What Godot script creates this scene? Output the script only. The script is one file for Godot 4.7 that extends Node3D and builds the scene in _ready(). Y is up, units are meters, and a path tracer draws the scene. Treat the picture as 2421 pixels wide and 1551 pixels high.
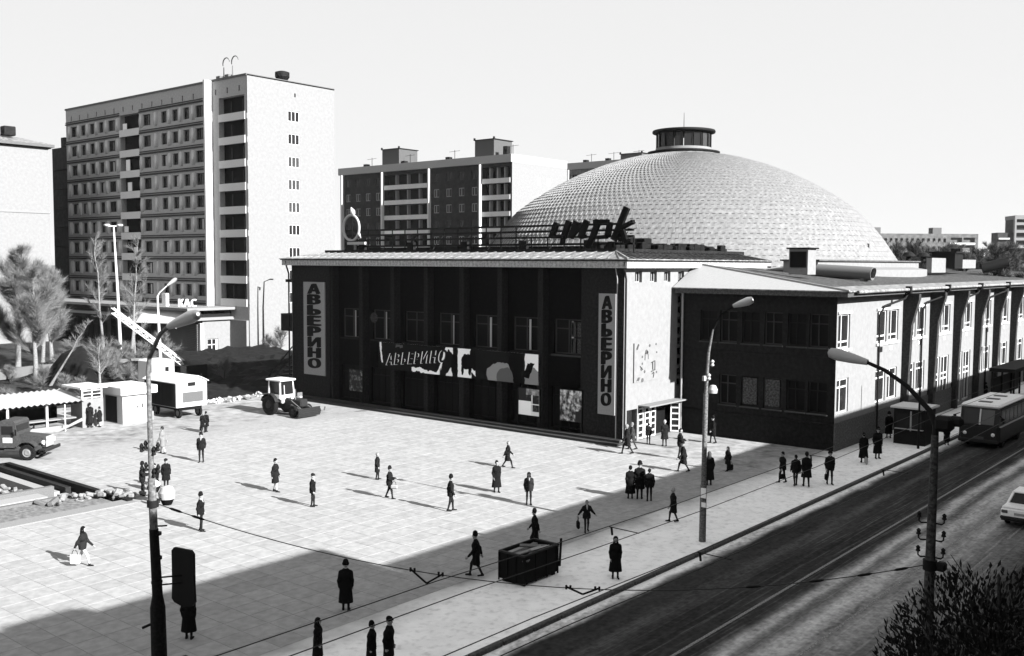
extends Node3D

var M := {}
var T := {}
var cnt := {}
var rng := RandomNumberGenerator.new()


class MB:
	var v := PackedVector3Array()
	var n := PackedVector3Array()
	var u := PackedVector2Array()
	var c := PackedColorArray()
	var col := Color(1, 1, 1)
	var x := Transform3D()
	var starts := PackedInt32Array()

	func vert(p: Vector3, q: Vector3, t := Vector2()) -> void:
		v.push_back(x * p)
		n.push_back((x.basis * q).normalized())
		u.push_back(t)
		c.push_back(col)

	func face(o: Vector3, du: Vector3, dv: Vector3) -> void:  # normal du x dv
		var q := du.cross(dv)
		vert(o, q, Vector2(0, 1)); vert(o + dv, q, Vector2(0, 0)); vert(o + du + dv, q, Vector2(1, 0))
		vert(o, q, Vector2(0, 1)); vert(o + du + dv, q, Vector2(1, 0)); vert(o + du, q, Vector2(1, 1))

	func tri(a: Vector3, b: Vector3, d: Vector3) -> void:  # clockwise seen from the front
		var q := (d - a).cross(b - a)
		vert(a, q); vert(b, q); vert(d, q)

	func quad(a: Vector3, b: Vector3, d: Vector3, e: Vector3) -> void:
		tri(a, b, d); tri(a, d, e)

	func b3(x0: float, y0: float, z0: float, x1: float, y1: float, z1: float) -> void:
		starts.push_back(v.size())
		var a := Vector3(x1 - x0, 0, 0)
		var b := Vector3(0, y1 - y0, 0)
		var d := Vector3(0, 0, z1 - z0)
		face(Vector3(x1, y0, z1), -d, b)
		face(Vector3(x0, y0, z0), d, b)
		face(Vector3(x0, y0, z1), a, b)
		face(Vector3(x1, y0, z0), -a, b)
		face(Vector3(x0, y1, z1), a, -d)
		face(Vector3(x0, y0, z0), a, d)

	func box(p: Vector3, s: Vector3) -> void:
		b3(p.x - s.x / 2, p.y - s.y / 2, p.z - s.z / 2, p.x + s.x / 2, p.y + s.y / 2, p.z + s.z / 2)

	func bbox(p: Vector3, s: Vector3, e: float) -> void:  # chamfered box
		starts.push_back(v.size())
		var h := s / 2
		for ax in 3:
			for sg in [-1.0, 1.0]:
				var i := Vector3(); i[ax] = sg
				var j := Vector3(); j[(ax + 1) % 3] = 1
				var k := Vector3(); k[(ax + 2) % 3] = 1
				var hu: float = h[(ax + 1) % 3] - e
				var hv: float = h[(ax + 2) % 3] - e
				var o: Vector3 = p + i * h[ax]
				if sg > 0: face(o - j * hu - k * hv, j * hu * 2, k * hv * 2)
				else: face(o - k * hv - j * hu, k * hv * 2, j * hu * 2)
				for s2 in [-1.0, 1.0]:  # edge strips between face ax and face ax+1
					var a: Vector3 = p + i * h[ax] + j * s2 * hu
					var b: Vector3 = p + i * (h[ax] - e) + j * s2 * h[(ax + 1) % 3]
					var q: Vector3 = i + j * s2
					var k0 := k * -hv
					var k1 := k * hv
					for w in [a + k0, a + k1, b + k1, a + k0, b + k1, b + k0]: vert(w, q)
		for sx in [-1.0, 1.0]:
			for sy in [-1.0, 1.0]:
				for sz in [-1.0, 1.0]:
					var q := Vector3(sx, sy, sz)
					vert(p + Vector3(sx * h.x, sy * (h.y - e), sz * (h.z - e)), q)
					vert(p + Vector3(sx * (h.x - e), sy * h.y, sz * (h.z - e)), q)
					vert(p + Vector3(sx * (h.x - e), sy * (h.y - e), sz * h.z), q)

	func tube(pts: Array, rad: Array, seg := 8, caps := true) -> void:
		starts.push_back(v.size())
		var rings := []
		var last := Vector3()
		for i in pts.size():
			var d: Vector3 = (pts[mini(i + 1, pts.size() - 1)] - pts[maxi(i - 1, 0)]).normalized()
			var s: Vector3
			if i == 0: s = d.cross(Vector3(0.31, 0.05, 0.95) if absf(d.y) > 0.8 else Vector3.UP).normalized()
			else: s = (last - d * last.dot(d)).normalized()
			last = s
			var w := d.cross(s)
			var ring := []
			for k in seg:
				var a := TAU * k / seg
				ring.append(s * cos(a) + w * sin(a))
			rings.append(ring)
		for i in pts.size() - 1:
			for k in seg:
				var k2 := (k + 1) % seg
				var n0: Vector3 = rings[i][k]
				var n1: Vector3 = rings[i][k2]
				var n2: Vector3 = rings[i + 1][k2]
				var n3: Vector3 = rings[i + 1][k]
				var a: Vector3 = pts[i] + n0 * rad[i]
				var b: Vector3 = pts[i] + n1 * rad[i]
				var d: Vector3 = pts[i + 1] + n2 * rad[i + 1]
				var e: Vector3 = pts[i + 1] + n3 * rad[i + 1]
				vert(a, n0); vert(d, n2); vert(b, n1)
				vert(a, n0); vert(e, n3); vert(d, n2)
		if caps:
			for end in [0, pts.size() - 1]:
				var d: Vector3 = (pts[1] - pts[0]) * -1.0 if end == 0 else pts[end] - pts[end - 1]
				for k in seg:
					vert(pts[end], d)
					if end == 0:
						vert(pts[end] + rings[end][k] * rad[end], d); vert(pts[end] + rings[end][(k + 1) % seg] * rad[end], d)
					else:
						vert(pts[end] + rings[end][(k + 1) % seg] * rad[end], d); vert(pts[end] + rings[end][k] * rad[end], d)

	func bar(a: Vector3, b: Vector3, w: float, h := 0.0) -> void:  # square bar
		starts.push_back(v.size())
		var l := b - a
		var d := l.normalized()
		var s := d.cross(Vector3.UP if absf(d.y) < 0.9 else Vector3.RIGHT).normalized() * w / 2
		var t := s.cross(d).normalized() * (h if h > 0 else w) / 2
		for q in [[s, t, l], [-s, t, l], [t, s, l], [-t, s, l]]:
			var o: Vector3 = a + q[0]
			for p in [o - q[1], o + q[1], o + q[1] + l, o - q[1], o + q[1] + l, o - q[1] + l]: vert(p, q[0])
		for q in [[a, -d], [b, d]]:
			for p in [-s - t, s - t, s + t, -s - t, s + t, -s + t]: vert(q[0] + p, q[1])

	func lathe(prof: Array, seg: int, o := Vector3(), squash := 1.0) -> void:
		starts.push_back(v.size())
		for i in prof.size() - 1:
			var p: Vector2 = prof[i]
			var q: Vector2 = prof[i + 1]
			var t := (q - p)
			var nr := Vector2(t.y, -t.x).normalized()
			for k in seg:
				var a0 := TAU * k / seg
				var a1 := TAU * (k + 1) / seg
				var e0 := Vector3(cos(a0), 0, sin(a0) * squash)
				var e1 := Vector3(cos(a1), 0, sin(a1) * squash)
				var n0 := e0 * nr.x + Vector3.UP * nr.y
				var n1 := e1 * nr.x + Vector3.UP * nr.y
				var a := o + e0 * p.x + Vector3.UP * p.y
				var b := o + e1 * p.x + Vector3.UP * p.y
				var d := o + e1 * q.x + Vector3.UP * q.y
				var e := o + e0 * q.x + Vector3.UP * q.y
				vert(a, n0); vert(b, n1); vert(d, n1)
				vert(a, n0); vert(d, n1); vert(e, n0)

	func prism(poly: PackedVector2Array, z0: float, z1: float) -> void:
		starts.push_back(v.size())
		var p := poly.duplicate()
		if Geometry2D.is_polygon_clockwise(p): p.reverse()
		var t := Geometry2D.triangulate_polygon(p)
		for i in range(0, t.size(), 3):
			var a := p[t[i]]
			var b := p[t[i + 1]]
			var d := p[t[i + 2]]
			for w in [a, b, d]: vert(Vector3(w.x, w.y, z1), Vector3.BACK)
			for w in [a, d, b]: vert(Vector3(w.x, w.y, z0), Vector3.FORWARD)
		for i in p.size():
			var a := p[i]
			var b := p[(i + 1) % p.size()]
			face(Vector3(a.x, a.y, z0), Vector3(b.x - a.x, b.y - a.y, 0), Vector3(0, 0, z1 - z0))

	func wall(o: Vector3, du: Vector3, w: float, h: float, holes: Array) -> void:  # normal du x up; holes: [x, y, w, h, depth]
		var dv := Vector3.UP
		var nn := du.cross(dv)
		var xs := [0.0, w]
		var ys := [0.0, h]
		for q in holes:
			for a in [q[0], q[0] + q[2]]:
				if a > 0.001 and a < w - 0.001: xs.append(snappedf(a, 0.001))
			for a in [q[1], q[1] + q[3]]:
				if a > 0.001 and a < h - 0.001: ys.append(snappedf(a, 0.001))
		xs.sort(); ys.sort()
		for j in ys.size() - 1:
			if ys[j + 1] - ys[j] < 0.002: continue
			var run := -1.0
			for i in xs.size() - 1:
				if xs[i + 1] - xs[i] < 0.002: continue
				var mx: float = (xs[i] + xs[i + 1]) / 2
				var my: float = (ys[j] + ys[j + 1]) / 2
				var inside := false
				for q in holes:
					if mx > q[0] and mx < q[0] + q[2] and my > q[1] and my < q[1] + q[3]:
						inside = true
						break
				if not inside and run < 0: run = xs[i]
				if inside and run >= 0:
					face(o + du * run + dv * ys[j], du * (xs[i] - run), dv * (ys[j + 1] - ys[j]))
					run = -1.0
			if run >= 0: face(o + du * run + dv * ys[j], du * (w - run), dv * (ys[j + 1] - ys[j]))
		for q in holes:
			var a: Vector3 = o + du * q[0] + dv * q[1]
			var U: Vector3 = du * q[2]
			var V: Vector3 = dv * q[3]
			var D: Vector3 = -nn * q[4]
			face(a + D, U, -D); face(a + V, U, D); face(a, V, D); face(a + U + D, V, -D)

	func mesh() -> ArrayMesh:
		var m := ArrayMesh.new()
		if v.is_empty(): return m
		for i in range(0, v.size(), 3):  # front faces run clockwise
			if (v[i + 2] - v[i]).cross(v[i + 1] - v[i]).dot(n[i] + n[i + 1] + n[i + 2]) < 0:
				var a0 := v[i + 1]; v[i + 1] = v[i + 2]; v[i + 2] = a0
				var b0 := n[i + 1]; n[i + 1] = n[i + 2]; n[i + 2] = b0
				var c0 := u[i + 1]; u[i + 1] = u[i + 2]; u[i + 2] = c0
				var d0 := c[i + 1]; c[i + 1] = c[i + 2]; c[i + 2] = d0
		var a := []
		a.resize(Mesh.ARRAY_MAX)
		a[Mesh.ARRAY_VERTEX] = v
		a[Mesh.ARRAY_NORMAL] = n
		a[Mesh.ARRAY_TEX_UV] = u
		a[Mesh.ARRAY_COLOR] = c
		m.add_surface_from_arrays(Mesh.PRIMITIVE_TRIANGLES, a)
		return m


func nm(parent: Node, called: String) -> String:
	var key := str(parent.get_instance_id()) + called
	var k: int = cnt.get(key, 0)
	cnt[key] = k + 1
	return called if k == 0 else "%s_%03d" % [called, k]

func tag(o: Node, label: String, cat: String, group := "", kind := ""):
	if label: o.set_meta("label", label)
	if cat: o.set_meta("category", cat)
	if group: o.set_meta("group", group)
	if kind: o.set_meta("kind", kind)
	return o

func thing(called: String, label: String, cat: String, pos := Vector3.ZERO, deg := 0.0, group := "") -> Node3D:
	var o := Node3D.new()
	o.name = nm(self, called)
	add_child(o, true)
	o.position = pos
	o.rotation.y = deg_to_rad(deg)
	tag(o, label, cat, group)
	return o

func put(called: String, mesh: Mesh, m: Material, parent: Node, xf := Transform3D()) -> MeshInstance3D:
	var o := MeshInstance3D.new()
	o.name = nm(parent, called)
	o.mesh = mesh
	o.material_override = m
	parent.add_child(o, true)
	o.transform = xf
	return o

func part(called: String, mb: MB, m: Material, parent: Node) -> MeshInstance3D:  # built in the parent's own space
	return put(called, mb.mesh(), m, parent)

func wpart(called: String, mb: MB, m: Material, parent: Node3D) -> MeshInstance3D:  # built in world space
	return put(called, mb.mesh(), m, parent, parent.global_transform.affine_inverse())

func pieces(called: String, mb: MB, m: Material, parent: Node3D, world := true) -> void:  # every solid of the builder as a part of its own
	for i in mb.starts.size():
		var a := mb.starts[i]
		var b := mb.starts[i + 1] if i + 1 < mb.starts.size() else mb.v.size()
		var q := MB.new()
		q.v = mb.v.slice(a, b); q.n = mb.n.slice(a, b); q.u = mb.u.slice(a, b); q.c = mb.c.slice(a, b)
		put(called, q.mesh(), m, parent, parent.global_transform.affine_inverse() if world else Transform3D())

func inst(called: String, mesh: Mesh, m: Material, parent: Node3D, xf: Transform3D) -> MeshInstance3D:  # shared mesh at a world place
	return put(called, mesh, m, parent, parent.global_transform.affine_inverse() * xf)

func structure(called: String, mb: MB, m: Material) -> MeshInstance3D:
	var o := part(called, mb, m, self)
	o.set_meta("kind", "structure")
	return o

func copy(o: Node3D, called: String, label: String, pos: Vector3, deg := 0.0, scale := 1.0) -> Node3D:
	var r: Node3D = o.duplicate()
	r.name = nm(self, called)
	add_child(r, true)
	r.position = pos
	r.rotation.y = deg_to_rad(deg)
	if scale != 1.0: r.scale = Vector3.ONE * scale
	if label: r.set_meta("label", label)
	return r

func ry(deg: float, p: Vector3) -> Transform3D:
	return Transform3D(Basis(Vector3.UP, deg_to_rad(deg)), p)

# ---- textures and materials
func noise_tex(freq: float, lo: int, hi: int, octaves: int, sd: int, size := 256, kind := 0) -> ImageTexture:
	var f := FastNoiseLite.new()
	f.seed = sd
	f.noise_type = FastNoiseLite.TYPE_SIMPLEX_SMOOTH if kind == 0 else FastNoiseLite.TYPE_CELLULAR
	f.frequency = freq
	f.fractal_octaves = octaves
	f.fractal_gain = 0.6
	var im := f.get_seamless_image(size, size)
	im.convert(Image.FORMAT_L8)
	var d := im.get_data()
	for i in d.size():
		d[i] = int(lerpf(lo, hi, d[i] / 255.0))
	im = Image.create_from_data(size, size, false, Image.FORMAT_L8, d)
	im.convert(Image.FORMAT_RGB8)
	return ImageTexture.create_from_image(im)

func mat(key: String, lin: float, rough := 0.85, tex := "", scale := 0.3, spec := 0.25, metal := 0.0) -> StandardMaterial3D:
	if M.has(key): return M[key]
	var m := StandardMaterial3D.new()
	m.resource_name = key
	m.albedo_color = Color(lin, lin, lin).linear_to_srgb()
	m.roughness = rough
	m.metallic_specular = spec
	m.metallic = metal
	if tex:
		m.albedo_texture = T[tex]
		m.uv1_triplanar = true
		m.uv1_world_triplanar = true
		m.uv1_scale = Vector3.ONE * scale
	M[key] = m
	return m

func detail(m: StandardMaterial3D, tex: String, scale: float) -> StandardMaterial3D:
	m.detail_enabled = true
	m.detail_blend_mode = BaseMaterial3D.BLEND_MODE_MUL
	m.detail_albedo = T[tex]
	m.detail_uv_layer = BaseMaterial3D.DETAIL_UV_2
	m.uv2_triplanar = true
	m.uv2_world_triplanar = true
	m.uv2_scale = Vector3.ONE * scale
	return m

func vcol(key: String, rough := 0.9) -> StandardMaterial3D:
	var m := mat(key, 1.0, rough, "", 1, 0.2)
	m.vertex_color_use_as_albedo = true
	return m

func make_materials() -> void:
	T.grain = noise_tex(0.12, 175, 255, 4, 3)
	T.speck = noise_tex(0.16, 222, 255, 4, 31)
	T.dust = noise_tex(0.2, 215, 255, 4, 41)
	T.mottle = noise_tex(0.045, 216, 255, 5, 43)
	T.fine = noise_tex(0.3, 120, 255, 3, 5)
	T.blotch = noise_tex(0.04, 150, 255, 6, 7)
	T.soft = noise_tex(0.05, 232, 255, 5, 11)
	T.streak = noise_tex(0.05, 90, 255, 4, 13)
	detail(mat("plaster", 0.23, 0.9, "soft", 0.15), "speck", 0.9)
	detail(mat("plaster_grey", 0.16, 0.9, "soft", 0.12), "grain", 0.8)
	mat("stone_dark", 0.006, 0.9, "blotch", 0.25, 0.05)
	mat("stone_pier", 0.024, 0.9, "blotch", 0.4, 0.08)
	mat("concrete", 0.16, 0.9, "grain", 0.6)
	mat("concrete_light", 0.27, 0.9, "grain", 0.6)
	mat("dark_paint", 0.015, 0.7, "fine", 0.7)
	mat("black", 0.012, 0.7, "fine", 1.0, 0.15)
	mat("iron", 0.035, 0.6, "fine", 1.2)
	mat("white_paint", 0.55, 0.6, "soft", 0.8)
	mat("frame", 0.3, 0.7, "soft", 0.8)
	mat("frame_dim", 0.035, 0.7, "soft", 0.8)
	mat("glass", 0.012, 0.12, "", 1, 0.35)
	mat("glass_dull", 0.006, 0.5, "", 1, 0.08)
	mat("curtain", 0.4, 0.9, "soft", 0.9)
	mat("curtain_dim", 0.09, 0.9, "streak", 0.6)
	mat("roof_metal", 0.4, 0.5, "streak", 0.12, 0.35)
	mat("roof_dark", 0.02, 0.9, "blotch", 0.2)
	mat("roof_felt", 0.12, 0.95, "blotch", 0.18)
	detail(mat("dome_tile", 0.31, 0.55, "blotch", 0.22, 0.3), "speck", 0.5)
	mat("soil", 0.011, 1.0, "blotch", 0.15)
	detail(mat("earth", 0.2, 1.0, "blotch", 0.05), "grain", 0.4)
	mat("snow", 0.75, 0.9, "soft", 1.0)
	mat("rubble", 0.36, 0.9, "grain", 0.9)
	mat("tyre", 0.015, 0.9, "fine", 2.0)
	mat("rim", 0.2, 0.6, "grain", 1.0)
	mat("lamp_white", 0.32, 0.4, "", 1, 0.4)
	mat("pole", 0.26, 0.7, "streak", 0.7)
	mat("pole_dark", 0.018, 0.7, "fine", 1.0)
	mat("wire", 0.03, 0.6)
	mat("bark", 0.42, 0.95, "streak", 0.9)
	mat("bark_dark", 0.08, 0.95, "streak", 0.9)
	mat("twig", 0.13, 1.0)
	mat("twig_dark", 0.05, 1.0)
	mat("needles", 0.012, 1.0)
	mat("banner_grey", 0.42, 0.9, "fine", 0.6)
	mat("print_white", 0.8, 0.9, "soft", 0.6)
	mat("print_grey", 0.3, 0.9, "grain", 0.6)
	mat("line_paint", 0.42, 0.8, "streak", 0.9)
	vcol("cloth", 0.95)


func _ready() -> void:
	rng.seed = 4711
	# ---- camera, sky, sun, exposure
	var cam := Camera3D.new()
	cam.name = "camera"
	cam.fov = 36.892
	cam.near = 0.1
	cam.far = 4000.0
	add_child(cam)
	var f := Vector3(sin(deg_to_rad(50.3)), 0, -cos(deg_to_rad(50.3)))
	var rt := f.cross(Vector3.UP)
	var pit := deg_to_rad(3.777)
	var fw := f * cos(pit) - Vector3.UP * sin(pit)
	var up := rt.cross(fw)
	var ro := deg_to_rad(0.3)
	cam.transform = Transform3D(Basis(rt * cos(ro) + up * sin(ro), up * cos(ro) - rt * sin(ro), -fw), Vector3(0, 11.7, 0))
	var env := Environment.new()
	env.background_mode = Environment.BG_SKY
	var sm := ProceduralSkyMaterial.new()
	sm.sky_top_color = Color(0.48, 0.48, 0.48)
	sm.sky_horizon_color = Color(0.565, 0.565, 0.565)
	sm.sky_curve = 0.5
	sm.ground_horizon_color = Color(0.5, 0.5, 0.5)
	sm.ground_bottom_color = Color(0.4, 0.4, 0.4)
	sm.sun_angle_max = 1.0
	env.sky = Sky.new()
	env.sky.sky_material = sm
	env.tonemap_mode = Environment.TONE_MAPPER_LINEAR
	env.tonemap_exposure = 3.4
	env.fog_enabled = true
	env.fog_density = 0.00005
	env.fog_light_color = Color(0.97, 0.97, 0.97)
	env.sdfgi_enabled = true
	env.ssao_enabled = true
	env.ssil_enabled = true
	var we := WorldEnvironment.new()
	we.name = "world_environment"
	we.environment = env
	add_child(we)
	var sun := DirectionalLight3D.new()
	sun.name = "sun"
	sun.light_energy = 1.6
	sun.light_color = Color(1.0, 1.0, 1.0)
	sun.light_angular_distance = 0.5
	sun.shadow_enabled = true
	sun.rotation_degrees = Vector3(-27.0, 0.6, 0)
	add_child(sun)

	make_materials()
	ground()
	circus()
	hostel()
	far_blocks()
	opposite_block()
	trees()
	vehicles()
	square_things()
	street_furniture()
	people()


func gtex(w: int, h: int, f: Callable) -> ImageTexture:
	var d := PackedByteArray()
	d.resize(w * h)
	for j in h:
		for i in w:
			d[j * w + i] = int(clampf(f.call(i, j), 0.0, 1.0) * 255.0)
	var im := Image.create_from_data(w, h, false, Image.FORMAT_L8, d)
	im.convert(Image.FORMAT_RGB8)
	return ImageTexture.create_from_image(im)

func srgb(x: float) -> float:
	return 1.055 * pow(maxf(x, 0.0), 0.41667) - 0.055 if x > 0.0031 else x * 12.9

func ground_mat(key: String, t: Texture2D) -> StandardMaterial3D:
	var m := StandardMaterial3D.new()
	m.resource_name = key
	m.albedo_texture = t
	m.roughness = 0.95
	m.metallic_specular = 0.15
	detail(m, "dust", 0.8)
	M[key] = m
	return m

func sheet(mb: MB, x0: float, z0: float, x1: float, z1: float, y: float, r: Rect2) -> void:  # x0 < x1, z0 < z1; texture spans r
	for p in [[x0, z1], [x0, z0], [x1, z0], [x0, z1], [x1, z0], [x1, z1]]:
		mb.vert(Vector3(p[0], y, p[1]), Vector3.UP, Vector2((p[0] - r.position.x) / r.size.x, (p[1] - r.position.y) / r.size.y))

func ground() -> void:
	var na := FastNoiseLite.new(); na.seed = 21; na.frequency = 0.16; na.fractal_octaves = 5; na.fractal_gain = 0.6
	var nb := FastNoiseLite.new(); nb.seed = 22; nb.frequency = 0.9; nb.fractal_octaves = 4; nb.fractal_gain = 0.65
	var nc := FastNoiseLite.new(); nc.seed = 23; nc.frequency = 0.035; nc.fractal_octaves = 3
	var nd := FastNoiseLite.new(); nd.seed = 27; nd.frequency = 2.2; nd.fractal_octaves = 3; nd.fractal_gain = 0.7
	# the square: dusty asphalt, sanded lighter towards the kerb
	var pr := Rect2(-12, -79, 110, 60)
	var tp := gtex(1400, 764, func(i, j):
		var x: float = pr.position.x + pr.size.x * (i + 0.5) / 1400
		var z: float = pr.position.y + pr.size.y * (j + 0.5) / 764
		var a := na.get_noise_2d(x, z)
		var b := nb.get_noise_2d(x, z)
		var lin := 0.295 + 0.012 * a + 0.06 * nd.get_noise_2d(x, z)
		var spot := nc.get_noise_2d(x * 9.0, z * 9.0)
		if spot > 0.42: lin *= 1.0 - 2.2 * (spot - 0.42)
		var worn := na.get_noise_2d(x * 2.2 + 300.0, z * 2.2)
		if z > -36.0: lin *= 1.0 - 0.08 * smoothstep(-36.0, -31.0, z) + 0.75 * nd.get_noise_2d(x * 0.45, z * 0.45) * smoothstep(-34.0, -31.0, z) * 0.5 + 0.45 * worn * smoothstep(-36.0, -31.0, z)
		var edge := smoothstep(-25.0 + a, -22.0 + a, z)
		lin = lerpf(lin, 0.95 + 0.14 * b + 0.08 * a - 0.5 * maxf(nd.get_noise_2d(x, z) - 0.1, 0.0), edge)
		if z < -58.0:  # the dirt yard by the stalls
			lin = lerpf(lin, 0.27 + 0.16 * b + 0.12 * a, smoothstep(-58.0, -64.0, z + 4.0 * a))
		if x > 52.0 and z > -34.0: lin += 0.02
		return srgb(clampf(lin, 0.08, 1.0)))
	var mp := ground_mat("square_asphalt", tp)
	var mb := MB.new()
	for q in [[-12, -44.9, 98, -19.35], [24.62, -79, 98, -44.9], [-12, -79, 7.0, -44.9], [7.0, -79, 24.62, -58.6]]:
		sheet(mb, q[0], q[1], q[2], q[3], 0.0, pr)
	structure("square", mb, mp)
	# concrete slabs laid over the square: the nearest as pieces, the rest together
	var sq: Node3D = get_node("square")
	var sl := MB.new()
	sl.bbox(Vector3(0, -0.02, 0), Vector3(0.982, 0.06, 0.982), 0.004)
	var slab := sl.mesh()
	var tone := []
	for k in 4: tone.append(detail(mat("slab_%d" % k, [0.35, 0.37, 0.385, 0.4][k], 0.95, "mottle", 0.16, 0.15), "dust", 0.8))
	var spots := []
	for ix in range(-12, 52):
		for iz in range(-57, -24):
			var c := Vector3(ix + 0.5, 0.0, iz + 0.5)
			if c.z < -43.6 and c.x < 25.2: continue
			var shown := absf(rad_to_deg(atan2(c.x, -c.z)) - 50.3) < 28.5 and Vector2(c.x, c.z).length() > 21.0
			spots.append([c.length() + (0.0 if shown else 1000.0), c])
	spots.sort_custom(func(a, b): return a[0] < b[0])
	var rest := [[], [], [], []]
	for k in spots.size():
		var xf := Transform3D(Basis.from_euler(Vector3(rng.randf_range(-0.0015, 0.0015), rng.randf_range(-0.004, 0.004), rng.randf_range(-0.0015, 0.0015))), spots[k][1] + Vector3(0, rng.randf_range(-0.002, 0.001), 0))
		var t := clampi(int(1.5 + 2.2 * na.get_noise_2d(spots[k][1].x * 3.0, spots[k][1].z * 3.0) + rng.randf_range(-0.8, 1.3)), 0, 3)
		if k < 300: put("paving_slab", slab, tone[t], sq, xf)
		else: rest[t].append(xf)
	for t in 4:
		var mm := MultiMesh.new()
		mm.transform_format = MultiMesh.TRANSFORM_3D
		mm.mesh = slab
		mm.instance_count = rest[t].size()
		for k in rest[t].size(): mm.set_instance_transform(k, rest[t][k])
		var mi := MultiMeshInstance3D.new()
		mi.name = nm(sq, "paving_slabs")
		mi.multimesh = mm
		mi.material_override = tone[t]
		sq.add_child(mi, true)
		mi.set_meta("kind", "stuff")
	# pavement further along the street, both ways
	mb = MB.new()
	sheet(mb, -200, -30, -12, -19.35, 0.0, Rect2(-200, -30, 110, 60))
	sheet(mb, 98, -30, 500, -19.35, 0.0, Rect2(98, -79, 110, 60))
	sheet(mb, -200, -6.4, 500, 1.2, 0.0, Rect2(0, -20, 110, 60))
	structure("pavement", mb, mp)
	# kerbs, one stone at a time where they show
	var km := detail(mat("kerb_stone", 0.16, 0.9, "blotch", 0.5), "grain", 1.1)
	var row := Node3D.new()
	row.name = "kerb"
	add_child(row)
	row.set_meta("kind", "structure")
	var ks := MB.new()
	ks.bbox(Vector3.ZERO, Vector3(1.46, 0.3, 0.2), 0.025)
	var km1 := ks.mesh()
	for i in 66:
		put("kerb_stone", km1, km, row, Transform3D(Basis(Vector3.UP, rng.randf_range(-0.006, 0.006)), Vector3(13.0 + i * 1.5, -0.138 + rng.randf_range(-0.008, 0.006), -19.25)))
	mb = MB.new()
	mb.b3(-200, -0.3, -19.35, 12.2, 0.012, -19.15); mb.b3(112, -0.3, -19.35, 500, 0.012, -19.15); mb.b3(-200, -0.3, -6.4, 500, 0.012, -6.2)
	part("kerb_edge", mb, km, row)
	# the carriageway: dark wheel lanes between dusty strips
	var rr := Rect2(0, -19.35, 64, 12.95)
	var tr := gtex(1024, 420, func(i, j):
		var x: float = 64.0 * (i + 0.5) / 1024
		var z: float = -19.35 + 12.95 * (j + 0.5) / 420
		var k := absf(fposmod(x, 64.0) - 32.0)
		var a := na.get_noise_2d(k * 0.5, z * 6.0)
		var b := nb.get_noise_2d(k * 1.0, z * 2.0)
		var w := z + 0.25 * na.get_noise_2d(k * 1.2 + 90.0, z * 2.0)
		var lin := 0.034
		lin = lerpf(lin, 0.9, smoothstep(-18.35, -19.1, w))
		lin += 0.42 * exp(-pow((w + 12.55) / 0.55, 2.0)) + 0.36 * exp(-pow((w + 13.75) / 0.3, 2.0)) + 0.22 * exp(-pow((w + 11.4) / 0.5, 2.0))
		lin += 0.1 * smoothstep(-11.8, -11.0, w) * (1.0 - smoothstep(-9.6, -8.6, w))
		lin += 0.03 * exp(-pow((w + 17.0) / 0.4, 2.0))
		var fine := nd.get_noise_2d(k * 0.04, z * 3.2)
		lin += 0.16 * maxf(fine - 0.12, 0.0) * smoothstep(-18.0, -15.0, z)
		lin *= 1.0 + 0.6 * a + 0.35 * b + 0.5 * nd.get_noise_2d(k * 1.5, z * 1.5)
		return srgb(clampf(lin, 0.018, 0.95)))
	mb = MB.new()
	for i in range(-4, 9):
		sheet(mb, i * 64.0, -19.35, i * 64.0 + 64.0, -6.3, -0.13, Rect2(i * 64.0, -19.35, 64, 12.95))
	structure("road", mb, ground_mat("road_asphalt", tr))
	for q in [[-14.77, -200, 400], [-11.83, -200, 400]]:
		mb = MB.new()
		sheet(mb, q[1], q[0] - 0.055, q[2], q[0] + 0.055, -0.126, Rect2(0, 0, 1, 1))
		structure("lane_line", mb, M.line_paint)
	mb = MB.new()
	for q in [[-100, 28.9], [32.0, 36.8], [37.6, 43.5], [46, 140]]: sheet(mb, q[0], -10.26, q[1], -10.17, -0.126, Rect2(0, 0, 1, 1))
	structure("lane_line", mb, M.line_paint)
	# far ground, left open under the flower bed pit
	mb = MB.new()
	for q in [[-1500, -44.9, 1800, -19.4], [24.62, -2500, 1800, -44.9], [-1500, -2500, 7.0, -44.9], [7.0, -2500, 24.62, -58.6], [-1500, -6.35, 1800, 1500]]:
		sheet(mb, q[0], q[1], q[2], q[3], -0.05, Rect2(0, 0, 40, 40))
	mb.face(Vector3(-1500, -0.3, -6.3), Vector3(3300, 0, 0), Vector3(0, 0, -13.1))
	structure("ground", mb, M.earth)
	# dark bank of dug soil beside the hall, and the rough park ground
	mb = MB.new()
	var nx := 44
	var nz := 44
	var hgt := func(i: int, j: int) -> Vector3:
		var x := 41.5 + i * 0.85
		var z := -106.5 + j * 0.78
		var e := minf(minf(i, nx - i), minf(j, nz - j)) / 5.0
		var y := 0.35 * clampf(e, 0, 1) * (1.0 + 1.4 * nb.get_noise_2d(x * 0.5, z * 0.5) + na.get_noise_2d(x * 2, z * 2))
		y += clampf((-86.0 - z) * 0.05, 0.0, 0.9) * clampf(e, 0, 1)
		return Vector3(x, maxf(y, 0.03) if e > 0 else -0.1, z)
	for i in nx:
		for j in nz:
			if 41.5 + i * 0.85 < 44.5 and j > 30: continue
			mb.quad(hgt.call(i, j + 1), hgt.call(i, j), hgt.call(i + 1, j), hgt.call(i + 1, j + 1))
	structure("soil_bank", mb, M.soil)
	mb = MB.new()
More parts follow.
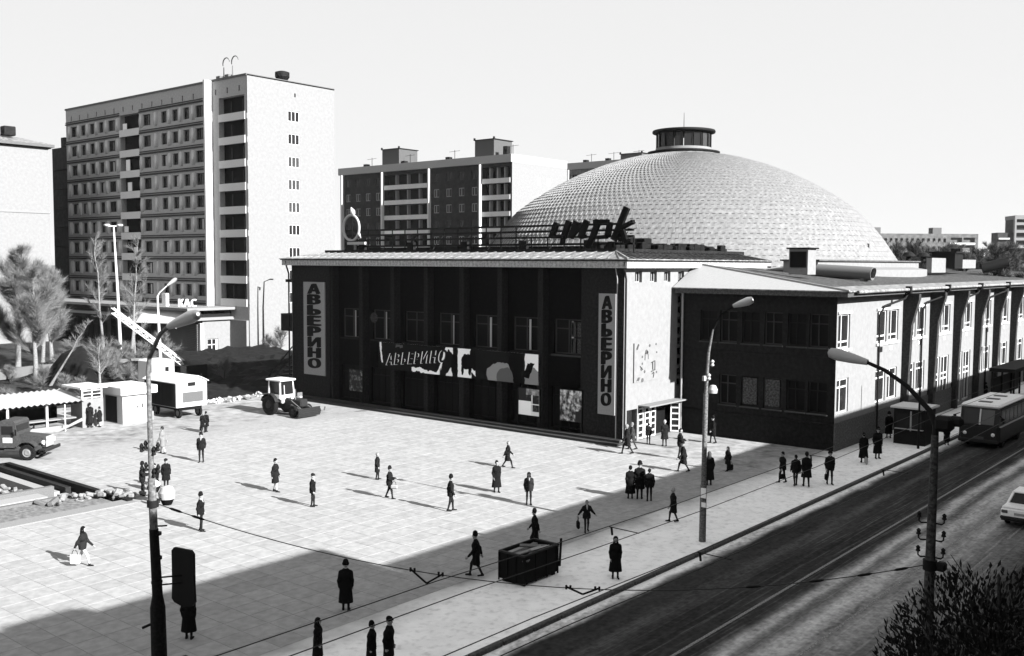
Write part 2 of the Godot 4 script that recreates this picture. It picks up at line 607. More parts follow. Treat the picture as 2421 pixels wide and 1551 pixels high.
	for i in range(-30, 50):
		for j in range(-50, 0):
			var h2 := func(a: int, b: int) -> Vector3:
				var x := a * 1.6
				var z := -77.0 + b * 1.6
				return Vector3(x, 0.02 + 0.25 * clampf(-b / 6.0, 0, 1) * (0.6 + nb.get_noise_2d(x * 0.6, z * 0.6)) + 0.12 * na.get_noise_2d(x, z), z)
			if i * 1.6 > 40.0 and j > -19: continue
			mb.quad(h2.call(i, j + 1), h2.call(i, j), h2.call(i + 1, j), h2.call(i + 1, j + 1))
	var pm := detail(mat("park_earth", 0.11, 1.0, "blotch", 0.11), "streak", 0.35)
	structure("park_ground", mb, pm)


# ---- windows: a frame with its glass, shared between alike openings; local: x right, y up, +z out, origin at bottom centre
func window_mesh(w: float, h: float, cols: Array, rows: Array, fr := 0.07, dep := 0.08) -> Array:
	var a := MB.new()
	a.b3(-w / 2, 0, -dep, -w / 2 + fr, h, 0); a.b3(w / 2 - fr, 0, -dep, w / 2, h, 0)
	a.b3(-w / 2 + fr, 0, -dep, w / 2 - fr, fr, 0); a.b3(-w / 2 + fr, h - fr, -dep, w / 2 - fr, h, 0)
	for q in cols: a.b3(-w / 2 + w * q - fr / 2, fr, -dep, -w / 2 + w * q + fr / 2, h - fr, -0.01)
	for q in rows: a.b3(-w / 2 + fr, h * q - fr / 2, -dep, w / 2 - fr, h * q + fr / 2, -0.015)
	var g := MB.new()
	g.b3(-w / 2 + 0.01, 0.01, -dep - 0.03, w / 2 - 0.01, h - 0.01, -dep - 0.004)
	return [a.mesh(), g.mesh(), w, h]

func window(parent: Node3D, wm: Array, p: Vector3, yaw: float, fm: Material, gm: Material, called := "window") -> MeshInstance3D:
	var xf := ry(yaw, p)
	var o := inst(called, wm[0], fm, parent, xf)
	inst("pane", wm[1], gm, o, xf)
	return o

const TO_WEST := -90.0   # yaw that turns +z to -x


func circus() -> void:
	var r := thing("circus_building", "low circus hall with a great shingled dome, dark columned front and long side wing", "circus", Vector3(53.2, 0, -51.8))
	# -- entrance block: side wall towards the street
	var holes := []
	for x in [54.85, 56.71, 58.48, 60.34, 62.1]: holes.append([x - 53.2 - 0.42, 10.48, 0.84, 0.74, 0.3])
	for k in 10: holes.append([6.75, 3.2 + k * 0.72, 1.15, 0.5, 0.55])
	holes.append([0.45, 0.0, 1.25, 2.15, 0.5])
	holes.append([1.95, 0.0, 5.7, 2.25, 0.45])
	var mb := MB.new()
	mb.wall(Vector3(53.2, 0, -34.8), Vector3.RIGHT, 17.0, 11.42, holes)
	wpart("side_wall", mb, M.plaster, r)
	mb = MB.new()
	mb.face(Vector3(72, 0, -68.9), Vector3(-18.8, 0, 0), Vector3(0, 11.42, 0))
	wpart("far_side_wall", mb, M.plaster, r)
	var small := window_mesh(0.84, 0.74, [0.62], [], 0.06)
	for x in [54.85, 56.71, 58.48, 60.34, 62.1]: window(r, small, Vector3(x, 10.48, -35.02), 0, M.frame, M.glass)
	var vent := window_mesh(1.15, 0.5, [0.5], [], 0.05)
	for k in 10: window(r, vent, Vector3(60.53, 3.2 + k * 0.72, -35.3), 0, M.frame_dim, M.glass, "stair_window")
	# side entrance: dark doorway, then a run of latticed leaves with one bay open
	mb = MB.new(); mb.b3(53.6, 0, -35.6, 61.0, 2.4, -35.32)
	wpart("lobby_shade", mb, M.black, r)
	var lat := window_mesh(0.66, 2.05, [], [0.2, 0.42, 0.62, 0.82], 0.09)
	for x in [55.55, 56.35, 57.1]: window(r, lat, Vector3(x, 0.05, -34.9), 0, M.white_paint, M.glass, "door")
	window(r, lat, Vector3(59.5, 0.05, -34.6), -58, M.white_paint, M.glass, "door")
	window(r, lat, Vector3(60.35, 0.05, -34.55), 40, M.white_paint, M.glass, "door")
	mb = MB.new(); mb.b3(55.0, 2.27, -34.8, 61.2, 2.36, -33.9)
	wpart("door_canopy", mb, M.plaster, r)
	# -- the dark front
	mb = MB.new()
	mb.b3(53.2, 0, -68.86, 54.3, 11.4, -63.9)
	mb.b3(53.2, 0, -37.95, 54.3, 11.4, -34.84)
	pieces("corner_pier", mb, M.stone_pier, r)
	holes = []
	var bays := []
	for k in 7: bays.append(-62.06 + 3.69 * k)
	for b in bays:
		holes.append([b + 63.9 - 1.15, 5.5, 2.3, 2.4, 0.2])
		holes.append([b + 63.9 - 1.35, 0.35, 2.7, 2.85, 0.25])
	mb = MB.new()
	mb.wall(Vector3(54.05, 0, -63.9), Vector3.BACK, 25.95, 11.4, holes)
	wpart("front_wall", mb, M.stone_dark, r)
	var up := window_mesh(2.3, 2.4, [0.5], [0.72], 0.08)
	var lo := window_mesh(2.7, 2.85, [0.25, 0.5, 0.75], [0.78], 0.07)
	for k in 7:
		window(r, up, Vector3(54.2, 5.5, bays[k]), TO_WEST, M.frame_dim, M.glass_dull)
		window(r, lo, Vector3(54.24, 0.35, bays[k]), TO_WEST, M.black, M.glass_dull, "glass_door")
		if k in [0, 1, 3, 4, 5, 6]:
			mb = MB.new(); mb.b3(54.12, 5.58, bays[k] + 0.28, 54.17, 7.75, bays[k] + 0.4 + (0.03 if k > 3 else -0.02))
			wpart("curtain_edge", mb, M.curtain if k > 3 else M.frame, r)
		mb = MB.new(); mb.b3(53.86, 5.34, bays[k] - 1.3, 54.05, 5.46, bays[k] + 1.3)
		wpart("sill", mb, M.frame_dim if k == 6 else M.stone_pier, r)
	mb = MB.new()
	for y in [5.6, 6.7]:
		for z in [-39.5, -38.95]: mb.b3(54.12, y, z - 0.2, 54.17, y + 1.0, z + 0.22)
	pieces("curtain", mb, M.curtain_dim, r)
	var col := MB.new()
	col.bbox(Vector3(0, 5.68, 0), Vector3(0.72, 11.36, 0.46), 0.04)
	var cm := col.mesh()
	for k in 8: inst("pilaster", cm, M.stone_pier, r, Transform3D(Basis(), Vector3(53.68, 0, -63.9 + 3.69 * k)))
	mb = MB.new()
	mb.b3(52.2, -0.02, -69.1, 53.18, 0.16, -34.6); mb.b3(52.65, 0.16, -69.0, 53.19, 0.32, -34.7)
	pieces("front_step", mb, mat("step_dark", 0.045, 0.95, "grain", 0.8), r)
	# eaves
	mb = MB.new()
	mb.b3(52.62, 11.42, -69.5, 73.5, 11.86, -34.25)
	wpart("cornice", mb, detail(mat("cornice", 0.7, 0.9, "blotch", 0.4), "grain", 1.0), r)
	mb = MB.new()
	mb.b3(52.46, 11.94, -69.66, 73.5, 12.0, -34.1)
	wpart("gutter", mb, M.roof_metal, r)
	mb = MB.new()
	mb.b3(52.52, 11.862, -69.6, 73.5, 11.935, -34.16)
	wpart("drip_edge", mb, M.dark_paint, r)
	# low metal skirt roof with standing seams
	mb = MB.new()
	var e0 := [Vector3(52.5, 12.0, -69.6), Vector3(52.5, 12.0, -34.1), Vector3(73.5, 12.0, -34.1)]
	var e1 := [Vector3(55.3, 12.5, -66.9), Vector3(55.3, 12.5, -36.9), Vector3(73.5, 12.5, -36.9)]
	mb.quad(e0[0], e1[0], e1[1], e0[1])
	for k in 39:
		var z := -69.0 + k * 0.9
		var t := clampf(z, -66.9, -36.9)
		mb.bar(Vector3(52.55, 12.03, z), Vector3(55.3, 12.53, t), 0.05, 0.07)
	mb.bar(e0[1] + Vector3(0, 0.03, 0), e1[1] + Vector3(0, 0.04, 0), 0.12, 0.1)
	wpart("eaves_roof", mb, M.roof_metal, r)
	mb = MB.new()
	mb.quad(e0[1], e1[1], e1[2], e0[2])
	for k in 22:
		var x := 53.3 + k * 0.9
		mb.bar(Vector3(x, 12.03, -34.15), Vector3(maxf(x, 55.3), 12.53, -36.9), 0.05, 0.07)
	wpart("eaves_roof", mb, detail(mat("roof_worn", 0.3, 0.8, "streak", 0.3), "streak", 0.13), r)
	mb = MB.new()
	mb.b3(55.25, 12.3, -66.95, 74, 12.72, -36.85)
	mb.b3(57.5, 12.72, -64.5, 74, 12.95, -38.4)
	wpart("upper_roof", mb, M.roof_dark, r)
	mb = MB.new()
	for i in 70:
		var x := rng.randf_range(56.5, 72)
		mb.bbox(Vector3(x, 12.9, rng.randf_range(-40, -37.2)), Vector3(rng.randf_range(0.3, 1.4), rng.randf_range(0.2, 0.7), rng.randf_range(0.3, 0.8)), 0.05)
	for q in [[58.2, -38.0, 0.8], [61.4, -38.6, 1.0]]: mb.bbox(Vector3(q[0], 13.1, q[1]), Vector3(q[2], 0.9, 0.9), 0.06)
	pieces("roof_clutter", mb, M.soil, r)
	# downpipes at the street corner
	for q in [[53.0, -34.55, M.dark_paint, 0.07], [53.05, -35.25, M.frame, 0.035], [53.0, -69.05, M.dark_paint, 0.07]]:
		mb = MB.new()
		mb.tube([Vector3(q[0] - 0.35, 11.8, q[1] + 0.1), Vector3(q[0] - 0.3, 11.4, q[1] + 0.06), Vector3(q[0], 10.7, q[1]), Vector3(q[0], 5, q[1]), Vector3(q[0], 0.25, q[1])], [q[3], q[3], q[3], q[3], q[3]], 8)
		wpart("downpipe", mb, q[2], r)
	# boxes on the far corner
	mb = MB.new(); mb.b3(53.3, 5.7, -70.6, 54.5, 7.2, -68.9); mb.b3(53.3, 9.95, -69.9, 53.9, 10.2, -68.9)
	pieces("wall_box", mb, M.dark_paint, r)
	mb = MB.new()
	for k in 9: mb.b3(54.0, 0.3 + k * 0.42, -73.6 + k * 0.55, 56, 0.42 + k * 0.42, -73.0 + k * 0.55)
	mb.bar(Vector3(54.0, 1.4, -73.4), Vector3(54.0, 5.1, -68.9), 0.08); mb.bar(Vector3(54.0, 0.7, -73.4), Vector3(54.0, 4.4, -68.9), 0.06)
	wpart("outside_stair", mb, M.dark_paint, r)
	dome(r)
	wing(r)
	signs()


func dome(r: Node3D) -> void:
	var c := Vector3(89.9, 0, -51.8)
	var prof := [Vector2(21.9, 10.6), Vector2(20.6, 12.4), Vector2(19.6, 13.95), Vector2(18.5, 15.35), Vector2(17.1, 16.85), Vector2(15.2, 18.25), Vector2(13.0, 19.55), Vector2(11.0, 20.55), Vector2(8.5, 21.55), Vector2(6.2, 22.25), Vector2(4.6, 22.62)]
	var cur := Curve2D.new()
	for i in prof.size():
		var t: Vector2 = (prof[mini(i + 1, prof.size() - 1)] - prof[maxi(i - 1, 0)]) * 0.17
		cur.add_point(prof[i], -t, t)
	var under := []
	for i in 41: under.append(cur.sample_baked(cur.get_baked_length() * i / 40.0) - Vector2(0.06, 0.04))
	var mb := MB.new()
	mb.lathe(under, 96, c)
	wpart("dome", mb, M.roof_felt, r)
	mb = MB.new()
	var N := 204
	var L := cur.get_baked_length()
	var rows := 39
	var st := L / rows
	for i in rows:
		var s0 := i * st
		var p0 := cur.sample_baked(s0)
		var p1 := cur.sample_baked(minf(s0 + st * 1.12, L))
		var d := (p1 - p0).normalized()
		var nr := Vector2(d.y, -d.x)
		for k in N:
			var j := rng.randf_range(-0.012, 0.012)
			var a0 := TAU * (k + 0.5 * (i % 2)) / N + 0.0006
			var a1 := TAU * (k + 1 + 0.5 * (i % 2)) / N - 0.0006
			var f := func(p: Vector2, lift: float, a: float) -> Vector3:
				var q: Vector2 = p + nr * lift
				return c + Vector3(q.x * cos(a), q.y, q.x * sin(a))
			var A: Vector3 = f.call(p0, 0.11 + j, a0)
			var B: Vector3 = f.call(p0, 0.04 + j, a1)
			var C2: Vector3 = f.call(p1, 0.0, a1)
			var D: Vector3 = f.call(p1, 0.07, a0)
			mb.quad(A, D, C2, B)
			var A2: Vector3 = f.call(p0, -0.04, a0)
			var B2: Vector3 = f.call(p0, -0.04, a1)
			var D2: Vector3 = f.call(p1, -0.04, a0)
			mb.quad(A, B, B2, A2)
			mb.quad(A2, D2, D, A)
	var o := wpart("dome_shingles", mb, M.dome_tile, r)
	o.set_meta("kind", "stuff")
	# ring at the foot and the plain cap under the lantern
	mb = MB.new()
	mb.lathe([Vector2(23.5, 0), Vector2(23.5, 11.3), Vector2(22.2, 11.5), Vector2(21.6, 11.2)], 80, c)
	wpart("drum", mb, M.plaster, r)
	mb = MB.new()
	mb.lathe([Vector2(4.75, 22.58), Vector2(3.4, 22.95), Vector2(0.1, 23.0)], 64, c)
	wpart("dome_cap", mb, M.roof_metal, r)
	mb = MB.new()
	mb.lathe([Vector2(2.7, 22.8), Vector2(3.55, 22.95), Vector2(3.68, 23.05), Vector2(3.68, 23.16), Vector2(2.9, 23.3)], 64, c)
	wpart("lantern_flange", mb, M.dark_paint, r)
	mb = MB.new()
	mb.lathe([Vector2(2.85, 23.2), Vector2(2.85, 23.55), Vector2(2.7, 23.56)], 64, c)
	wpart("lantern_wall", mb, M.plaster, r)
	var pw := TAU * 2.8 / 18 - 0.1
	var pm := window_mesh(pw, 1.5, [], [], 0.07)
	for k in 18:
		var a := TAU * (k + 0.5) / 18
		window(r, pm, c + Vector3(sin(a) * 2.8, 23.52, cos(a) * 2.8), rad_to_deg(a), M.dark_paint, M.curtain_dim if k % 4 == 1 else M.glass, "lantern_window")
	mb = MB.new()
	mb.lathe([Vector2(2.8, 24.98), Vector2(3.18, 25.1), Vector2(3.22, 25.2), Vector2(3.18, 25.34), Vector2(1.5, 25.5), Vector2(0.02, 25.55)], 64, c)
	mb.tube([c + Vector3(0, 25.4, 0), c + Vector3(0, 27.2, 0)], [0.04, 0.02], 6)
	wpart("lantern_roof", mb, M.dark_paint, r)


func wing(r: Node3D) -> void:
	var x0 := 59.9
	var z1 := -23.46
	var mb := MB.new()
	var holes := []
	var ups := [-32.35, -30.85, -29.25, -27.65, -26.05, -24.6]
	for z in ups: holes.append([z + 34.5 - 0.62, 6.5, 1.24, 2.1, 0.25])
	for z in [-30.85, -29.25, -27.65, -26.05, -24.6]: holes.append([z + 34.5 - 0.62, 2.3, 1.24, 2.0, 0.25])
	mb.wall(Vector3(x0, 0, -34.5), Vector3.BACK, 11.04, 9.72, holes)
	mb.b3(59.83, 5.75, -34.4, x0 - 0.001, 5.9, -23.5); mb.b3(59.8, 1.6, -34.4, x0 - 0.001, 1.72, -23.5)
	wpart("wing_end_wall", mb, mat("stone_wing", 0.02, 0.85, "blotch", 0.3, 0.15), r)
	var wm := window_mesh(1.24, 2.1, [0.45], [0.7], 0.07)
	var wl := window_mesh(1.24, 2.0, [0.45], [0.7], 0.07)
	for k in 6:
		window(r, wm, Vector3(x0 + 0.14, 6.5, ups[k]), TO_WEST, M.frame_dim if k % 2 else M.dark_paint, M.glass_dull)
		mb = MB.new(); mb.b3(x0 - 0.1, 6.38, ups[k] - 0.68, x0 + 0.02, 6.46, ups[k] + 0.68)
		wpart("sill", mb, M.frame_dim, r)
		if k > 0:
			window(r, wl, Vector3(x0 + 0.14, 2.3, ups[k]), TO_WEST, M.frame_dim if k in [1, 3] else M.dark_paint, M.glass_dull)
			mb = MB.new(); mb.b3(x0 - 0.1, 2.18, ups[k] - 0.68, x0 + 0.02, 2.26, ups[k] + 0.68)
			wpart("sill", mb, M.frame_dim, r)
			if k in [2, 3]:
				mb = MB.new(); mb.b3(x0 + 0.06, 2.42, ups[k] - 0.5, x0 + 0.1, 4.2, ups[k] + 0.5)
				pieces("curtain", mb, mat("curtain_grey", 0.12, 0.95, "streak", 0.4), r)
	# street side
	holes = []
	var pairs := [60.15]
	for k in 12: pairs.append_array([66.95 + k * 6.22, 69.3 + k * 6.22])
	for k in pairs.size():
		holes.append([pairs[k] - x0, 6.4, 1.95, 2.2, 0.22])
		var door: bool = k in [5, 6, 7, 8]
		holes.append([pairs[k] - x0, 0.3 if door else 2.3, 1.95, 4.2 if door else 2.2, 0.22])
	mb = MB.new()
	mb.wall(Vector3(x0, 0, z1), Vector3.RIGHT, 84, 9.72, holes)
	wpart("wing_street_wall", mb, M.plaster, r)
	var su := window_mesh(1.95, 2.2, [0.38], [0.2], 0.1)
	var sd := window_mesh(1.95, 2.2, [0.38], [0.75], 0.1)
	var door := window_mesh(1.95, 4.2, [0.5], [0.56, 0.66], 0.12)
	for k in pairs.size():
		window(r, su, Vector3(pairs[k] + 0.975, 6.4, z1 - 0.1), 0, M.white_paint, M.glass)
		if k in [5, 6, 7, 8]: window(r, door, Vector3(pairs[k] + 0.975, 0.3, z1 - 0.1), 0, M.white_paint, M.glass, "door")
		else: window(r, sd, Vector3(pairs[k] + 0.975, 2.3, z1 - 0.1), 0, M.white_paint, M.glass)
		mb = MB.new(); mb.b3(pairs[k] - 0.12, 6.22, z1, pairs[k] + 2.07, 6.38, z1 + 0.12)
		mb.b3(pairs[k] - 0.14, 8.62, z1, pairs[k] + 2.09, 8.76, z1 + 0.1)
		mb.b3(pairs[k] + 0.25, 5.78, z1, pairs[k] + 0.75, 6.05, z1 + 0.03)
		pieces("window_surround", mb, M.white_paint, r)
		if k % 3 == 1:
			mb = MB.new(); mb.b3(pairs[k] + 0.5, 5.75, z1, pairs[k] + 1.1, 6.1, z1 + 0.05)
			wpart("air_grille", mb, M.dark_paint, r)
	mb = MB.new()
	mb.b3(x0 - 0.06, 0, z1, 66.0, 1.75, z1 + 0.1)
	mb.b3(66.0, 0, z1, 84.5, 1.75, z1 + 0.08)
	pieces("plinth", mb, mat("plinth", 0.12, 0.9, "blotch", 0.5), r)
	var fin := MB.new()
	fin.prism(PackedVector2Array([Vector2(0, 0), Vector2(0.42, 0), Vector2(0.42, 1.4), Vector2(0.62, 7.4), Vector2(1.1, 9.3), Vector2(1.1, 9.66), Vector2(0, 9.66)]), -0.24, 0.24)
	var fm := fin.mesh()
	for k in 11:
		inst("fin", fm, mat("fin", 0.05, 0.9, "blotch", 0.4), r, ry(-90, Vector3(72.4 + k * 6.22, 0, z1)))
	# eaves and roof
	mb = MB.new()
	mb.b3(59.2, 9.72, -34.6, 144, 10.02, -22.55)
	wpart("wing_cornice", mb, mat("wing_eave", 0.1, 0.9, "blotch", 0.5), r)
	mb = MB.new()
	mb.b3(59.05, 10.03, -34.7, 144, 10.1, -22.4)
	mb.tube([Vector3(60.2, 10.02, -22.3), Vector3(144, 10.02, -22.3)], [0.1, 0.1], 8)
	pieces("wing_gutter", mb, M.roof_metal, r)
	mb = MB.new()
	var ap := Vector3(62.5, 11.72, -34.7)
	var cor := Vector3(59.05, 10.1, -22.4)
	mb.tri(cor, Vector3(59.05, 10.1, -34.7), ap)
	mb.bar(cor + Vector3(0, 0.04, 0), ap + Vector3(0, 0.04, 0), 0.1, 0.08)
	wpart("wing_end_roof", mb, mat("roof_bright", 0.33, 0.6, "soft", 0.3, 0.3), r)
	mb = MB.new()
	mb.quad(cor, cor + (ap - cor) * 0.13, Vector3(144, 10.27, -24.1), Vector3(144, 10.1, -22.4))
	wpart("wing_roof_edge", mb, M.roof_metal, r)
	mb = MB.new()
	mb.quad(cor + (ap - cor) * 0.13, ap, Vector3(74, 11.3, -35), Vector3(74, 10.27, -24.1))
	mb.quad(Vector3(74, 10.27, -24.1), Vector3(74, 11.3, -35), Vector3(144, 11.2, -35), Vector3(144, 10.27, -24.1))
	wpart("wing_roof", mb, detail(mat("felt_patchy", 0.22, 0.95, "blotch", 0.12), "streak", 0.22), r)
	# roof-top pieces
	mb = MB.new()
	mb.b3(73.0, 10.5, -33, 98.2, 11.98, -30.2)
	pieces("roof_house", mb, M.plaster, r)
	mb = MB.new()
	mb.b3(72.8, 11.98, -33.2, 98.4, 12.1, -30.0)
	wpart("roof_house_cap", mb, M.roof_felt, r)
	mb = MB.new(); mb.b3(66.4, 11.0, -29.6, 67.8, 12.8, -28.2)
	wpart("chimney", mb, M.plaster, r)
	mb = MB.new(); mb.b3(66.33, 11.5, -29.5, 66.39, 12.62, -28.3); mb.b3(66.25, 12.8, -29.75, 67.95, 12.9, -28.05)  # black sheet paints shade on the west face; the other box is the cap
	pieces("chimney_shade_and_cap", mb, M.black, r)
	mb = MB.new(); mb.tube([Vector3(72.5, 11.25, -30.0), Vector3(72.5, 11.05, -25.8)], [0.5, 0.5], 16); mb.b3(72.1, 10.3, -26.6, 72.9, 10.7, -26.3)
	wpart("duct", mb, M.concrete, r)
	mb = MB.new(); mb.tube([Vector3(72.5, 11.06, -25.82), Vector3(72.5, 11.04, -25.74)], [0.44, 0.44], 16)
	wpart("duct_mouth", mb, M.black, r)
	mb = MB.new(); mb.b3(101.5, 11.4, -30.4, 104.2, 12.9, -28.2); mb.b3(101.2, 12.9, -30.6, 104.5, 13.05, -28.0); mb.b3(106.5, 11.4, -30, 107.4, 13.4, -29.1)
	pieces("vent_shaft", mb, M.dark_paint, r)
	mb = MB.new(); mb.b3(104.22, 11.4, -30.3, 112, 12.3, -29.0); mb.b3(88, 12.1, -32, 88.3, 13.6, -31.7); mb.b3(97, 11.0, -29.5, 101.4, 12.4, -29.0)
	pieces("roof_curb", mb, M.plaster, r)
	mb = MB.new(); mb.tube([Vector3(112.5, 11.4, -28.5), Vector3(113.4, 12.1, -26.2)], [0.55, 0.55], 12)
	for q in [[96.5, -31.0], [99.5, -30.6]]: mb.lathe([Vector2(0.25, 12.1), Vector2(0.25, 12.5), Vector2(0.7, 12.55), Vector2(0.4, 12.9), Vector2(0.02, 13.0)], 12, Vector3(q[0], 0, q[1]))
	pieces("roof_cowl", mb, M.dark_paint, r)
	# rainwater heads and raking pipes under the eaves
	for k in 9:
		mb = MB.new()
		var x := 69.8 + k * 9.1
		mb.b3(x - 0.18, 9.75, -22.5, x + 0.18, 10.25, -22.15)
		mb.tube([Vector3(x, 9.8, -22.35), Vector3(x - 0.2, 9.4, -22.5), Vector3(x - 1.9, 8.9, -23.3), Vector3(x - 2.6, 8.3, -23.36), Vector3(x - 2.6, 0.3, -23.36)], [0.08, 0.08, 0.08, 0.07, 0.07], 7)
		wpart("downpipe", mb, M.dark_paint, r)
	mb = MB.new()
	mb.tube([Vector3(59.75, 9.8, -34.3), Vector3(59.75, 8.9, -34.3), Vector3(59.75, 0.3, -34.3)], [0.1, 0.08, 0.07], 8)
	wpart("downpipe", mb, M.frame, r)
	# the inner court of the ring behind
	mb = MB.new()
	mb.b3(70, 0, -66, 112, 10.9, -36)
	wpart("ring_building", mb, M.plaster_grey, r)


func text_mesh(t: String, size: float, depth: float, font := "Droid Sans", weight := 700) -> TextMesh:
	var m := TextMesh.new()
	var f := SystemFont.new()
	f.font_names = PackedStringArray([font])
	f.font_weight = weight
	m.font = f
	m.text = t
	m.font_size = 64
	m.pixel_size = size / 64.0
	m.depth = depth
	m.curve_step = 3.0
	return m


func signs() -> void:
	# roof lettering on its lattice
	var g := thing("rooftop_sign", "dark slanting neon letters standing on a lattice along the circus roof edge", "sign", Vector3(56.5, 12.7, -42))
	var st := [  # strokes of each letter as [z0, y0, z1, y1, width]
		[[-42.75, 14.6, -43.2, 13.55, 0.42], [-43.15, 13.6, -42.1, 13.6, 0.36], [-41.65, 14.7, -42.15, 13.5, 0.42], [-42.15, 13.6, -42.25, 13.0, 0.3]],
		[[-41.0, 14.65, -41.5, 13.5, 0.42], [-41.4, 13.6, -40.5, 14.5, 0.34], [-40.1, 14.7, -40.65, 13.5, 0.42], [-40.65, 13.55, -40.2, 13.6, 0.3]],
		[[-39.1, 14.7, -39.95, 12.75, 0.42], [-39.5, 14.6, -38.3, 14.6, 0.34], [-38.15, 14.55, -38.35, 13.6, 0.4], [-38.4, 13.55, -39.3, 13.5, 0.34]],
		[[-36.8, 15.5, -37.85, 13.3, 0.44], [-37.4, 14.05, -36.25, 14.55, 0.36], [-37.2, 14.0, -36.9, 13.2, 0.4], [-36.95, 13.2, -36.4, 13.25, 0.26]]]
	for l in st:
		var mb := MB.new()
		for q in l: mb.bar(Vector3(56.45, q[1], q[0]), Vector3(56.45, q[3], q[2]), q[4], 0.25)
		wpart("letter", mb, M.black, g)
	var rail := MB.new()
	for y in [13.05, 13.55, 13.98, 14.4]: rail.bar(Vector3(56.7, y, -66), Vector3(56.7, y + 0.02, -36.4), 0.15)
	pieces("rail", rail, M.dark_paint, g)
	rail = MB.new()
	for k in 21:
		rail.bar(Vector3(56.75, 12.5, -66 + k * 1.48), Vector3(56.75, 14.45 if k < 14 else 13.6, -66 + k * 1.48), 0.07)
		if k % 2: rail.bar(Vector3(56.75, 12.55, -66 + k * 1.48), Vector3(58.2, 13.9, -66 + k * 1.48), 0.05)
		if k % 4 == 1 and k < 18: rail.box(Vector3(56.9, 13.0, -65.4 + k * 1.48), Vector3(0.3, 0.7, 0.7))
	pieces("lattice_post", rail, M.dark_paint, g)
	var h := thing("hoop_sign", "pale ring shaped neon hoop with a small knob on top at the left roof edge", "sign", Vector3(56.5, 12.7, -64.95))
	var mb2 := MB.new()
	var pts := []
	var rad := []
	for k in 33:
		var a := TAU * k / 32 + 0.35
		pts.append(Vector3(56.5, 14.65 + 1.1 * cos(a), -64.93 + 1.02 * sin(a))); rad.append(0.11)
	mb2.tube(pts, rad, 8)
	wpart("hoop", mb2, M.lamp_white, h)
	mb2 = MB.new(); mb2.tube([Vector3(56.5, 15.75, -64.6), Vector3(56.5, 16.05, -64.75), Vector3(56.5, 16.4, -64.95)], [0.14, 0.24, 0.05], 8); mb2.tube([Vector3(56.5, 14.1, -63.98), Vector3(56.5, 13.75, -63.7)], [0.16, 0.03], 6)
	wpart("knob", mb2, M.lamp_white, h)
	mb2 = MB.new(); mb2.b3(56.3, 12.7, -65.4, 56.7, 13.5, -64.4); mb2.bar(Vector3(56.6, 13.2, -64.9), Vector3(56.6, 16, -64.9), 0.06)
	wpart("stand", mb2, M.dark_paint, h)
	mb2 = MB.new(); mb2.b3(56.0, 13.2, -64.9, 56.2, 13.42, -62.7)
	wpart("name_board", mb2, M.curtain, h)
	# the two hanging banners, letters one below the other
	var word := "АВЬЕРИНО"
	for q in [["vertical_banner", "wide grey hanging banner with stacked dark letters at the left end of the dark front", -67.2, -64.42, 10.02, 2.16], ["vertical_banner", "narrow grey hanging banner lettered АВЬЕРИНО at the right corner of the dark front", -36.72, -35.4, 9.75, 1.83]]:
		var b := thing(q[0], q[1], "banner", Vector3(53.15, q[5], (q[2] + q[3]) / 2), 0, "hanging banners on the circus front")
		var mb := MB.new()
		mb.b3(53.1, q[5], q[2], 53.19, q[4], q[3])
		wpart("cloth", mb, M.banner_grey, b)
		var hh: float = (q[4] - q[5]) * 0.955 / 8.35
		var ww: float = (q[3] - q[2]) * 0.56
		for k in 8:
			var tm := text_mesh(word[k], 1.0, 0.02)
			var bb := tm.get_aabb()
			var xf := ry(TO_WEST, Vector3(53.09, q[4] - 0.12 * (q[4] - q[5]) / 7.9 - hh * (k + 0.5), (q[2] + q[3]) / 2))
			xf.basis = xf.basis * Basis.from_scale(Vector3(ww / bb.size.x, hh * 0.93 / bb.size.y, 1))
			var o := put("letter", tm, M.black, b, b.global_transform.affine_inverse() * xf.translated_local(-bb.get_center()))
			# heavier strokes, as on the hand painted cloth
			for dx in [-0.045, 0.045]:
				var o2 := put("letter_stroke", tm, M.black, o, Transform3D(Basis(), Vector3(dx, dx * 0.4, -0.003 - absf(dx) * 0.02)))
	# painted streamer over the doors
	var p := thing("painted_banner", "long dark painted banner with white slanted lettering across the dark front", "banner", Vector3(53.0, 3.35, -49.7))
	var W := 16.1
	var mb3 := MB.new()
	mb3.face(Vector3(53.02, 3.3, -57.75), Vector3(0, 0, W), Vector3(0, 2.12, 0))
	mb3.b3(53.03, 3.3, -57.75, 53.1, 5.42, -41.65)
	var wob := FastNoiseLite.new(); wob.seed = 71; wob.frequency = 0.03; wob.fractal_octaves = 2
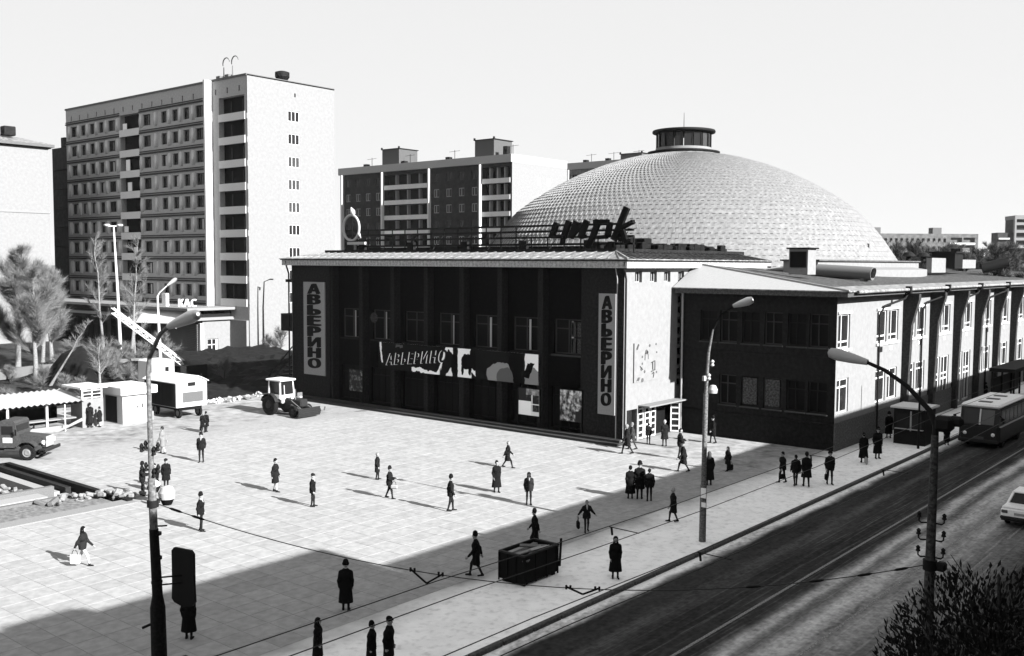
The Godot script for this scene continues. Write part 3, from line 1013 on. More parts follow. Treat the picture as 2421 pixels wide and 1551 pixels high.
	var tex := gtex(1024, 136, func(i, j):
		var u: float = i / 1024.0 + 0.003 * wob.get_noise_2d(i, j)
		var v: float = j / 136.0 + 0.05 * wob.get_noise_2d(i + 500.0, j)
		var k := 0.09
		# the ribbon: from the left, under the name, rising and curling over at its right end
		var rc := 0.93 - 0.05 * sin((u - 0.2) * 26.0) - 0.95 * smoothstep(0.39, 0.475, u) + 0.2 * smoothstep(0.47, 0.5, u)
		var wd := 0.075 + 0.05 * smoothstep(0.4, 0.46, u)
		if u > 0.23 and u < 0.5 and absf(v - rc) < wd: k = 0.92
		if u > 0.31 and u < 0.43 and absf(v - rc - 0.13) < 0.07 and fposmod(u * 48.0, 1.0) > 0.22: k = 0.88
		if absf(u - 0.014 - 0.02 * v * v) < 0.006 and v < 0.75: k = 0.9
		if absf(v - 0.1) < 0.05 and u > 0.12 and u < 0.17: k = 0.3
		if u > 0.452 and u < 0.497 and v > 1.02 - (u - 0.45) * 9.0 and v > rc + 0.12: k = 0.88
		var m := pow((u - 0.512) / 0.024, 2.0) + pow((v - 0.62) / 0.36, 2.0)
		if m < 1.0: k = 0.05
		if u > 0.53 and u < 0.64:   # a dark animal on a pale ground
			k = 0.92
			var d := minf(pow((u - 0.585) / 0.034, 2.0) + pow((v - 0.44) / 0.27, 2.0), pow((u - 0.63) / 0.03, 2.0) + pow((v - 0.32) / 0.4, 2.0))
			d = minf(d, minf(pow((u - 0.56) / 0.009, 2.0) + pow((v - 0.72) / 0.2, 2.0), pow((u - 0.605) / 0.01, 2.0) + pow((v - 0.7) / 0.2, 2.0)))
			if d < 1.0: k = 0.05
			if v > 0.9 - (0.64 - u) * 4.0 and u > 0.615: k = 0.09
		var r1 := pow((u - 0.79) / 0.085, 2.0) + pow((v - 0.78) / 0.42, 2.0)
		if r1 < 1.0 and u > 0.7: k = 0.5 if pow((u - 0.815) / 0.05, 2.0) + pow((v - 0.85) / 0.34, 2.0) > 1.0 else 0.33
		if pow((u - 0.875) / 0.042, 2.0) + pow((v - 0.3) / 0.4, 2.0) < 1.0 or (absf(u - 0.875 - (v - 0.5) * 0.03) < 0.026 and v > 0.4): k = 0.05
		if u > 0.925: k = 0.9 if v < 0.45 + 0.1 * sin(u * 90.0) else 0.48
		if pow((u - 0.945) * 1.0 + (v - 0.55) * 0.06, 2.0) < 0.00032 and v > 0.3 and v < 0.8: k = 0.05
		return k)
	var bm := StandardMaterial3D.new()
	bm.albedo_texture = tex
	bm.roughness = 0.9
	bm.metallic_specular = 0.1
	wpart("cloth", mb3, bm, p)
	var tm2 := text_mesh("АВЬЕРИНО", 1.25, 0.02)
	var bb2 := tm2.get_aabb()
	var x2 := ry(TO_WEST, Vector3(53.0, 4.42, -53.6))
	x2.basis = x2.basis * Basis(Vector3(0.98, 0.1, 0), Vector3(0.22, 1.05, 0), Vector3(0, 0, 1))
	put("lettering", tm2, M.print_white, p, p.global_transform.affine_inverse() * x2.translated_local(-bb2.get_center()))
	var tm3 := text_mesh("АВЬЕРИНО", 1.25, 0.02)
	x2.origin += Vector3(-0.012, 0.03, 0.1)
	put("lettering_shade", tm3, M.black, p, p.global_transform.affine_inverse() * x2.translated_local(-bb2.get_center()))
	# posters
	var pq := [[-43.6, -41.66, 1.09, 2.96, "white poster board divided into dark squares between the right hand columns", 0], [-39.95, -38.06, 1.05, 3.17, "mottled grey circus poster standing under the rightmost upper window", 1], [-61.55, -59.87, 1.2, 2.95, "dim patchy poster low on the left part of the dark front", 2]]
	for q in pq:
		var t := thing("poster", q[4], "poster", Vector3(53.24, q[2], (q[0] + q[1]) / 2), 0, "posters on the circus front")
		var mb := MB.new()
		mb.b3(53.24, q[2], q[0], 53.3, q[3], q[1])
		mb.face(Vector3(53.235, q[2], q[0]), Vector3(0, 0, q[1] - q[0]), Vector3(0, q[3] - q[2], 0))
		var kind: int = q[5]
		var nz := FastNoiseLite.new(); nz.seed = 60 + kind; nz.frequency = 0.045; nz.fractal_octaves = 3
		var pt := gtex(96, 96, func(i, j):
			var k := nz.get_noise_2d(i, j)
			if kind == 0:
				if j < 22: return 0.5 + k * 0.3 if i > 34 else 0.08
				if i < 58 and j > 44: return 0.92
				if i < 36: return 0.06
				if (i > 58 and i < 64) or (j > 52 and j < 57) or i > 91 or j > 80: return 0.85
				return 0.05 if k < 0.25 else 0.2
			if kind == 1 and j > 62 and i > 66: return 0.08
			var big := nz.get_noise_2d(floorf(i / 19.0) * 40.0, floorf(j / 24.0) * 40.0)
			return clampf((0.5 if kind == 1 else 0.14) + big * 0.35 + k * (0.7 if kind == 1 else 0.4), 0.03, 0.85))
		var m2 := StandardMaterial3D.new()
		m2.albedo_texture = pt
		m2.roughness = 0.9
		wpart("print", mb, m2, t)
		mb = MB.new()
		for zz in [q[0], q[1]]: mb.b3(53.2, q[2] - 0.9, zz - 0.04, 53.3, q[3] + 0.04, zz + 0.04)
		mb.b3(53.2, q[3], q[0], 53.3, q[3] + 0.05, q[1])
		wpart("frame", mb, M.black, t)
	# mural on the sunlit wall: a few brush strokes of a juggling figure in a frame line
	var w := thing("wall_painting", "sketchy line painting of a performer on the white side wall beside the entrance corner", "painting", Vector3(55.9, 3.85, -34.78))
	var mm := MB.new(); mm.b3(54.35, 3.9, -34.8, 57.5, 6.5, -34.77)
	wpart("panel", mm, M.plaster, w)
	mm = MB.new()
	var z := -34.755
	mm.bar(Vector3(54.36, 3.9, z), Vector3(54.36, 6.5, z), 0.05)
	mm.bar(Vector3(54.7, 6.1, z), Vector3(54.9, 6.4, z), 0.1)
	for q in [[55.9, 5.85, 0.16], [56.02, 5.8, 0.12], [55.4, 5.55, 0.08], [55.4, 5.1, 0.08], [55.3, 4.75, 0.12], [54.95, 4.1, 0.13], [55.7, 4.55, 0.1], [55.45, 4.0, 0.14], [57.1, 6.3, 0.08], [56.3, 6.25, 0.1], [57.2, 5.75, 0.07], [57.2, 4.4, 0.08]]:
		mm.tube([Vector3(q[0], q[1], z - 0.01), Vector3(q[0], q[1], z + 0.006)], [q[2], q[2]], 8)
	for q in [[55.72, 5.8, 55.7, 5.3, 0.06], [56.1, 5.7, 56.12, 5.35, 0.04], [56.5, 5.1, 56.9, 5.2, 0.2], [56.65, 5.1, 56.68, 4.6, 0.12], [56.95, 5.15, 56.95, 4.55, 0.09], [56.5, 4.5, 56.95, 4.6, 0.18], [56.6, 4.3, 56.8, 4.45, 0.1], [56.85, 4.4, 56.75, 4.05, 0.1], [55.1, 4.95, 55.45, 4.7, 0.09], [54.7, 4.0, 55.1, 4.2, 0.08]]:
		mm.bar(Vector3(q[0], q[1], z), Vector3(q[2], q[3], z), q[4], 0.012)
	wpart("figure", mm, mat("brush", 0.07, 0.9), w)
	var ck := thing("wall_emblem", "small round pale emblem high between the left columns of the dark front", "emblem", Vector3(53.9, 7.25, -59.28))
	mm = MB.new()
	for k in 6: mm.bar(Vector3(53.9, 7.25, -59.28), Vector3(53.9, 7.25 + 0.4 * sin(k * PI / 3), -59.28 + 0.36 * cos(k * PI / 3)), 0.07, 0.04)
	mm.tube([Vector3(53.93, 7.25, -59.28), Vector3(53.96, 7.25, -59.28)], [0.42, 0.42], 16)
	wpart("star", mm, M.curtain_dim, ck)
	mm = MB.new()


func hostel() -> void:
	var X := 73.95
	var r := thing("hostel_building", "tall nine storey grey hostel block with rows of rounded panels and a white pilaster", "apartment building", Vector3(X, 0, -127))
	var P := 2.93
	var wz := [-148.5, -145.7, -143.0, -140.3, -137.3, -127.7, -123.3, -120.55, -117.85, -114.7]
	var wide := [0, 4, 5, 9]
	var holes := []
	for k in 9:
		var y := 30.55 - P * k
		for i in 10:
			var w := 1.9 if i in wide else 1.3
			holes.append([wz[i] + 151.0 - w / 2, y, w, 1.55, 0.3])
		holes.append([151.0 - 134.9, y - 0.1, 5.2, 2.1, 0.8])
		holes.append([151.0 - 110.35, y - 0.2, 5.5, 2.15, 0.8])
	for i in 18:
		holes.append([1.6 + i * 2.55, 33.0, 0.32, 0.7, 0.4])
	var mb := MB.new()
	mb.wall(Vector3(X, 0, -151), Vector3.BACK, 46.6, 34.75, holes)
	var fw := detail(mat("hostel_front", 0.5, 0.95, "soft", 0.2), "grain", 0.35)
	wpart("front_wall", mb, fw, r)
	var w1 := window_mesh(1.3, 1.55, [0.6], [], 0.08)
	var w2 := window_mesh(1.9, 1.55, [0.35, 0.7], [], 0.08)
	for k in 9:
		var y := 30.55 - P * k
		for i in 10:
			var cur: bool = (i * 7 + k * 5 + (i * k) % 3) % 4 == 0 and k > 1
			window(r, w2 if i in wide else w1, Vector3(X + 0.2, y, wz[i]), TO_WEST, M.frame_dim, M.glass)
			if cur:
				mb = MB.new(); mb.b3(X + 0.14, y + 0.06, wz[i] + 0.05, X + 0.18, y + 1.4, wz[i] + 0.42)
				wpart("curtain", mb, M.curtain, r)
		mb = MB.new(); mb.b3(X + 0.76, y - 0.1, -134.95, X + 0.79, y + 2.0, -129.65)
		wpart("loggia_back", mb, M.glass_dull, r)
		mb = MB.new(); mb.b3(X + 0.76, y - 0.2, -110.4, X + 0.79, y + 1.95, -104.8)
		wpart("loggia_back", mb, M.glass_dull, r)
		mb = MB.new(); mb.b3(X + 0.68, y - 0.2, -108.7, X + 0.75, y + 1.5, -108.5); mb.b3(X + 0.68, y - 0.2, -106.2, X + 0.75, y + 1.5, -106.08)
		pieces("loggia_frame", mb, M.frame_dim, r)
		# washing and boards out on the balconies
		if k in [0, 2, 3, 5, 6]:
			mb = MB.new()
			var z0: float = [-133.9, -130.2, -133.2, -132.8, -130.3, -134.0, -131.5, 0, 0][k]
			mb.b3(X + 0.2, y - 0.05, z0 - 0.6, X + 0.24, y + [0.8, 0.8, 1.5, 1.2, 0.7, 0.8, 0.75, 0, 0][k], z0 + 0.5)
			wpart("washing", mb, M.print_white, r)
	# rounded panels between the windows
	var pm := MB.new()
	var prof := []
	for i in 9:
		var t := i / 8.0
		prof.append(Vector2(0.66 * (0.35 + 0.65 * pow(sin(PI * (0.12 + 0.76 * t)), 0.6)), -0.95 + 1.9 * t))
	pm.lathe(prof, 18, Vector3(), 0.2)
	var pmm := pm.mesh()
	for k in 9:
		for i in 10:
			if i == 4 or i == 9: continue
			var zc: float = (wz[i] + wz[i + 1]) / 2
			if i == 5: zc = -125.4
			inst("rounded_panel", pmm, mat("panel_grey", 0.75, 0.95, "grain", 0.8), r, ry(TO_WEST, Vector3(X + 0.02, 30.55 - P * k + 0.75, zc)))
		for zc in [-150.0, -135.6, -128.9 - 0.3, -113.2]: inst("rounded_panel", pmm, M.panel_grey, r, ry(TO_WEST, Vector3(X + 0.04, 30.55 - P * k + 0.75, zc)))
	for k in 10:
		mb = MB.new()
		var y := 32.45 - P * k
		for q in [[-151.05, -135.0], [-129.6, -112.5]]:
			mb.b3(X - 0.14, y, q[0], X, y + 0.2, q[1])
			mb.b3(X - 0.1, y + 0.34, q[0], X, y + 0.46, q[1])
		pieces("floor_band", mb, mat("band_grey", 0.05, 0.95, "grain", 0.8), r)
		if k < 9:
			mb = MB.new()
			mb.b3(X - 0.1, 30.55 - P * k - 1.1, -110.4, X + 0.02, 30.55 - P * k - 0.15, -104.75)
			mb.b3(X - 0.1, 30.55 - P * k - 1.1, -135.0, X + 0.02, 30.55 - P * k - 0.12, -129.6)
			pieces("balcony_front", mb, M.panel_grey, r)
	mb = MB.new()
	mb.b3(X - 1.15, 3.0, -112.1, X, 34.9, -111.75)
	wpart("white_pilaster", mb, M.white_paint, r)
	mb = MB.new()
	mb.b3(X - 0.12, 34.75, -151.1, X + 14, 35.0, -104.3)
	wpart("roof", mb, M.plaster_grey, r)
	# blind end wall with its one stack of windows
	holes = []
	for k in 10: holes.append([6.2, 29.5 + 0.3 - P * k, 1.85, 1.4, 0.2])
	holes.append([7.25, 33.0, 0.22, 0.5, 0.3])
	mb = MB.new()
	mb.wall(Vector3(X + 0.02, 0, -104.3), Vector3.RIGHT, 13.9, 34.9, holes)
	wpart("end_wall", mb, M.plaster, r)
	var we := window_mesh(1.85, 1.4, [0.33, 0.66], [], 0.09)
	for k in 10: window(r, we, Vector3(X + 7.145, 29.8 - P * k, -104.36), 0, M.white_paint, M.curtain_dim if k in [2, 3, 4] else M.glass)
	mb = MB.new()
	mb.lathe([Vector2(0.02, 35.3), Vector2(0.6, 35.4), Vector2(0.95, 35.9), Vector2(0.95, 36.5), Vector2(0.5, 36.65), Vector2(0.02, 36.7)], 14, Vector3(81.4, 0, -107))
	mb.tube([Vector3(81.4, 34.9, -107), Vector3(81.4, 35.4, -107)], [0.3, 0.3], 8)
	wpart("roof_vent", mb, M.dark_paint, r)
	mb = MB.new()
	for z in [-110.6, -108.7]:
		mb.tube([Vector3(X + 1, 34.9, z), Vector3(X + 1, 36.6, z)], [0.09, 0.05], 6)
		var pts := []
		for i in 9: pts.append(Vector3(X + 1, 37.0 + 0.75 * sin(PI * i / 8.0 - 0.3), z + 0.55 - 0.75 * cos(PI * i / 8.0 - 0.3)))
		mb.tube(pts, [0.05, 0.06, 0.07, 0.07, 0.07, 0.07, 0.07, 0.06, 0.05], 6)
		mb.b3(X + 0.5, 34.9, z - 1.0, X + 1.5, 35.5, z - 0.2)
	pieces("roof_aerial", mb, M.concrete, r)
	mb = MB.new()
	mb.b3(75.4, 0, -158.8, 88, 29.6, -151.1)
	for k in 9: mb.b3(74.9, 2.0 + k * 3, -157.5, 75.4, 3.0 + k * 3, -152)
	mb.b3(76, 29.6, -157, 77.2, 31.3, -155.8); mb.b3(76, 29.6, -154.6, 77.2, 31.0, -153.6)
	pieces("stair_tower", mb, mat("tower_dark", 0.035, 0.95, "blotch", 0.1), r)
	# low annex with its swept canopy
	var a := thing("annex_building", "low flat annex with swept white canopy at the foot of the hostel block", "annex", Vector3(69, 0, -115))
	mb = MB.new()
	mb.wall(Vector3(69.6, 0, -108.0), Vector3.RIGHT, 4.4, 4.3, [[0.7, 0.1, 1.5, 1.9, 0.3]])
	mb.b3(73.6, 0, -108.0, 74.0, 4.3, -104.5)
	wpart("white_wall", mb, M.plaster, a)
	var dm := window_mesh(1.5, 1.9, [0.45, 0.85], [0.6], 0.1)
	window(a, dm, Vector3(71.05, 0.1, -108.15), 0, M.white_paint, M.glass, "door")
	mb = MB.new()
	mb.b3(69.2, 0, -108.3, 69.65, 4.0, -107.85)
	wpart("white_pier", mb, M.white_paint, a)
	mb = MB.new()
	for k in 16: mb.bar(Vector3(69.1, 0.3 + k * 0.23, -108.4), Vector3(70.0, 1.2 + k * 0.17, -118.5), 0.12, 0.16)
	mb.b3(69.3, 0, -118.5, 70.2, 4, -108.4)
	wpart("louvre_wall", mb, M.concrete, a)
	mb = MB.new()
	mb.b3(67.8, 4.35, -150, 74.5, 4.7, -107.6)
	wpart("lower_roof", mb, M.concrete_light, a)
	mb = MB.new()
	mb.b3(68.5, 4.7, -150, 73.9, 5.6, -108.2)
	wpart("clerestory", mb, M.dark_paint, a)
	mb = MB.new()
	mb.b3(67.0, 5.62, -150, 73.9, 5.95, -107.2)
	wpart("upper_roof", mb, M.concrete_light, a)
	mb = MB.new()
	for k in 12:
		var t0 := k / 12.0
		var t1 := (k + 1) / 12.0
		var f := func(t: float) -> Vector3: return Vector3(69.4 - 3.0 * t, 5.75 - 1.7 * t * t, -108.2 - 1.0 * t)
		var p0: Vector3 = f.call(t0)
		var p1: Vector3 = f.call(t1)
		mb.quad(p0, p1, p1 + Vector3(-1.2 * t1, -0.2, -10), p0 + Vector3(-1.2 * t0, 0, -10))
		mb.quad(p0 + Vector3(0, -0.9, 0), p1 + Vector3(0, -0.9 + 0.4 * t1, 0), p1, p0)
	wpart("canopy", mb, M.white_paint, a)
	mb = MB.new()
	mb.wall(Vector3(68.8, 0, -150), Vector3.BACK, 31.3, 4.3, [[1, 0.6, 9, 3.2, 0.4], [11, 0.6, 9, 3.2, 0.4], [21, 0.6, 9, 3.2, 0.4]])
	wpart("front_wall", mb, M.dark_paint, a)
	var big := window_mesh(9, 3.2, [0.17, 0.33, 0.5, 0.67, 0.83], [0.7], 0.1)
	for k in 3: window(a, big, Vector3(69.05, 0.6, -144.5 + k * 10), TO_WEST, M.black, M.glass_dull)
	var tm := text_mesh("КАС", 1.35, 0.15)
	var bb := tm.get_aabb()
	put("letters", tm, M.print_white, a, a.global_transform.affine_inverse() * ry(-60, Vector3(68.9, 6.5, -110.2)).translated_local(-bb.get_center()))
	mb = MB.new()
	mb.b3(68.6, 5.95, -115.6, 69.0, 7.6, -114.6)
	wpart("sign_panel", mb, M.print_white, a)
	# neighbour at the picture's left edge
	var l := thing("white_building", "plain white building with a low hipped roof behind trees at the far left", "building", Vector3(50, 0, -150))
	mb = MB.new()
	mb.b3(15, 0, -165, 66.4, 27.7, -141)
	wpart("wall", mb, M.plaster, l)
	mb = MB.new()
	mb.b3(14, 27.72, -166, 67, 28.1, -140.3)
	wpart("cornice", mb, M.plaster_grey, l)
	mb = MB.new(); mb.b3(14.2, 27.55, -165.6, 66.7, 27.7, -140.75)
	wpart("cornice_shadow_gap", mb, M.frame_dim, l)
	mb = MB.new()
	var c := [Vector3(14, 28.1, -140.3), Vector3(67, 28.1, -140.3), Vector3(67, 28.1, -166), Vector3(14, 28.1, -166)]
	mb.quad(c[0], Vector3(24, 31.3, -153), Vector3(58, 31.3, -153), c[1])
	mb.tri(c[1], Vector3(58, 31.3, -153), c[2])
	mb.tri(c[3], Vector3(24, 31.3, -153), c[0])
	wpart("roof", mb, M.roof_metal, l)
	mb = MB.new()
	mb.bbox(Vector3(62, 29.8, -143.5), Vector3(1.6, 1.3, 1.4), 0.1)
	for q in [[55, 33.2], [57.5, 32.4]]:
		mb.bar(Vector3(q[0], 30.0, -147), Vector3(q[0], q[1], -147), 0.1); mb.bar(Vector3(q[0] - 1.6, q[1] - 0.6, -147), Vector3(q[0] + 1.6, q[1] - 0.3, -147), 0.07)
	pieces("dormer", mb, M.roof_dark, l)
	mb = MB.new(); mb.b3(15, 18.4, -140.97, 66.5, 18.65, -140.9); mb.tube([Vector3(56.0, 27, -140.8), Vector3(56.0, 0.5, -140.8)], [0.1, 0.1], 6)
	pieces("string_course", mb, M.concrete_light, l)


func slab_block(name_: String, label: String, X: float, z0: float, z1: float, top: float, depth: float, P: float, n: int, bays: Array, dark: Material, lifts: Array) -> Node3D:
	# bays: [z0, z1, kind]; kind 0 windows, 1 loggias
	var r := thing(name_, label, "apartment building", Vector3(X, 0, (z0 + z1) / 2))
	var holes := []
	for k in n:
		var y := top - 2.1 - P * (k + 1) + 0.9
		for b in bays:
			if b[2] == 1: holes.append([b[0] - z0 + 0.3, y, b[1] - b[0] - 0.6, P * 0.66, 1.3])
			else:
				for i in 4:
					holes.append([b[0] - z0 + (b[1] - b[0]) * (i + 0.5) / 4 - 0.75, y + 0.1, 1.5, 1.65, 0.2])
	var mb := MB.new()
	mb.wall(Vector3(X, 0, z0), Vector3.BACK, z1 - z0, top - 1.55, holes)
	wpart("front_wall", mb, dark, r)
	var wm := window_mesh(1.5, 1.65, [0.45], [], 0.13)
	for k in n:
		var y := top - 2.1 - P * (k + 1) + 0.9
		for b in bays:
			if b[2] == 0:
				for i in 4: window(r, wm, Vector3(X + 0.1, y + 0.1, b[0] + (b[1] - b[0]) * (i + 0.5) / 4), TO_WEST, M.frame if (i * 3 + k * 2) % 3 else M.frame_dim, M.glass)
			else:
				mb = MB.new(); mb.b3(X + 1.25, y, b[0] + 0.3, X + 1.29, y + P * 0.66, b[1] - 0.3)
				wpart("loggia_back", mb, M.glass_dull, r)
				mb = MB.new()
				for i in 3: mb.b3(X + 0.3, y, b[0] + (b[1] - b[0]) * (i + 1) / 4.0 - 0.1, X + 1.2, y + P * 0.66, b[0] + (b[1] - b[0]) * (i + 1) / 4.0 + 0.1)
				pieces("loggia_divider", mb, M.frame, r)
				mb = MB.new(); mb.b3(X - 0.12, y - P * 0.3, b[0] + 0.25, X + 0.02, y - 0.04, b[1] - 0.25)
				pieces("balcony_front", mb, M.panel_grey, r)
				if k == 3 and b[0] < -150:
					mb = MB.new(); mb.b3(X - 0.16, y - P * 0.3, b[0] + 0.4, X - 0.13, y, b[0] + 6.5)
					wpart("white_panel", mb, M.print_white, r)
	for b in bays:
		mb = MB.new(); mb.b3(X - 0.75, 0, b[0] - 0.16, X + 0.02, top - 1.6, b[0] + 0.16)
		wpart("white_fin", mb, M.white_paint, r)
	mb = MB.new()
	mb.b3(X - 0.35, top - 1.5, z0 - 0.3, X + depth, top, z1 + 0.02)
	wpart("parapet", mb, mat("parapet_grey", 0.42, 0.95, "grain", 0.5), r)
	mb = MB.new()
	mb.wall(Vector3(X, 0, z1), Vector3.RIGHT, depth, top - 1.52, [[8, top - 5.4, 1.0, 1.5, 0.15], [11, top - 5.4, 1.0, 1.5, 0.15], [8, top - 8.7, 1.0, 1.5, 0.15], [11, top - 8.7, 1.0, 1.5, 0.15]])
	wpart("end_wall", mb, M.plaster, r)
	var em := window_mesh(1.0, 1.5, [0.5], [], 0.2)
	for q in [[8.5, 5.4], [11.5, 5.4], [8.5, 8.7], [11.5, 8.7]]: window(r, em, Vector3(X + q[0], top - q[1], z1 - 0.06), 0, M.white_paint, M.curtain_dim)
	for q in lifts:
		mb = MB.new(); mb.b3(X + 1.5, top, q[0], X + 7, top + q[2], q[1])
		wpart("lift_housing", mb, mat("lift_grey", 0.1, 0.95, "grain", 0.6), r)
		mb = MB.new(); mb.b3(X + 1.3, top + q[2], q[0] - 0.2, X + 7.2, top + q[2] + 0.15, q[1] + 0.2); mb.b3(X + 1.3, top + q[2] + 0.15, q[0] - 0.2, X + 1.6, top + q[2] + 0.5, q[0] + 0.1); mb.b3(X + 1.3, top + q[2] + 0.15, q[1] - 0.1, X + 1.6, top + q[2] + 0.5, q[1] + 0.2)
		pieces("lift_housing_roof", mb, M.dark_paint, r)
	mb = MB.new()
	for q in [0.12, 0.36, 0.62, 0.93]:
		var z: float = lerpf(z0, z1, q)
		mb.b3(X + 2, top, z - 0.5, X + 3, top + (1.9 if q > 0.9 else 0.8), z + 0.5)
		mb.bar(Vector3(X + 3, top, z + 1.2), Vector3(X + 3, top + 2.2, z + 1.2), 0.08); mb.bar(Vector3(X + 3, top + 1.9, z - 0.3), Vector3(X + 3, top + 2.0, z + 2.6), 0.06)
	pieces("roof_aerial", mb, M.dark_paint, r)
	return r


func far_blocks() -> void:
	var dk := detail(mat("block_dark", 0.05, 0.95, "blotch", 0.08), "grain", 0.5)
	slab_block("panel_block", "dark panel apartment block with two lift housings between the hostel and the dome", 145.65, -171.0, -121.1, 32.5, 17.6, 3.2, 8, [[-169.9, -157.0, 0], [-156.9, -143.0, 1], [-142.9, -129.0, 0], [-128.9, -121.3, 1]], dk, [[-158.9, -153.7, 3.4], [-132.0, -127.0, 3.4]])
	slab_block("panel_block", "grey panel block whose roof corner just shows over the left slope of the dome", 186.7, -138.0, -112.0, 35.0, 14, 3.2, 4, [[-137.8, -125, 0], [-124.8, -112.2, 1]], mat("block_grey", 0.22, 0.95, "blotch", 0.1), [[-124.6, -119, 1.3]])
	# long block beyond the trees, and the balconied block at the right edge
	var r := thing("long_block", "long low grey apartment block with two roof boxes far beyond the dome's right foot", "apartment building", Vector3(415, 0, -128), 40)
	r.rotation.y = atan2(-(429.7 - 401.0), -(-111.3 + 145.9)) + PI / 2   # local x runs along the front
	var mb := MB.new()
	var holes := []
	for k in 7:
		holes.append([39, 24.2 - 3.2 * (k + 1), 4.6, 2.0, 1.0]); holes.append([44.3, 24.2 - 3.2 * (k + 1), 4.6, 2.0, 1.0])
		for i in 16: holes.append([3 + i * 2.2, 24.2 - 3.2 * (k + 1), 1.1, 1.6, 0.2])
	r.position = Vector3(400, 0, -145.9)
	var d := Vector3(429.7 - 400, 0, 145.9 - 111.3).normalized()
	r.basis = Basis(d, Vector3.UP, d.cross(Vector3.UP))
	mb.wall(Vector3(-4, 0, 0), Vector3.RIGHT, 50, 24.5, holes)
	mb.b3(-4, 0, -14, 46, 24.4, -1.2)
	part("wall", mb, mat("far_grey", 0.16, 0.95, "blotch", 0.05), r)
	for k in 7:
		mb = MB.new(); mb.b3(34.8, 20.2 - 3.2 * k, 0.02, 45, 20.9 - 3.2 * k, 0.2)
		part("balcony_front", mb, M.panel_grey, r)
	mb = MB.new(); mb.b3(46.01, 0, -13, 46.3, 24.5, 0.1)
	part("end_wall", mb, M.plaster, r)
	for x in [3.0, 28.0]:
		mb = MB.new(); mb.b3(x, 24.5, -5, x + 3.6, 27.0, -1)
		part("roof_box", mb, M.plaster_grey, r)
	var s := thing("balcony_block", "apartment block with stacked pale balconies at the right edge of the skyline", "apartment building", Vector3(441, 0, -99))
	s.basis = Basis(Vector3(0.55, 0, 0.835).normalized(), Vector3.UP, Vector3(0.55, 0, 0.835).normalized().cross(Vector3.UP))
	mb = MB.new()
	mb.b3(-7, 0, -8, -0.2, 25.2, -1)
	mb.b3(-0.2, 0, -12, 22, 32, -1.2)
	part("wall", mb, mat("far_dark", 0.06, 0.95, "blotch", 0.05), s)
	for k in 9:
		mb = MB.new(); mb.b3(-0.3, 28.2 - 3.1 * k, -1.2, 22, 29.3 - 3.1 * k, 0.3)
		part("balcony_front", mb, M.concrete_light, s)
		if k > 1:
			mb = MB.new(); mb.b3(-6.8 + (k % 2) * 2.5, 28.6 - 3.1 * k, -1.0, -2.6 + (k % 2) * 2.0, 29.2 - 3.1 * k, 0)
			part("balcony_front", mb, M.panel_grey, s)
	mb = MB.new(); mb.b3(-0.4, 30.6, -12, 22, 32.2, 0.3); mb.b3(-1.0, 0, -1.3, -0.3, 32, 0.4)
	part("white_panel", mb, M.plaster, s)
	mb = MB.new(); mb.b3(-28, 0, -30, -9, 24.2, -22)
	part("rear_wing", mb, M.plaster, s)


func opposite_block() -> void:
	# the apartment house from whose window the square is seen; its roof line throws the shade along the street
	var r := thing("facing_apartment_house", "long apartment house lining the near side of the street, seen only by its shade", "apartment building", Vector3(20, 0, 8))
	var mb := MB.new()
	mb.b3(-70, -0.1, 1.2, 25.6, 15.9, 14); mb.b3(25.6, -0.1, 1.2, 190, 14.1, 14)
	pieces("wall", mb, M.plaster_grey, r)
	mb = MB.new()
	mb.b3(-71, 15.95, 0.6, 16.2, 16.55, 14.6); mb.b3(16.2, 15.95, 0.6, 25.8, 16.25, 14.6); mb.b3(25.8, 14.12, 0.6, 191, 14.45, 14.6)
	mb.b3(13.5, 16.55, 0.7, 15.9, 16.75, 3)
	pieces("roof", mb, M.roof_dark, r)


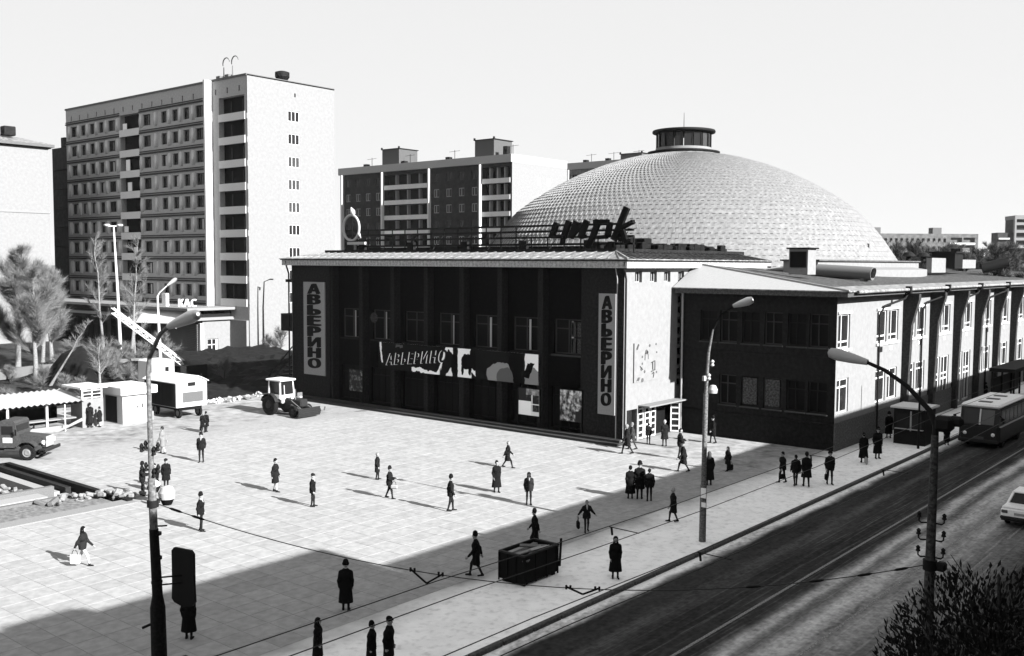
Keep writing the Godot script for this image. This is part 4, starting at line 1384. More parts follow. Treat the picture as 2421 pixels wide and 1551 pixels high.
func make_tree(called: String, label: String, h: float, tr: float, spread: float, base: float, twigs: int, sd: int, bark: Material, twm: Material, lean := Vector3(), tw := 0.035, group := "") -> Node3D:
	var g := RandomNumberGenerator.new()
	g.seed = sd
	var o := thing(called, label, "tree", Vector3.ZERO, 0, group)
	var mb := MB.new()
	var cr := MB.new()
	var pts := []
	var rad := []
	var p := Vector3()
	for i in 8:
		var t := i / 7.0
		pts.append(Vector3(lean.x * t + g.randf_range(-0.08, 0.08) * t * h * 0.2, h * t, lean.z * t + g.randf_range(-0.08, 0.08) * t * h * 0.2))
		rad.append(tr * (1.0 - 0.92 * t) * (1.25 if i == 0 else 1.0))
	mb.tube(pts, rad, 8)
	var nl := int(14 + spread * 3)
	var limbs := []
	for i in nl:
		var t := lerpf(base, 0.97, pow((i + g.randf()) / nl, 0.9))
		var s := t * 7.0
		var a: Vector3 = pts[int(s)].lerp(pts[mini(int(s) + 1, 7)], s - int(s))
		var ang := g.randf() * TAU
		var len_ := spread * (1.1 - 0.75 * (t - base) / (1.0 - base)) * g.randf_range(0.55, 1.1)
		var dir := Vector3(cos(ang), g.randf_range(0.45, 1.3), sin(ang)).normalized()
		var q := [a]
		for k in 3:
			dir = (dir + Vector3(g.randf_range(-0.25, 0.25), g.randf_range(-0.05, 0.3), g.randf_range(-0.25, 0.25))).normalized()
			q.append(q[-1] + dir * len_ / 3)
		var r0 := tr * 0.34 * (1.1 - t * 0.8)
		mb.tube(q, [r0, r0 * 0.7, r0 * 0.45, r0 * 0.15], 5, false)
		limbs.append([q, len_])
	for i in twigs:
		var l: Array = limbs[g.randi() % nl]
		var s := g.randf_range(0.4, 2.98)
		var a: Vector3 = l[0][int(s)].lerp(l[0][int(s) + 1], s - int(s))
		var ld: Vector3 = (l[0][int(s) + 1] - l[0][int(s)]).normalized()
		var d := (ld * 0.9 + Vector3(g.randf_range(-1, 1), g.randf_range(-0.4, 0.9), g.randf_range(-1, 1)) * 0.75).normalized()
		var ln: float = g.randf_range(0.3, 0.8) * (0.6 + l[1] * 0.5)
		var m := a + d * ln * 0.55
		var e := m + (d + Vector3(g.randf_range(-0.5, 0.5), g.randf_range(-0.5, 0.4), g.randf_range(-0.5, 0.5))).normalized() * ln * 0.6
		var sd2 := d.cross(Vector3(g.randf_range(-1, 1), g.randf_range(-1, 1), g.randf_range(-1, 1))).normalized() * tw
		cr.quad(a - sd2, m - sd2 * 0.7, m + sd2 * 0.7, a + sd2)
		cr.tri(m - sd2 * 0.7, e, m + sd2 * 0.7)
		if i % 2 == 0:
			var e2 := m + (d * 0.4 + Vector3(g.randf_range(-1, 1), g.randf_range(-0.6, 0.8), g.randf_range(-1, 1))).normalized() * ln * 0.5
			cr.tri(m - sd2 * 0.6, e2, m + sd2 * 0.6)
	part("trunk", mb, bark, o)
	part("crown", cr, twm, o)
	return o


func trees() -> void:
	var b := make_tree("birch_tree", "wide hazy birch rising behind the left end of the wavy roofed stall", 12.6, 0.3, 4.4, 0.2, 14000, 1, M.bark, M.twig, Vector3(0.6, 0, 0.3), 0.016, "bare trees on the left")
	b.position = Vector3(43.2, 0, -99.4)
	var b2 := make_tree("birch_tree", "bright kinked birch trunk standing second from the left edge", 10.6, 0.26, 3.4, 0.25, 9000, 2, M.bark, M.twig, Vector3(-0.4, 0, 0.6), 0.016, "bare trees on the left")
	b2.position = Vector3(41.6, 0, -91.8)
	var s := make_tree("birch_tree", "slim birch leaning strongly to the right above the wavy roofed stall", 6.2, 0.13, 0.9, 0.5, 300, 3, M.bark, M.twig, Vector3(2.6, 0, 2.6), 0.014, "bare trees on the left")
	s.position = Vector3(42.4, 0, -90.9)
	var t := make_tree("birch_tree", "tall straight birch close to the left of the mast with a cross arm", 14.5, 0.2, 2.4, 0.3, 1800, 4, M.bark, M.twig, Vector3(-1.0, 0, 0), 0.014, "bare trees on the left")
	t.position = Vector3(57.0, 0, -108.5)
	t = make_tree("birch_tree", "forked birch just right of the mast with a cross arm", 14.0, 0.19, 2.8, 0.3, 1800, 5, M.bark, M.twig, Vector3(0.8, 0, 0.4), 0.014, "bare trees on the left")
	t.position = Vector3(57.5, 0, -103.5)
	t = make_tree("birch_tree", "thin pale birch in front of the annex, beside the lattice boom", 9.0, 0.13, 1.8, 0.3, 700, 6, M.bark, M.twig, Vector3(-0.3, 0, 0.2), 0.014, "bare trees on the left")
	t.position = Vector3(60.5, 0, -108.0)
	t = make_tree("young_tree", "small pale forked young tree in front of the low white wall by the booth", 4.2, 0.14, 2.4, 0.3, 700, 7, M.bark, M.twig, Vector3(), 0.014, "bare trees on the left")
	t.position = Vector3(44.3, 0, -85.3)
	var more := [[38.0, -104.0, 1.05, "hazy birch filling the picture's left edge"], [47.5, -103.5, 0.95, "hazy birch overlapping the dark stair tower"], [50.5, -107.5, 0.85, "hazy birch against the lower left corner of the hostel"], [36.0, -96.0, 0.8, "low hazy birch at the left edge nearest to the stall roof"]]
	for i in more.size():
		copy(b if i % 2 == 0 else b2, "birch_tree", more[i][3], Vector3(more[i][0], 0, more[i][1]), 70.0 * i + 40, more[i][2])
	var sh := make_tree("bare_shrub", "grey bare shrub growing low beside the annex front", 2.6, 0.06, 1.7, 0.08, 1600, 8, M.bark_dark, M.twig, Vector3(), 0.012, "bare shrubs in the park")
	sh.position = Vector3(54.5, 0, -100)
	var spots := [[57.5, -101.0, "bare shrub under the lattice boom"], [51.0, -95.5, "bare shrub left of the curved neck lamp"], [47.0, -90.0, "bare shrub in front of the dark mound"], [62.0, -104.5, "bare shrub by the louvred wall"], [76.5, -101.5, "bare shrub against the foot of the white end wall"], [48.5, -99.0, "bare shrub among the birches at the park's middle"]]
	for q in spots: copy(sh, "bare_shrub", q[2], Vector3(q[0], 0, q[1]), q[0] * 37.0, 0.8 + 0.05 * fmod(q[0], 7.0))
	for i in 16:
		copy(sh, "bare_shrub", "grey leafless bush in the tangle of undergrowth behind the stall and booth", Vector3(33.0 + fmod(i * 7.3, 22.0), 0, -78.0 - fmod(i * 5.7, 24.0)), i * 67.0, 0.6 + 0.05 * (i % 6))
	# belt of bare trees beyond the wing
	var d1 := make_tree("bare_tree", "dark bare tree in the belt behind the dome's right foot", 15, 0.3, 4.2, 0.1, 7000, 11, M.bark_dark, M.twig_dark, Vector3(), 0.05, "bare trees beyond the wing")
	var d2 := make_tree("bare_tree", "rounder dark bare tree in the belt beyond the wing roof", 13, 0.3, 4.8, 0.1, 7000, 12, M.bark_dark, M.twig_dark, Vector3(), 0.05, "bare trees beyond the wing")
	var d3 := make_tree("bare_tree", "paler bare tree standing before the white end of the long far block", 13.5, 0.25, 3.0, 0.12, 4000, 13, M.bark, M.twig, Vector3(), 0.04, "bare trees beyond the wing")
	d1.position = Vector3(150, -2, -42)
	d2.position = Vector3(165, -0.5, -44)
	d3.position = Vector3(205, 0, -53)
	var n := 0
	for i in 64:
		var dist := 124.0 + (i % 6) * 24.0 + rng.randf_range(-6, 6)
		var a := deg_to_rad(lerpf(69.8, 79.6, (i * 0.618034) - floorf(i * 0.618034)))
		var src: Node3D = [d1, d2, d1, d2, d2, d3][i % 6] if a < deg_to_rad(76.5) or i % 5 else d3
		var want := 11.7 + dist * rng.randf_range(0.005, 0.026) + 1.0
		copy(src, "bare_tree", "dark leafless tree in the grove that closes the view beyond the wing roof" if src != d3 else "pale leafless tree among the dark grove beyond the wing roof", Vector3(dist * sin(a), -1, -dist * cos(a)), rng.randf() * 360, want / (16.3 if src == d1 else 14.6))
		n += 1
	# dark evergreen bush at the near kerb
	var o := thing("evergreen_tree", "dark dense evergreen crown in the lower right corner beside the street pole", "tree", Vector3(18.15, 0, -4.15))
	var g := RandomNumberGenerator.new()
	g.seed = 91
	var mb := MB.new()
	mb.tube([Vector3(), Vector3(0.05, 2.5, 0), Vector3(0, 4.6, 0.1), Vector3(0, 6.4, 0)], [0.16, 0.13, 0.08, 0.02], 8)
	for i in 60:
		var a := g.randf() * TAU
		var y := g.randf_range(1.2, 6.0)
		mb.tube([Vector3(0, y, 0), Vector3(cos(a) * 0.8, y + 0.3, sin(a) * 0.8), Vector3(cos(a) * 1.4, y + 0.6, sin(a) * 1.4) * Vector3(0.9, 1, 0.9)], [0.03, 0.02, 0.008], 4, false)
	part("trunk", mb, M.bark_dark, o)
	mb = MB.new()
	for i in 22000:
		var d := Vector3(g.randfn(), g.randfn(), g.randfn()).normalized()
		var rr := pow(g.randf(), 0.45)
		var p := Vector3(d.x * 2.3, 3.9 + d.y * 2.75, d.z * 2.1) * 1.0
		p = Vector3(p.x * rr * 0.92, 3.75 + (p.y - 3.9) * rr, p.z * rr)
		var lump := sin(p.x * 3.1 + 1.0) * sin(p.y * 2.7) * sin(p.z * 3.3 + 2.0)
		if lump < -0.2: continue
		if p.y < 1.0: continue
		var up := (d * 0.8 + Vector3(g.randf_range(-0.6, 0.6), g.randf_range(0.2, 1.2), g.randf_range(-0.6, 0.6))).normalized()
		var s2 := up.cross(Vector3(g.randf_range(-1, 1), g.randf_range(-1, 1), g.randf_range(-1, 1))).normalized() * g.randf_range(0.01, 0.03)
		var e := p + up * g.randf_range(0.05, 0.2)
		mb.quad(p - s2, p.lerp(e, 0.5) - s2 * 1.3, e, p.lerp(e, 0.5) + s2 * 1.3)
	part("crown", mb, M.needles, o)


func wheel(parent: Node3D, p: Vector3, r: float, w: float, rim: Material, called := "wheel") -> void:  # axle along local x
	var o := Node3D.new()
	o.name = nm(parent, called)
	parent.add_child(o, true)
	o.position = p
	var a := MB.new()
	a.x = Transform3D(Basis(Vector3.BACK, -PI / 2), Vector3())
	a.lathe([Vector2(r * 0.56, -w / 2), Vector2(r * 0.9, -w / 2), Vector2(r, -w * 0.3), Vector2(r, w * 0.3), Vector2(r * 0.9, w / 2), Vector2(r * 0.56, w / 2)], 22)
	part("tyre", a, M.tyre, o)
	var b := MB.new()
	b.x = a.x
	b.lathe([Vector2(0.01, -w * 0.42), Vector2(r * 0.3, -w * 0.5), Vector2(r * 0.42, -w * 0.3), Vector2(r * 0.6, -w * 0.4), Vector2(r * 0.6, w * 0.4), Vector2(r * 0.42, w * 0.3), Vector2(r * 0.3, w * 0.5), Vector2(0.01, w * 0.42)], 18)
	part("rim", b, rim, o)


func vehicles() -> void:
	var mb: MB
	# ---- bonneted lorry at the left edge (front along -z)
	var r := thing("truck", "old bonneted flatbed lorry with a worn grey cab at the left edge of the square", "truck", Vector3(26.35, 0, -58.75), -140)
	var body := mat("truck_paint", 0.07, 0.55, "blotch", 0.7)
	mb = MB.new()
	mb.prism(PackedVector2Array([Vector2(-0.85, 0.75), Vector2(0.15, 0.75), Vector2(0.15, 1.45), Vector2(0.1, 2.2), Vector2(0.0, 2.32), Vector2(-0.75, 2.34), Vector2(-0.85, 2.25)]), -0.85, 0.85)
	var cab := part("cab", mb, body, r)
	cab.transform = ry(90, Vector3(0, 0, 0.75))
	mb = MB.new()
	for s in [-1, 1]: mb.box(Vector3(0.86 * s, 1.78, 1.12), Vector3(0.02, 0.5, 0.66))
	mb.box(Vector3(0, 1.82, 0.63), Vector3(1.45, 0.48, 0.03))
	pieces("cab_window", mb, M.glass, r, false)
	mb = MB.new()
	mb.x = ry(90, Vector3(0, 0, 0))
	mb.prism(PackedVector2Array([Vector2(-0.6, 0.75), Vector2(0.92, 0.75), Vector2(0.98, 1.22), Vector2(0.86, 1.36), Vector2(-0.6, 1.5)]), -0.48, 0.48)
	part("bonnet", mb, body, r)
	mb = MB.new()
	for s in [-1.0, 1.0]:
		var pts := []
		for k in 9:
			var a := PI * (0.08 + 0.84 * k / 8.0)
			pts.append(Vector3(0.72 * s, 0.47 + 0.66 * sin(a), 0.02 - 0.68 * cos(a)))
		for k in 8: mb.bar(pts[k], pts[k + 1], 0.42, 0.06)
		mb.bbox(Vector3(0.62 * s, 0.6, 0.92), Vector3(0.3, 0.08, 0.9), 0.02)
	part("mudguard", mb, body, r)
	mb = MB.new()
	mb.bbox(Vector3(0, 0.62, -1.12), Vector3(1.9, 0.2, 0.12), 0.03)
	for s in [-1, 1]: mb.box(Vector3(0.45 * s, 0.62, 1.2), Vector3(0.12, 0.16, 4.6))
	part("bumper", mb, M.iron, r)
	mb = MB.new()
	for k in 7: mb.box(Vector3(-0.36 + 0.12 * k, 1.05, -0.99), Vector3(0.05, 0.5, 0.03))
	mb.bbox(Vector3(0, 1.05, -0.965), Vector3(0.9, 0.62, 0.04), 0.015)
	part("grille", mb, M.frame, r)
	for s in [-1.0, 1.0]:
		mb = MB.new()
		mb.x = Transform3D(Basis(Vector3.RIGHT, -PI / 2), Vector3(0.66 * s, 1.05, -0.86))
		mb.lathe([Vector2(0.03, -0.12), Vector2(0.13, 0.0), Vector2(0.14, 0.08), Vector2(0.01, 0.1)], 12)
		part("headlight", mb, M.white_paint, r)
		mb = MB.new(); mb.bar(Vector3(0.86 * s, 1.5, 0.6), Vector3(1.1 * s, 1.7, 0.5), 0.03); mb.bbox(Vector3(1.12 * s, 1.72, 0.5), Vector3(0.14, 0.3, 0.04), 0.01)
		part("mirror", mb, M.black, r)
		wheel(r, Vector3(0.74 * s, 0.465, 0), 0.465, 0.22, M.rim)
		wheel(r, Vector3(0.74 * s, 0.465, 3.3), 0.465, 0.42, M.rim)
	mb = MB.new(); mb.box(Vector3(0.862, 1.2, 1.1), Vector3(0.012, 0.3, 0.55))
	part("door_panel", mb, M.white_paint, r)
	mb = MB.new()
	mb.b3(-1.05, 0.9, 1.75, 1.05, 1.02, 5.2)
	for s in [-1.0, 1.0]:
		for k in 3: mb.box(Vector3(1.03 * s, 1.12 + 0.2 * k, 3.47), Vector3(0.04, 0.17, 3.45))
	for k in 3: mb.box(Vector3(0, 1.12 + 0.2 * k, 1.77), Vector3(2.0, 0.17, 0.04))
	part("flatbed", mb, M.dark_paint, r)
	mb = MB.new(); mb.bbox(Vector3(0.3, 1.5, 2.2), Vector3(1.2, 0.5, 0.7), 0.1)
	part("bed_box", mb, M.rubble, r)

	# ---- wheeled tractor with a front blade
	r = thing("tractor", "wheeled tractor with a white glazed cab and front blade left of the dark facade", "tractor", Vector3(46.6, 0, -61.0), -176)
	mb = MB.new()
	mb.bbox(Vector3(0, 1.05, -0.95), Vector3(0.75, 0.6, 1.9), 0.1)
	mb.box(Vector3(0, 0.75, 0.2), Vector3(0.55, 0.5, 3.2))
	part("engine_hood", mb, mat("tractor_dark", 0.03, 0.6, "blotch", 0.8), r)
	mb = MB.new()
	for sx in [-1.0, 1.0]:
		mb.bar(Vector3(0.68 * sx, 1.45, 0.05), Vector3(0.62 * sx, 2.62, 0.15), 0.1); mb.bar(Vector3(0.72 * sx, 1.4, 1.3), Vector3(0.66 * sx, 2.62, 1.3), 0.1)
		mb.box(Vector3(0.7 * sx, 1.45, 0.7), Vector3(0.08, 0.3, 1.3))
	mb.bbox(Vector3(0, 1.4, 0.02), Vector3(1.42, 0.34, 0.1), 0.02)
	mb.bbox(Vector3(0, 1.15, -0.04), Vector3(1.3, 0.4, 0.2), 0.04)
	mb.bar(Vector3(0.25, 1.5, 0.06), Vector3(0.24, 2.6, 0.15), 0.05)
	part("cab_frame", mb, M.white_paint, r)
	mb = MB.new(); mb.bbox(Vector3(0, 2.68, 0.75), Vector3(1.55, 0.16, 1.75), 0.05)
	part("cab_roof", mb, M.white_paint, r)
	mb = MB.new(); mb.b3(-0.6, 1.58, 0.1, 0.6, 2.6, 0.14)
	for sx in [-1.0, 1.0]: mb.b3(0.66 * sx - 0.01, 1.6, 0.15, 0.66 * sx + 0.01, 2.58, 1.26)
	mb.b3(-0.6, 1.58, 1.3, 0.6, 2.6, 1.33)
	pieces("cab_glass", mb, M.glass, r, false)
	for sx in [-1.0, 1.0]:
		wheel(r, Vector3(0.85 * sx, 0.78, 1.0), 0.78, 0.42, M.iron, "rear_wheel")
		wheel(r, Vector3(0.72 * sx, 0.46, -1.45), 0.46, 0.26, M.iron, "front_wheel")
		mb = MB.new()
		for k in 6:
			var a := PI * (0.1 + 0.14 * k)
			var b := PI * (0.1 + 0.14 * (k + 1))
			mb.bar(Vector3(0.85 * sx, 0.78 + 0.88 * sin(a), 1.0 - 0.88 * cos(a)), Vector3(0.85 * sx, 0.78 + 0.88 * sin(b), 1.0 - 0.88 * cos(b)), 0.46, 0.05)
		part("mudguard", mb, M.tractor_dark, r)
		mb = MB.new(); mb.bar(Vector3(0.45 * sx, 0.9, -0.9), Vector3(0.55 * sx, 0.55, -2.3), 0.1); mb.bar(Vector3(0.4 * sx, 1.4, -0.5), Vector3(0.5 * sx, 0.6, -2.2), 0.06)
		part("blade_arm", mb, M.concrete, r)
		mb = MB.new(); mb.lathe([Vector2(0.02, 0), Vector2(0.12, 0.02), Vector2(0.12, 0.1), Vector2(0.02, 0.14)], 10, Vector3(0.42 * sx, 1.35, -1.0))
		part("headlight", mb, M.white_paint, r)
	mb = MB.new()
	for k in 5:
		var y := 0.12 + 0.13 * k
		mb.b3(-1.1, y, -2.5 + 0.05 * absf(k - 2), 1.1, y + 0.125, -2.42 + 0.05 * absf(k - 2))
	part("blade", mb, M.iron, r)
	mb = MB.new()
	mb.bar(Vector3(-1.35, 0.35, -2.2), Vector3(-1.9, 0.3, -2.0), 0.08); mb.bar(Vector3(-1.9, 0.3, -2.0), Vector3(-1.85, 0.62, -2.15), 0.08)
	mb.box(Vector3(-0.95, 1.45, -0.3), Vector3(0.5, 0.42, 0.06)); mb.tube([Vector3(0.3, 1.3, -1.2), Vector3(0.3, 2.1, -1.2)], [0.05, 0.05], 7)
	pieces("fittings", mb, M.concrete, r, false)

	# ---- site wagon on wheels
	r = thing("site_wagon", "boxy white fronted workers' wagon on wheels with a curved roof beside the white booth", "trailer", Vector3(41.0, 0, -67.4))
	mb = MB.new()
	var wp := PackedVector2Array([Vector2(-1.3, 0.85), Vector2(1.3, 0.85), Vector2(1.3, 2.7)])
	for k in 9: wp.append(Vector2(1.3 - 2.6 * (k + 0.5) / 9.0, 2.72 + 0.42 * sin(PI * (k + 0.5) / 9.0)))
	wp.append(Vector2(-1.3, 2.7))
	mb.prism(wp, -2.2, 2.2)
	part("body", mb, detail(mat("wagon_side", 0.6, 0.9, "soft", 0.5), "grain", 1.0), r)
	mb = MB.new()
	var top := PackedVector2Array()
	for k in 10: top.append(Vector2(1.42 - 2.84 * k / 9.0, 2.72 + 0.5 * sin(PI * k / 9.0)))
	for k in 10: top.append(Vector2(-1.42 + 2.84 * k / 9.0, 2.66 + 0.5 * sin(PI * k / 9.0)))
	mb.prism(top, -2.32, 2.32)
	part("roof", mb, M.white_paint, r)
	mb = MB.new(); mb.b3(-1.33, 0.9, -2.1, -1.3, 2.66, 2.1)
	for k in 9: mb.b3(-1.345, 0.9, -2.1 + k * 0.5, -1.33, 2.66, -2.06 + k * 0.5)
	part("side_boards", mb, M.dark_paint, r)
	mb = MB.new(); mb.b3(-0.32, 2.4, 2.2, 0.3, 2.68, 2.23)
	pieces("window", mb, M.glass, r, false)
	mb = MB.new(); mb.b3(-0.75, 1.2, 2.2, 0.95, 1.95, 2.22)
	part("patch", mb, mat("patch_grey", 0.17, 0.95, "fine", 0.8), r)
	mb = MB.new()
	mb.b3(-0.9, 0.6, -2.3, 0.9, 0.85, 2.1); mb.tube([Vector3(0.95, 2.9, 2.0), Vector3(0.95, 3.25, 2.0)], [0.08, 0.08], 7); mb.bar(Vector3(0, 0.6, -2.2), Vector3(0, 0.5, -3.6), 0.1)
	pieces("chassis", mb, M.black, r, false)
	for sx in [-1.0, 1.0]:
		for z in [-1.3, 1.75]: wheel(r, Vector3(0.85 * sx, 0.4, z), 0.4, 0.2, M.rim)
	# ---- white cabin behind it
	r = thing("white_cabin", "small white cabin with a little dark window standing behind the wagon by the soil bank", "cabin", Vector3(45.0, 0, -76))
	mb = MB.new(); mb.bbox(Vector3(0, 2.3, -0.9), Vector3(2.1, 2.1, 2.4), 0.12); mb.b3(-0.95, 0.5, -2.0, 0.95, 1.25, 0.1)
	part("body", mb, M.white_paint, r)
	mb = MB.new(); mb.b3(0.1, 2.3, 0.3, 0.45, 2.75, 0.32)
	pieces("window", mb, M.glass, r, false)
	mb = MB.new(); mb.b3(-0.6, 0.0, -1.8, 0.6, 0.5, 0.0)
	pieces("underframe", mb, M.black, r, false)
	mb = MB.new(); mb.bbox(Vector3(-0.5, 1.0, 0.35), Vector3(0.6, 0.7, 0.4), 0.05)
	part("step_box", mb, M.concrete_light, r)

	# ---- bus coming down the street, front along -z
	r = thing("bus", "rounded dark bus with a pale roof coming along the kerb lane at the right", "bus", Vector3(67.9, -0.13, -17.05), 90)
	var bp := mat("bus_paint", 0.018, 0.4, "soft", 0.6)
	mb = MB.new()
	mb.bbox(Vector3(0, 0.95, 3.7), Vector3(2.5, 1.3, 7.3), 0.18)
	part("lower_body", mb, bp, r)
	mb = MB.new()
	mb.x = ry(90, Vector3())
	mb.prism(PackedVector2Array([Vector2(-7.3, 1.5), Vector2(-0.08, 1.5), Vector2(-0.35, 2.62), Vector2(-7.2, 2.62)]), -1.17, 1.17)
	part("upper_body", mb, bp, r)
	mb = MB.new()
	mb.bbox(Vector3(0, 2.74, 3.8), Vector3(2.42, 0.26, 7.0), 0.11)
	part("roof", mb, M.print_white, r)
	for k in 3:
		mb = MB.new(); mb.bbox(Vector3(0, 2.89, 1.5 + k * 1.9), Vector3(0.8, 0.06, 0.5), 0.02)
		part("roof_hatch", mb, M.concrete, r)
	for q in [[-0.88, 0.42, "windscreen"], [0.02, 0.98, "windscreen"]]:
		mb = MB.new()
		mb.quad(Vector3(q[0], 1.58, 0.06), Vector3(q[0], 2.52, 0.29), Vector3(q[1] if q[0] > 0 else -0.1, 2.52, 0.29), Vector3(q[1] if q[0] > 0 else -0.1, 1.58, 0.06))
		part("windscreen", mb, M.glass if q[0] > 0 else mat("screen_grey", 0.1, 0.3, "soft", 1.0), r)
	mb = MB.new(); mb.bar(Vector3(-0.04, 1.55, 0.045), Vector3(-0.04, 2.55, 0.28), 0.09)
	part("screen_pillar", mb, M.white_paint, r)
	for sx in [-1.0, 1.0]:
		for k in 6:
			mb = MB.new(); mb.b3(1.175 * sx - 0.01, 1.6, 0.75 + k * 1.05, 1.175 * sx + 0.01, 2.45, 1.65 + k * 1.05)
			part("side_window", mb, M.glass, r)
		mb = MB.new()
		mb.x = Transform3D(Basis(Vector3.RIGHT, -PI / 2), Vector3(0.85 * sx, 0.95, 0.08))
		mb.lathe([Vector2(0.11, -0.04), Vector2(0.12, 0.03), Vector2(0.07, 0.07), Vector2(0.01, 0.08)], 12)
		part("headlight", mb, M.print_white, r)
		wheel(r, Vector3(1.05 * sx, 0.45, 1.4), 0.45, 0.26, M.iron); wheel(r, Vector3(1.05 * sx, 0.45, 5.3), 0.45, 0.3, M.iron)
		mb = MB.new(); mb.bar(Vector3(1.2 * sx, 2.2, 0.2), Vector3(1.45 * sx, 2.1, -0.1), 0.04); mb.bbox(Vector3(1.45 * sx, 1.95, -0.1), Vector3(0.2, 0.32, 0.05), 0.02)
		part("mirror", mb, M.black, r)
	mb = MB.new(); mb.bbox(Vector3(0, 0.5, -0.02), Vector3(2.45, 0.22, 0.14), 0.04)
	part("bumper", mb, M.iron, r)
	mb = MB.new(); mb.b3(-0.3, 0.62, 0.035, 0.3, 0.78, 0.045)
	part("number_plate", mb, mat("plate_dark", 0.06), r)

	# ---- pale saloon leaving along the near lane, rear towards us; front along -z
	r = thing("car", "white saloon car driving away at the right edge of the near lane", "car", Vector3(48.2, -0.13, -10.2), -90)
	var cp := mat("car_white", 0.85, 0.35, "soft", 0.5, 0.4)
	mb = MB.new()
	mb.bbox(Vector3(0, 0.66, -2.0), Vector3(1.68, 0.52, 4.2), 0.12)
	mb.bbox(Vector3(0, 0.9, -0.45), Vector3(1.58, 0.14, 1.0), 0.05)
	part("body", mb, cp, r)
	mb = MB.new()
	for sx in [-1.0, 1.0]:
		mb.bar(Vector3(0.72 * sx, 0.9, -0.72), Vector3(0.56 * sx, 1.4, -1.15), 0.1); mb.bar(Vector3(0.72 * sx, 0.9, -2.85), Vector3(0.56 * sx, 1.4, -2.3), 0.07); mb.bar(Vector3(0.74 * sx, 0.9, -1.85), Vector3(0.58 * sx, 1.4, -1.75), 0.06)
	mb.bbox(Vector3(0, 1.42, -1.72), Vector3(1.26, 0.08, 1.3), 0.035)
	part("roof", mb, cp, r)
	mb = MB.new()
	mb.quad(Vector3(-0.66, 0.93, -0.74), Vector3(-0.54, 1.39, -1.14), Vector3(0.54, 1.39, -1.14), Vector3(0.66, 0.93, -0.74))
	part("rear_window", mb, M.glass, r)
	mb = MB.new()
	mb.quad(Vector3(0.66, 0.93, -2.83), Vector3(0.54, 1.39, -2.3), Vector3(-0.54, 1.39, -2.3), Vector3(-0.66, 0.93, -2.83))
	part("windscreen", mb, M.glass, r)
	for sx in [-1.0, 1.0]:
		mb = MB.new()
		mb.quad(Vector3(0.72 * sx, 0.93, -0.85), Vector3(0.58 * sx, 1.37, -1.2), Vector3(0.58 * sx, 1.37, -2.25), Vector3(0.73 * sx, 0.93, -2.75))
		part("side_window", mb, M.glass, r)
		mb = MB.new(); mb.bbox(Vector3(0.66 * sx, 0.72, 0.1), Vector3(0.26, 0.14, 0.06), 0.02)
		part("tail_light", mb, mat("lamp_dark", 0.08, 0.3), r)
		wheel(r, Vector3(0.7 * sx, 0.31, -0.75), 0.31, 0.18, M.rim); wheel(r, Vector3(0.7 * sx, 0.31, -3.2), 0.31, 0.18, M.rim)
	mb = MB.new(); mb.bbox(Vector3(0, 0.45, 0.1), Vector3(1.66, 0.14, 0.14), 0.04); mb.b3(-1.0 + 0.2, 0.3, -3.9, 0.8, 0.42, 0.05)
	part("bumper", mb, M.iron, r)
	mb = MB.new(); mb.b3(-0.26, 0.6, 0.11, 0.26, 0.71, 0.12)
	part("number_plate", mb, M.frame, r)


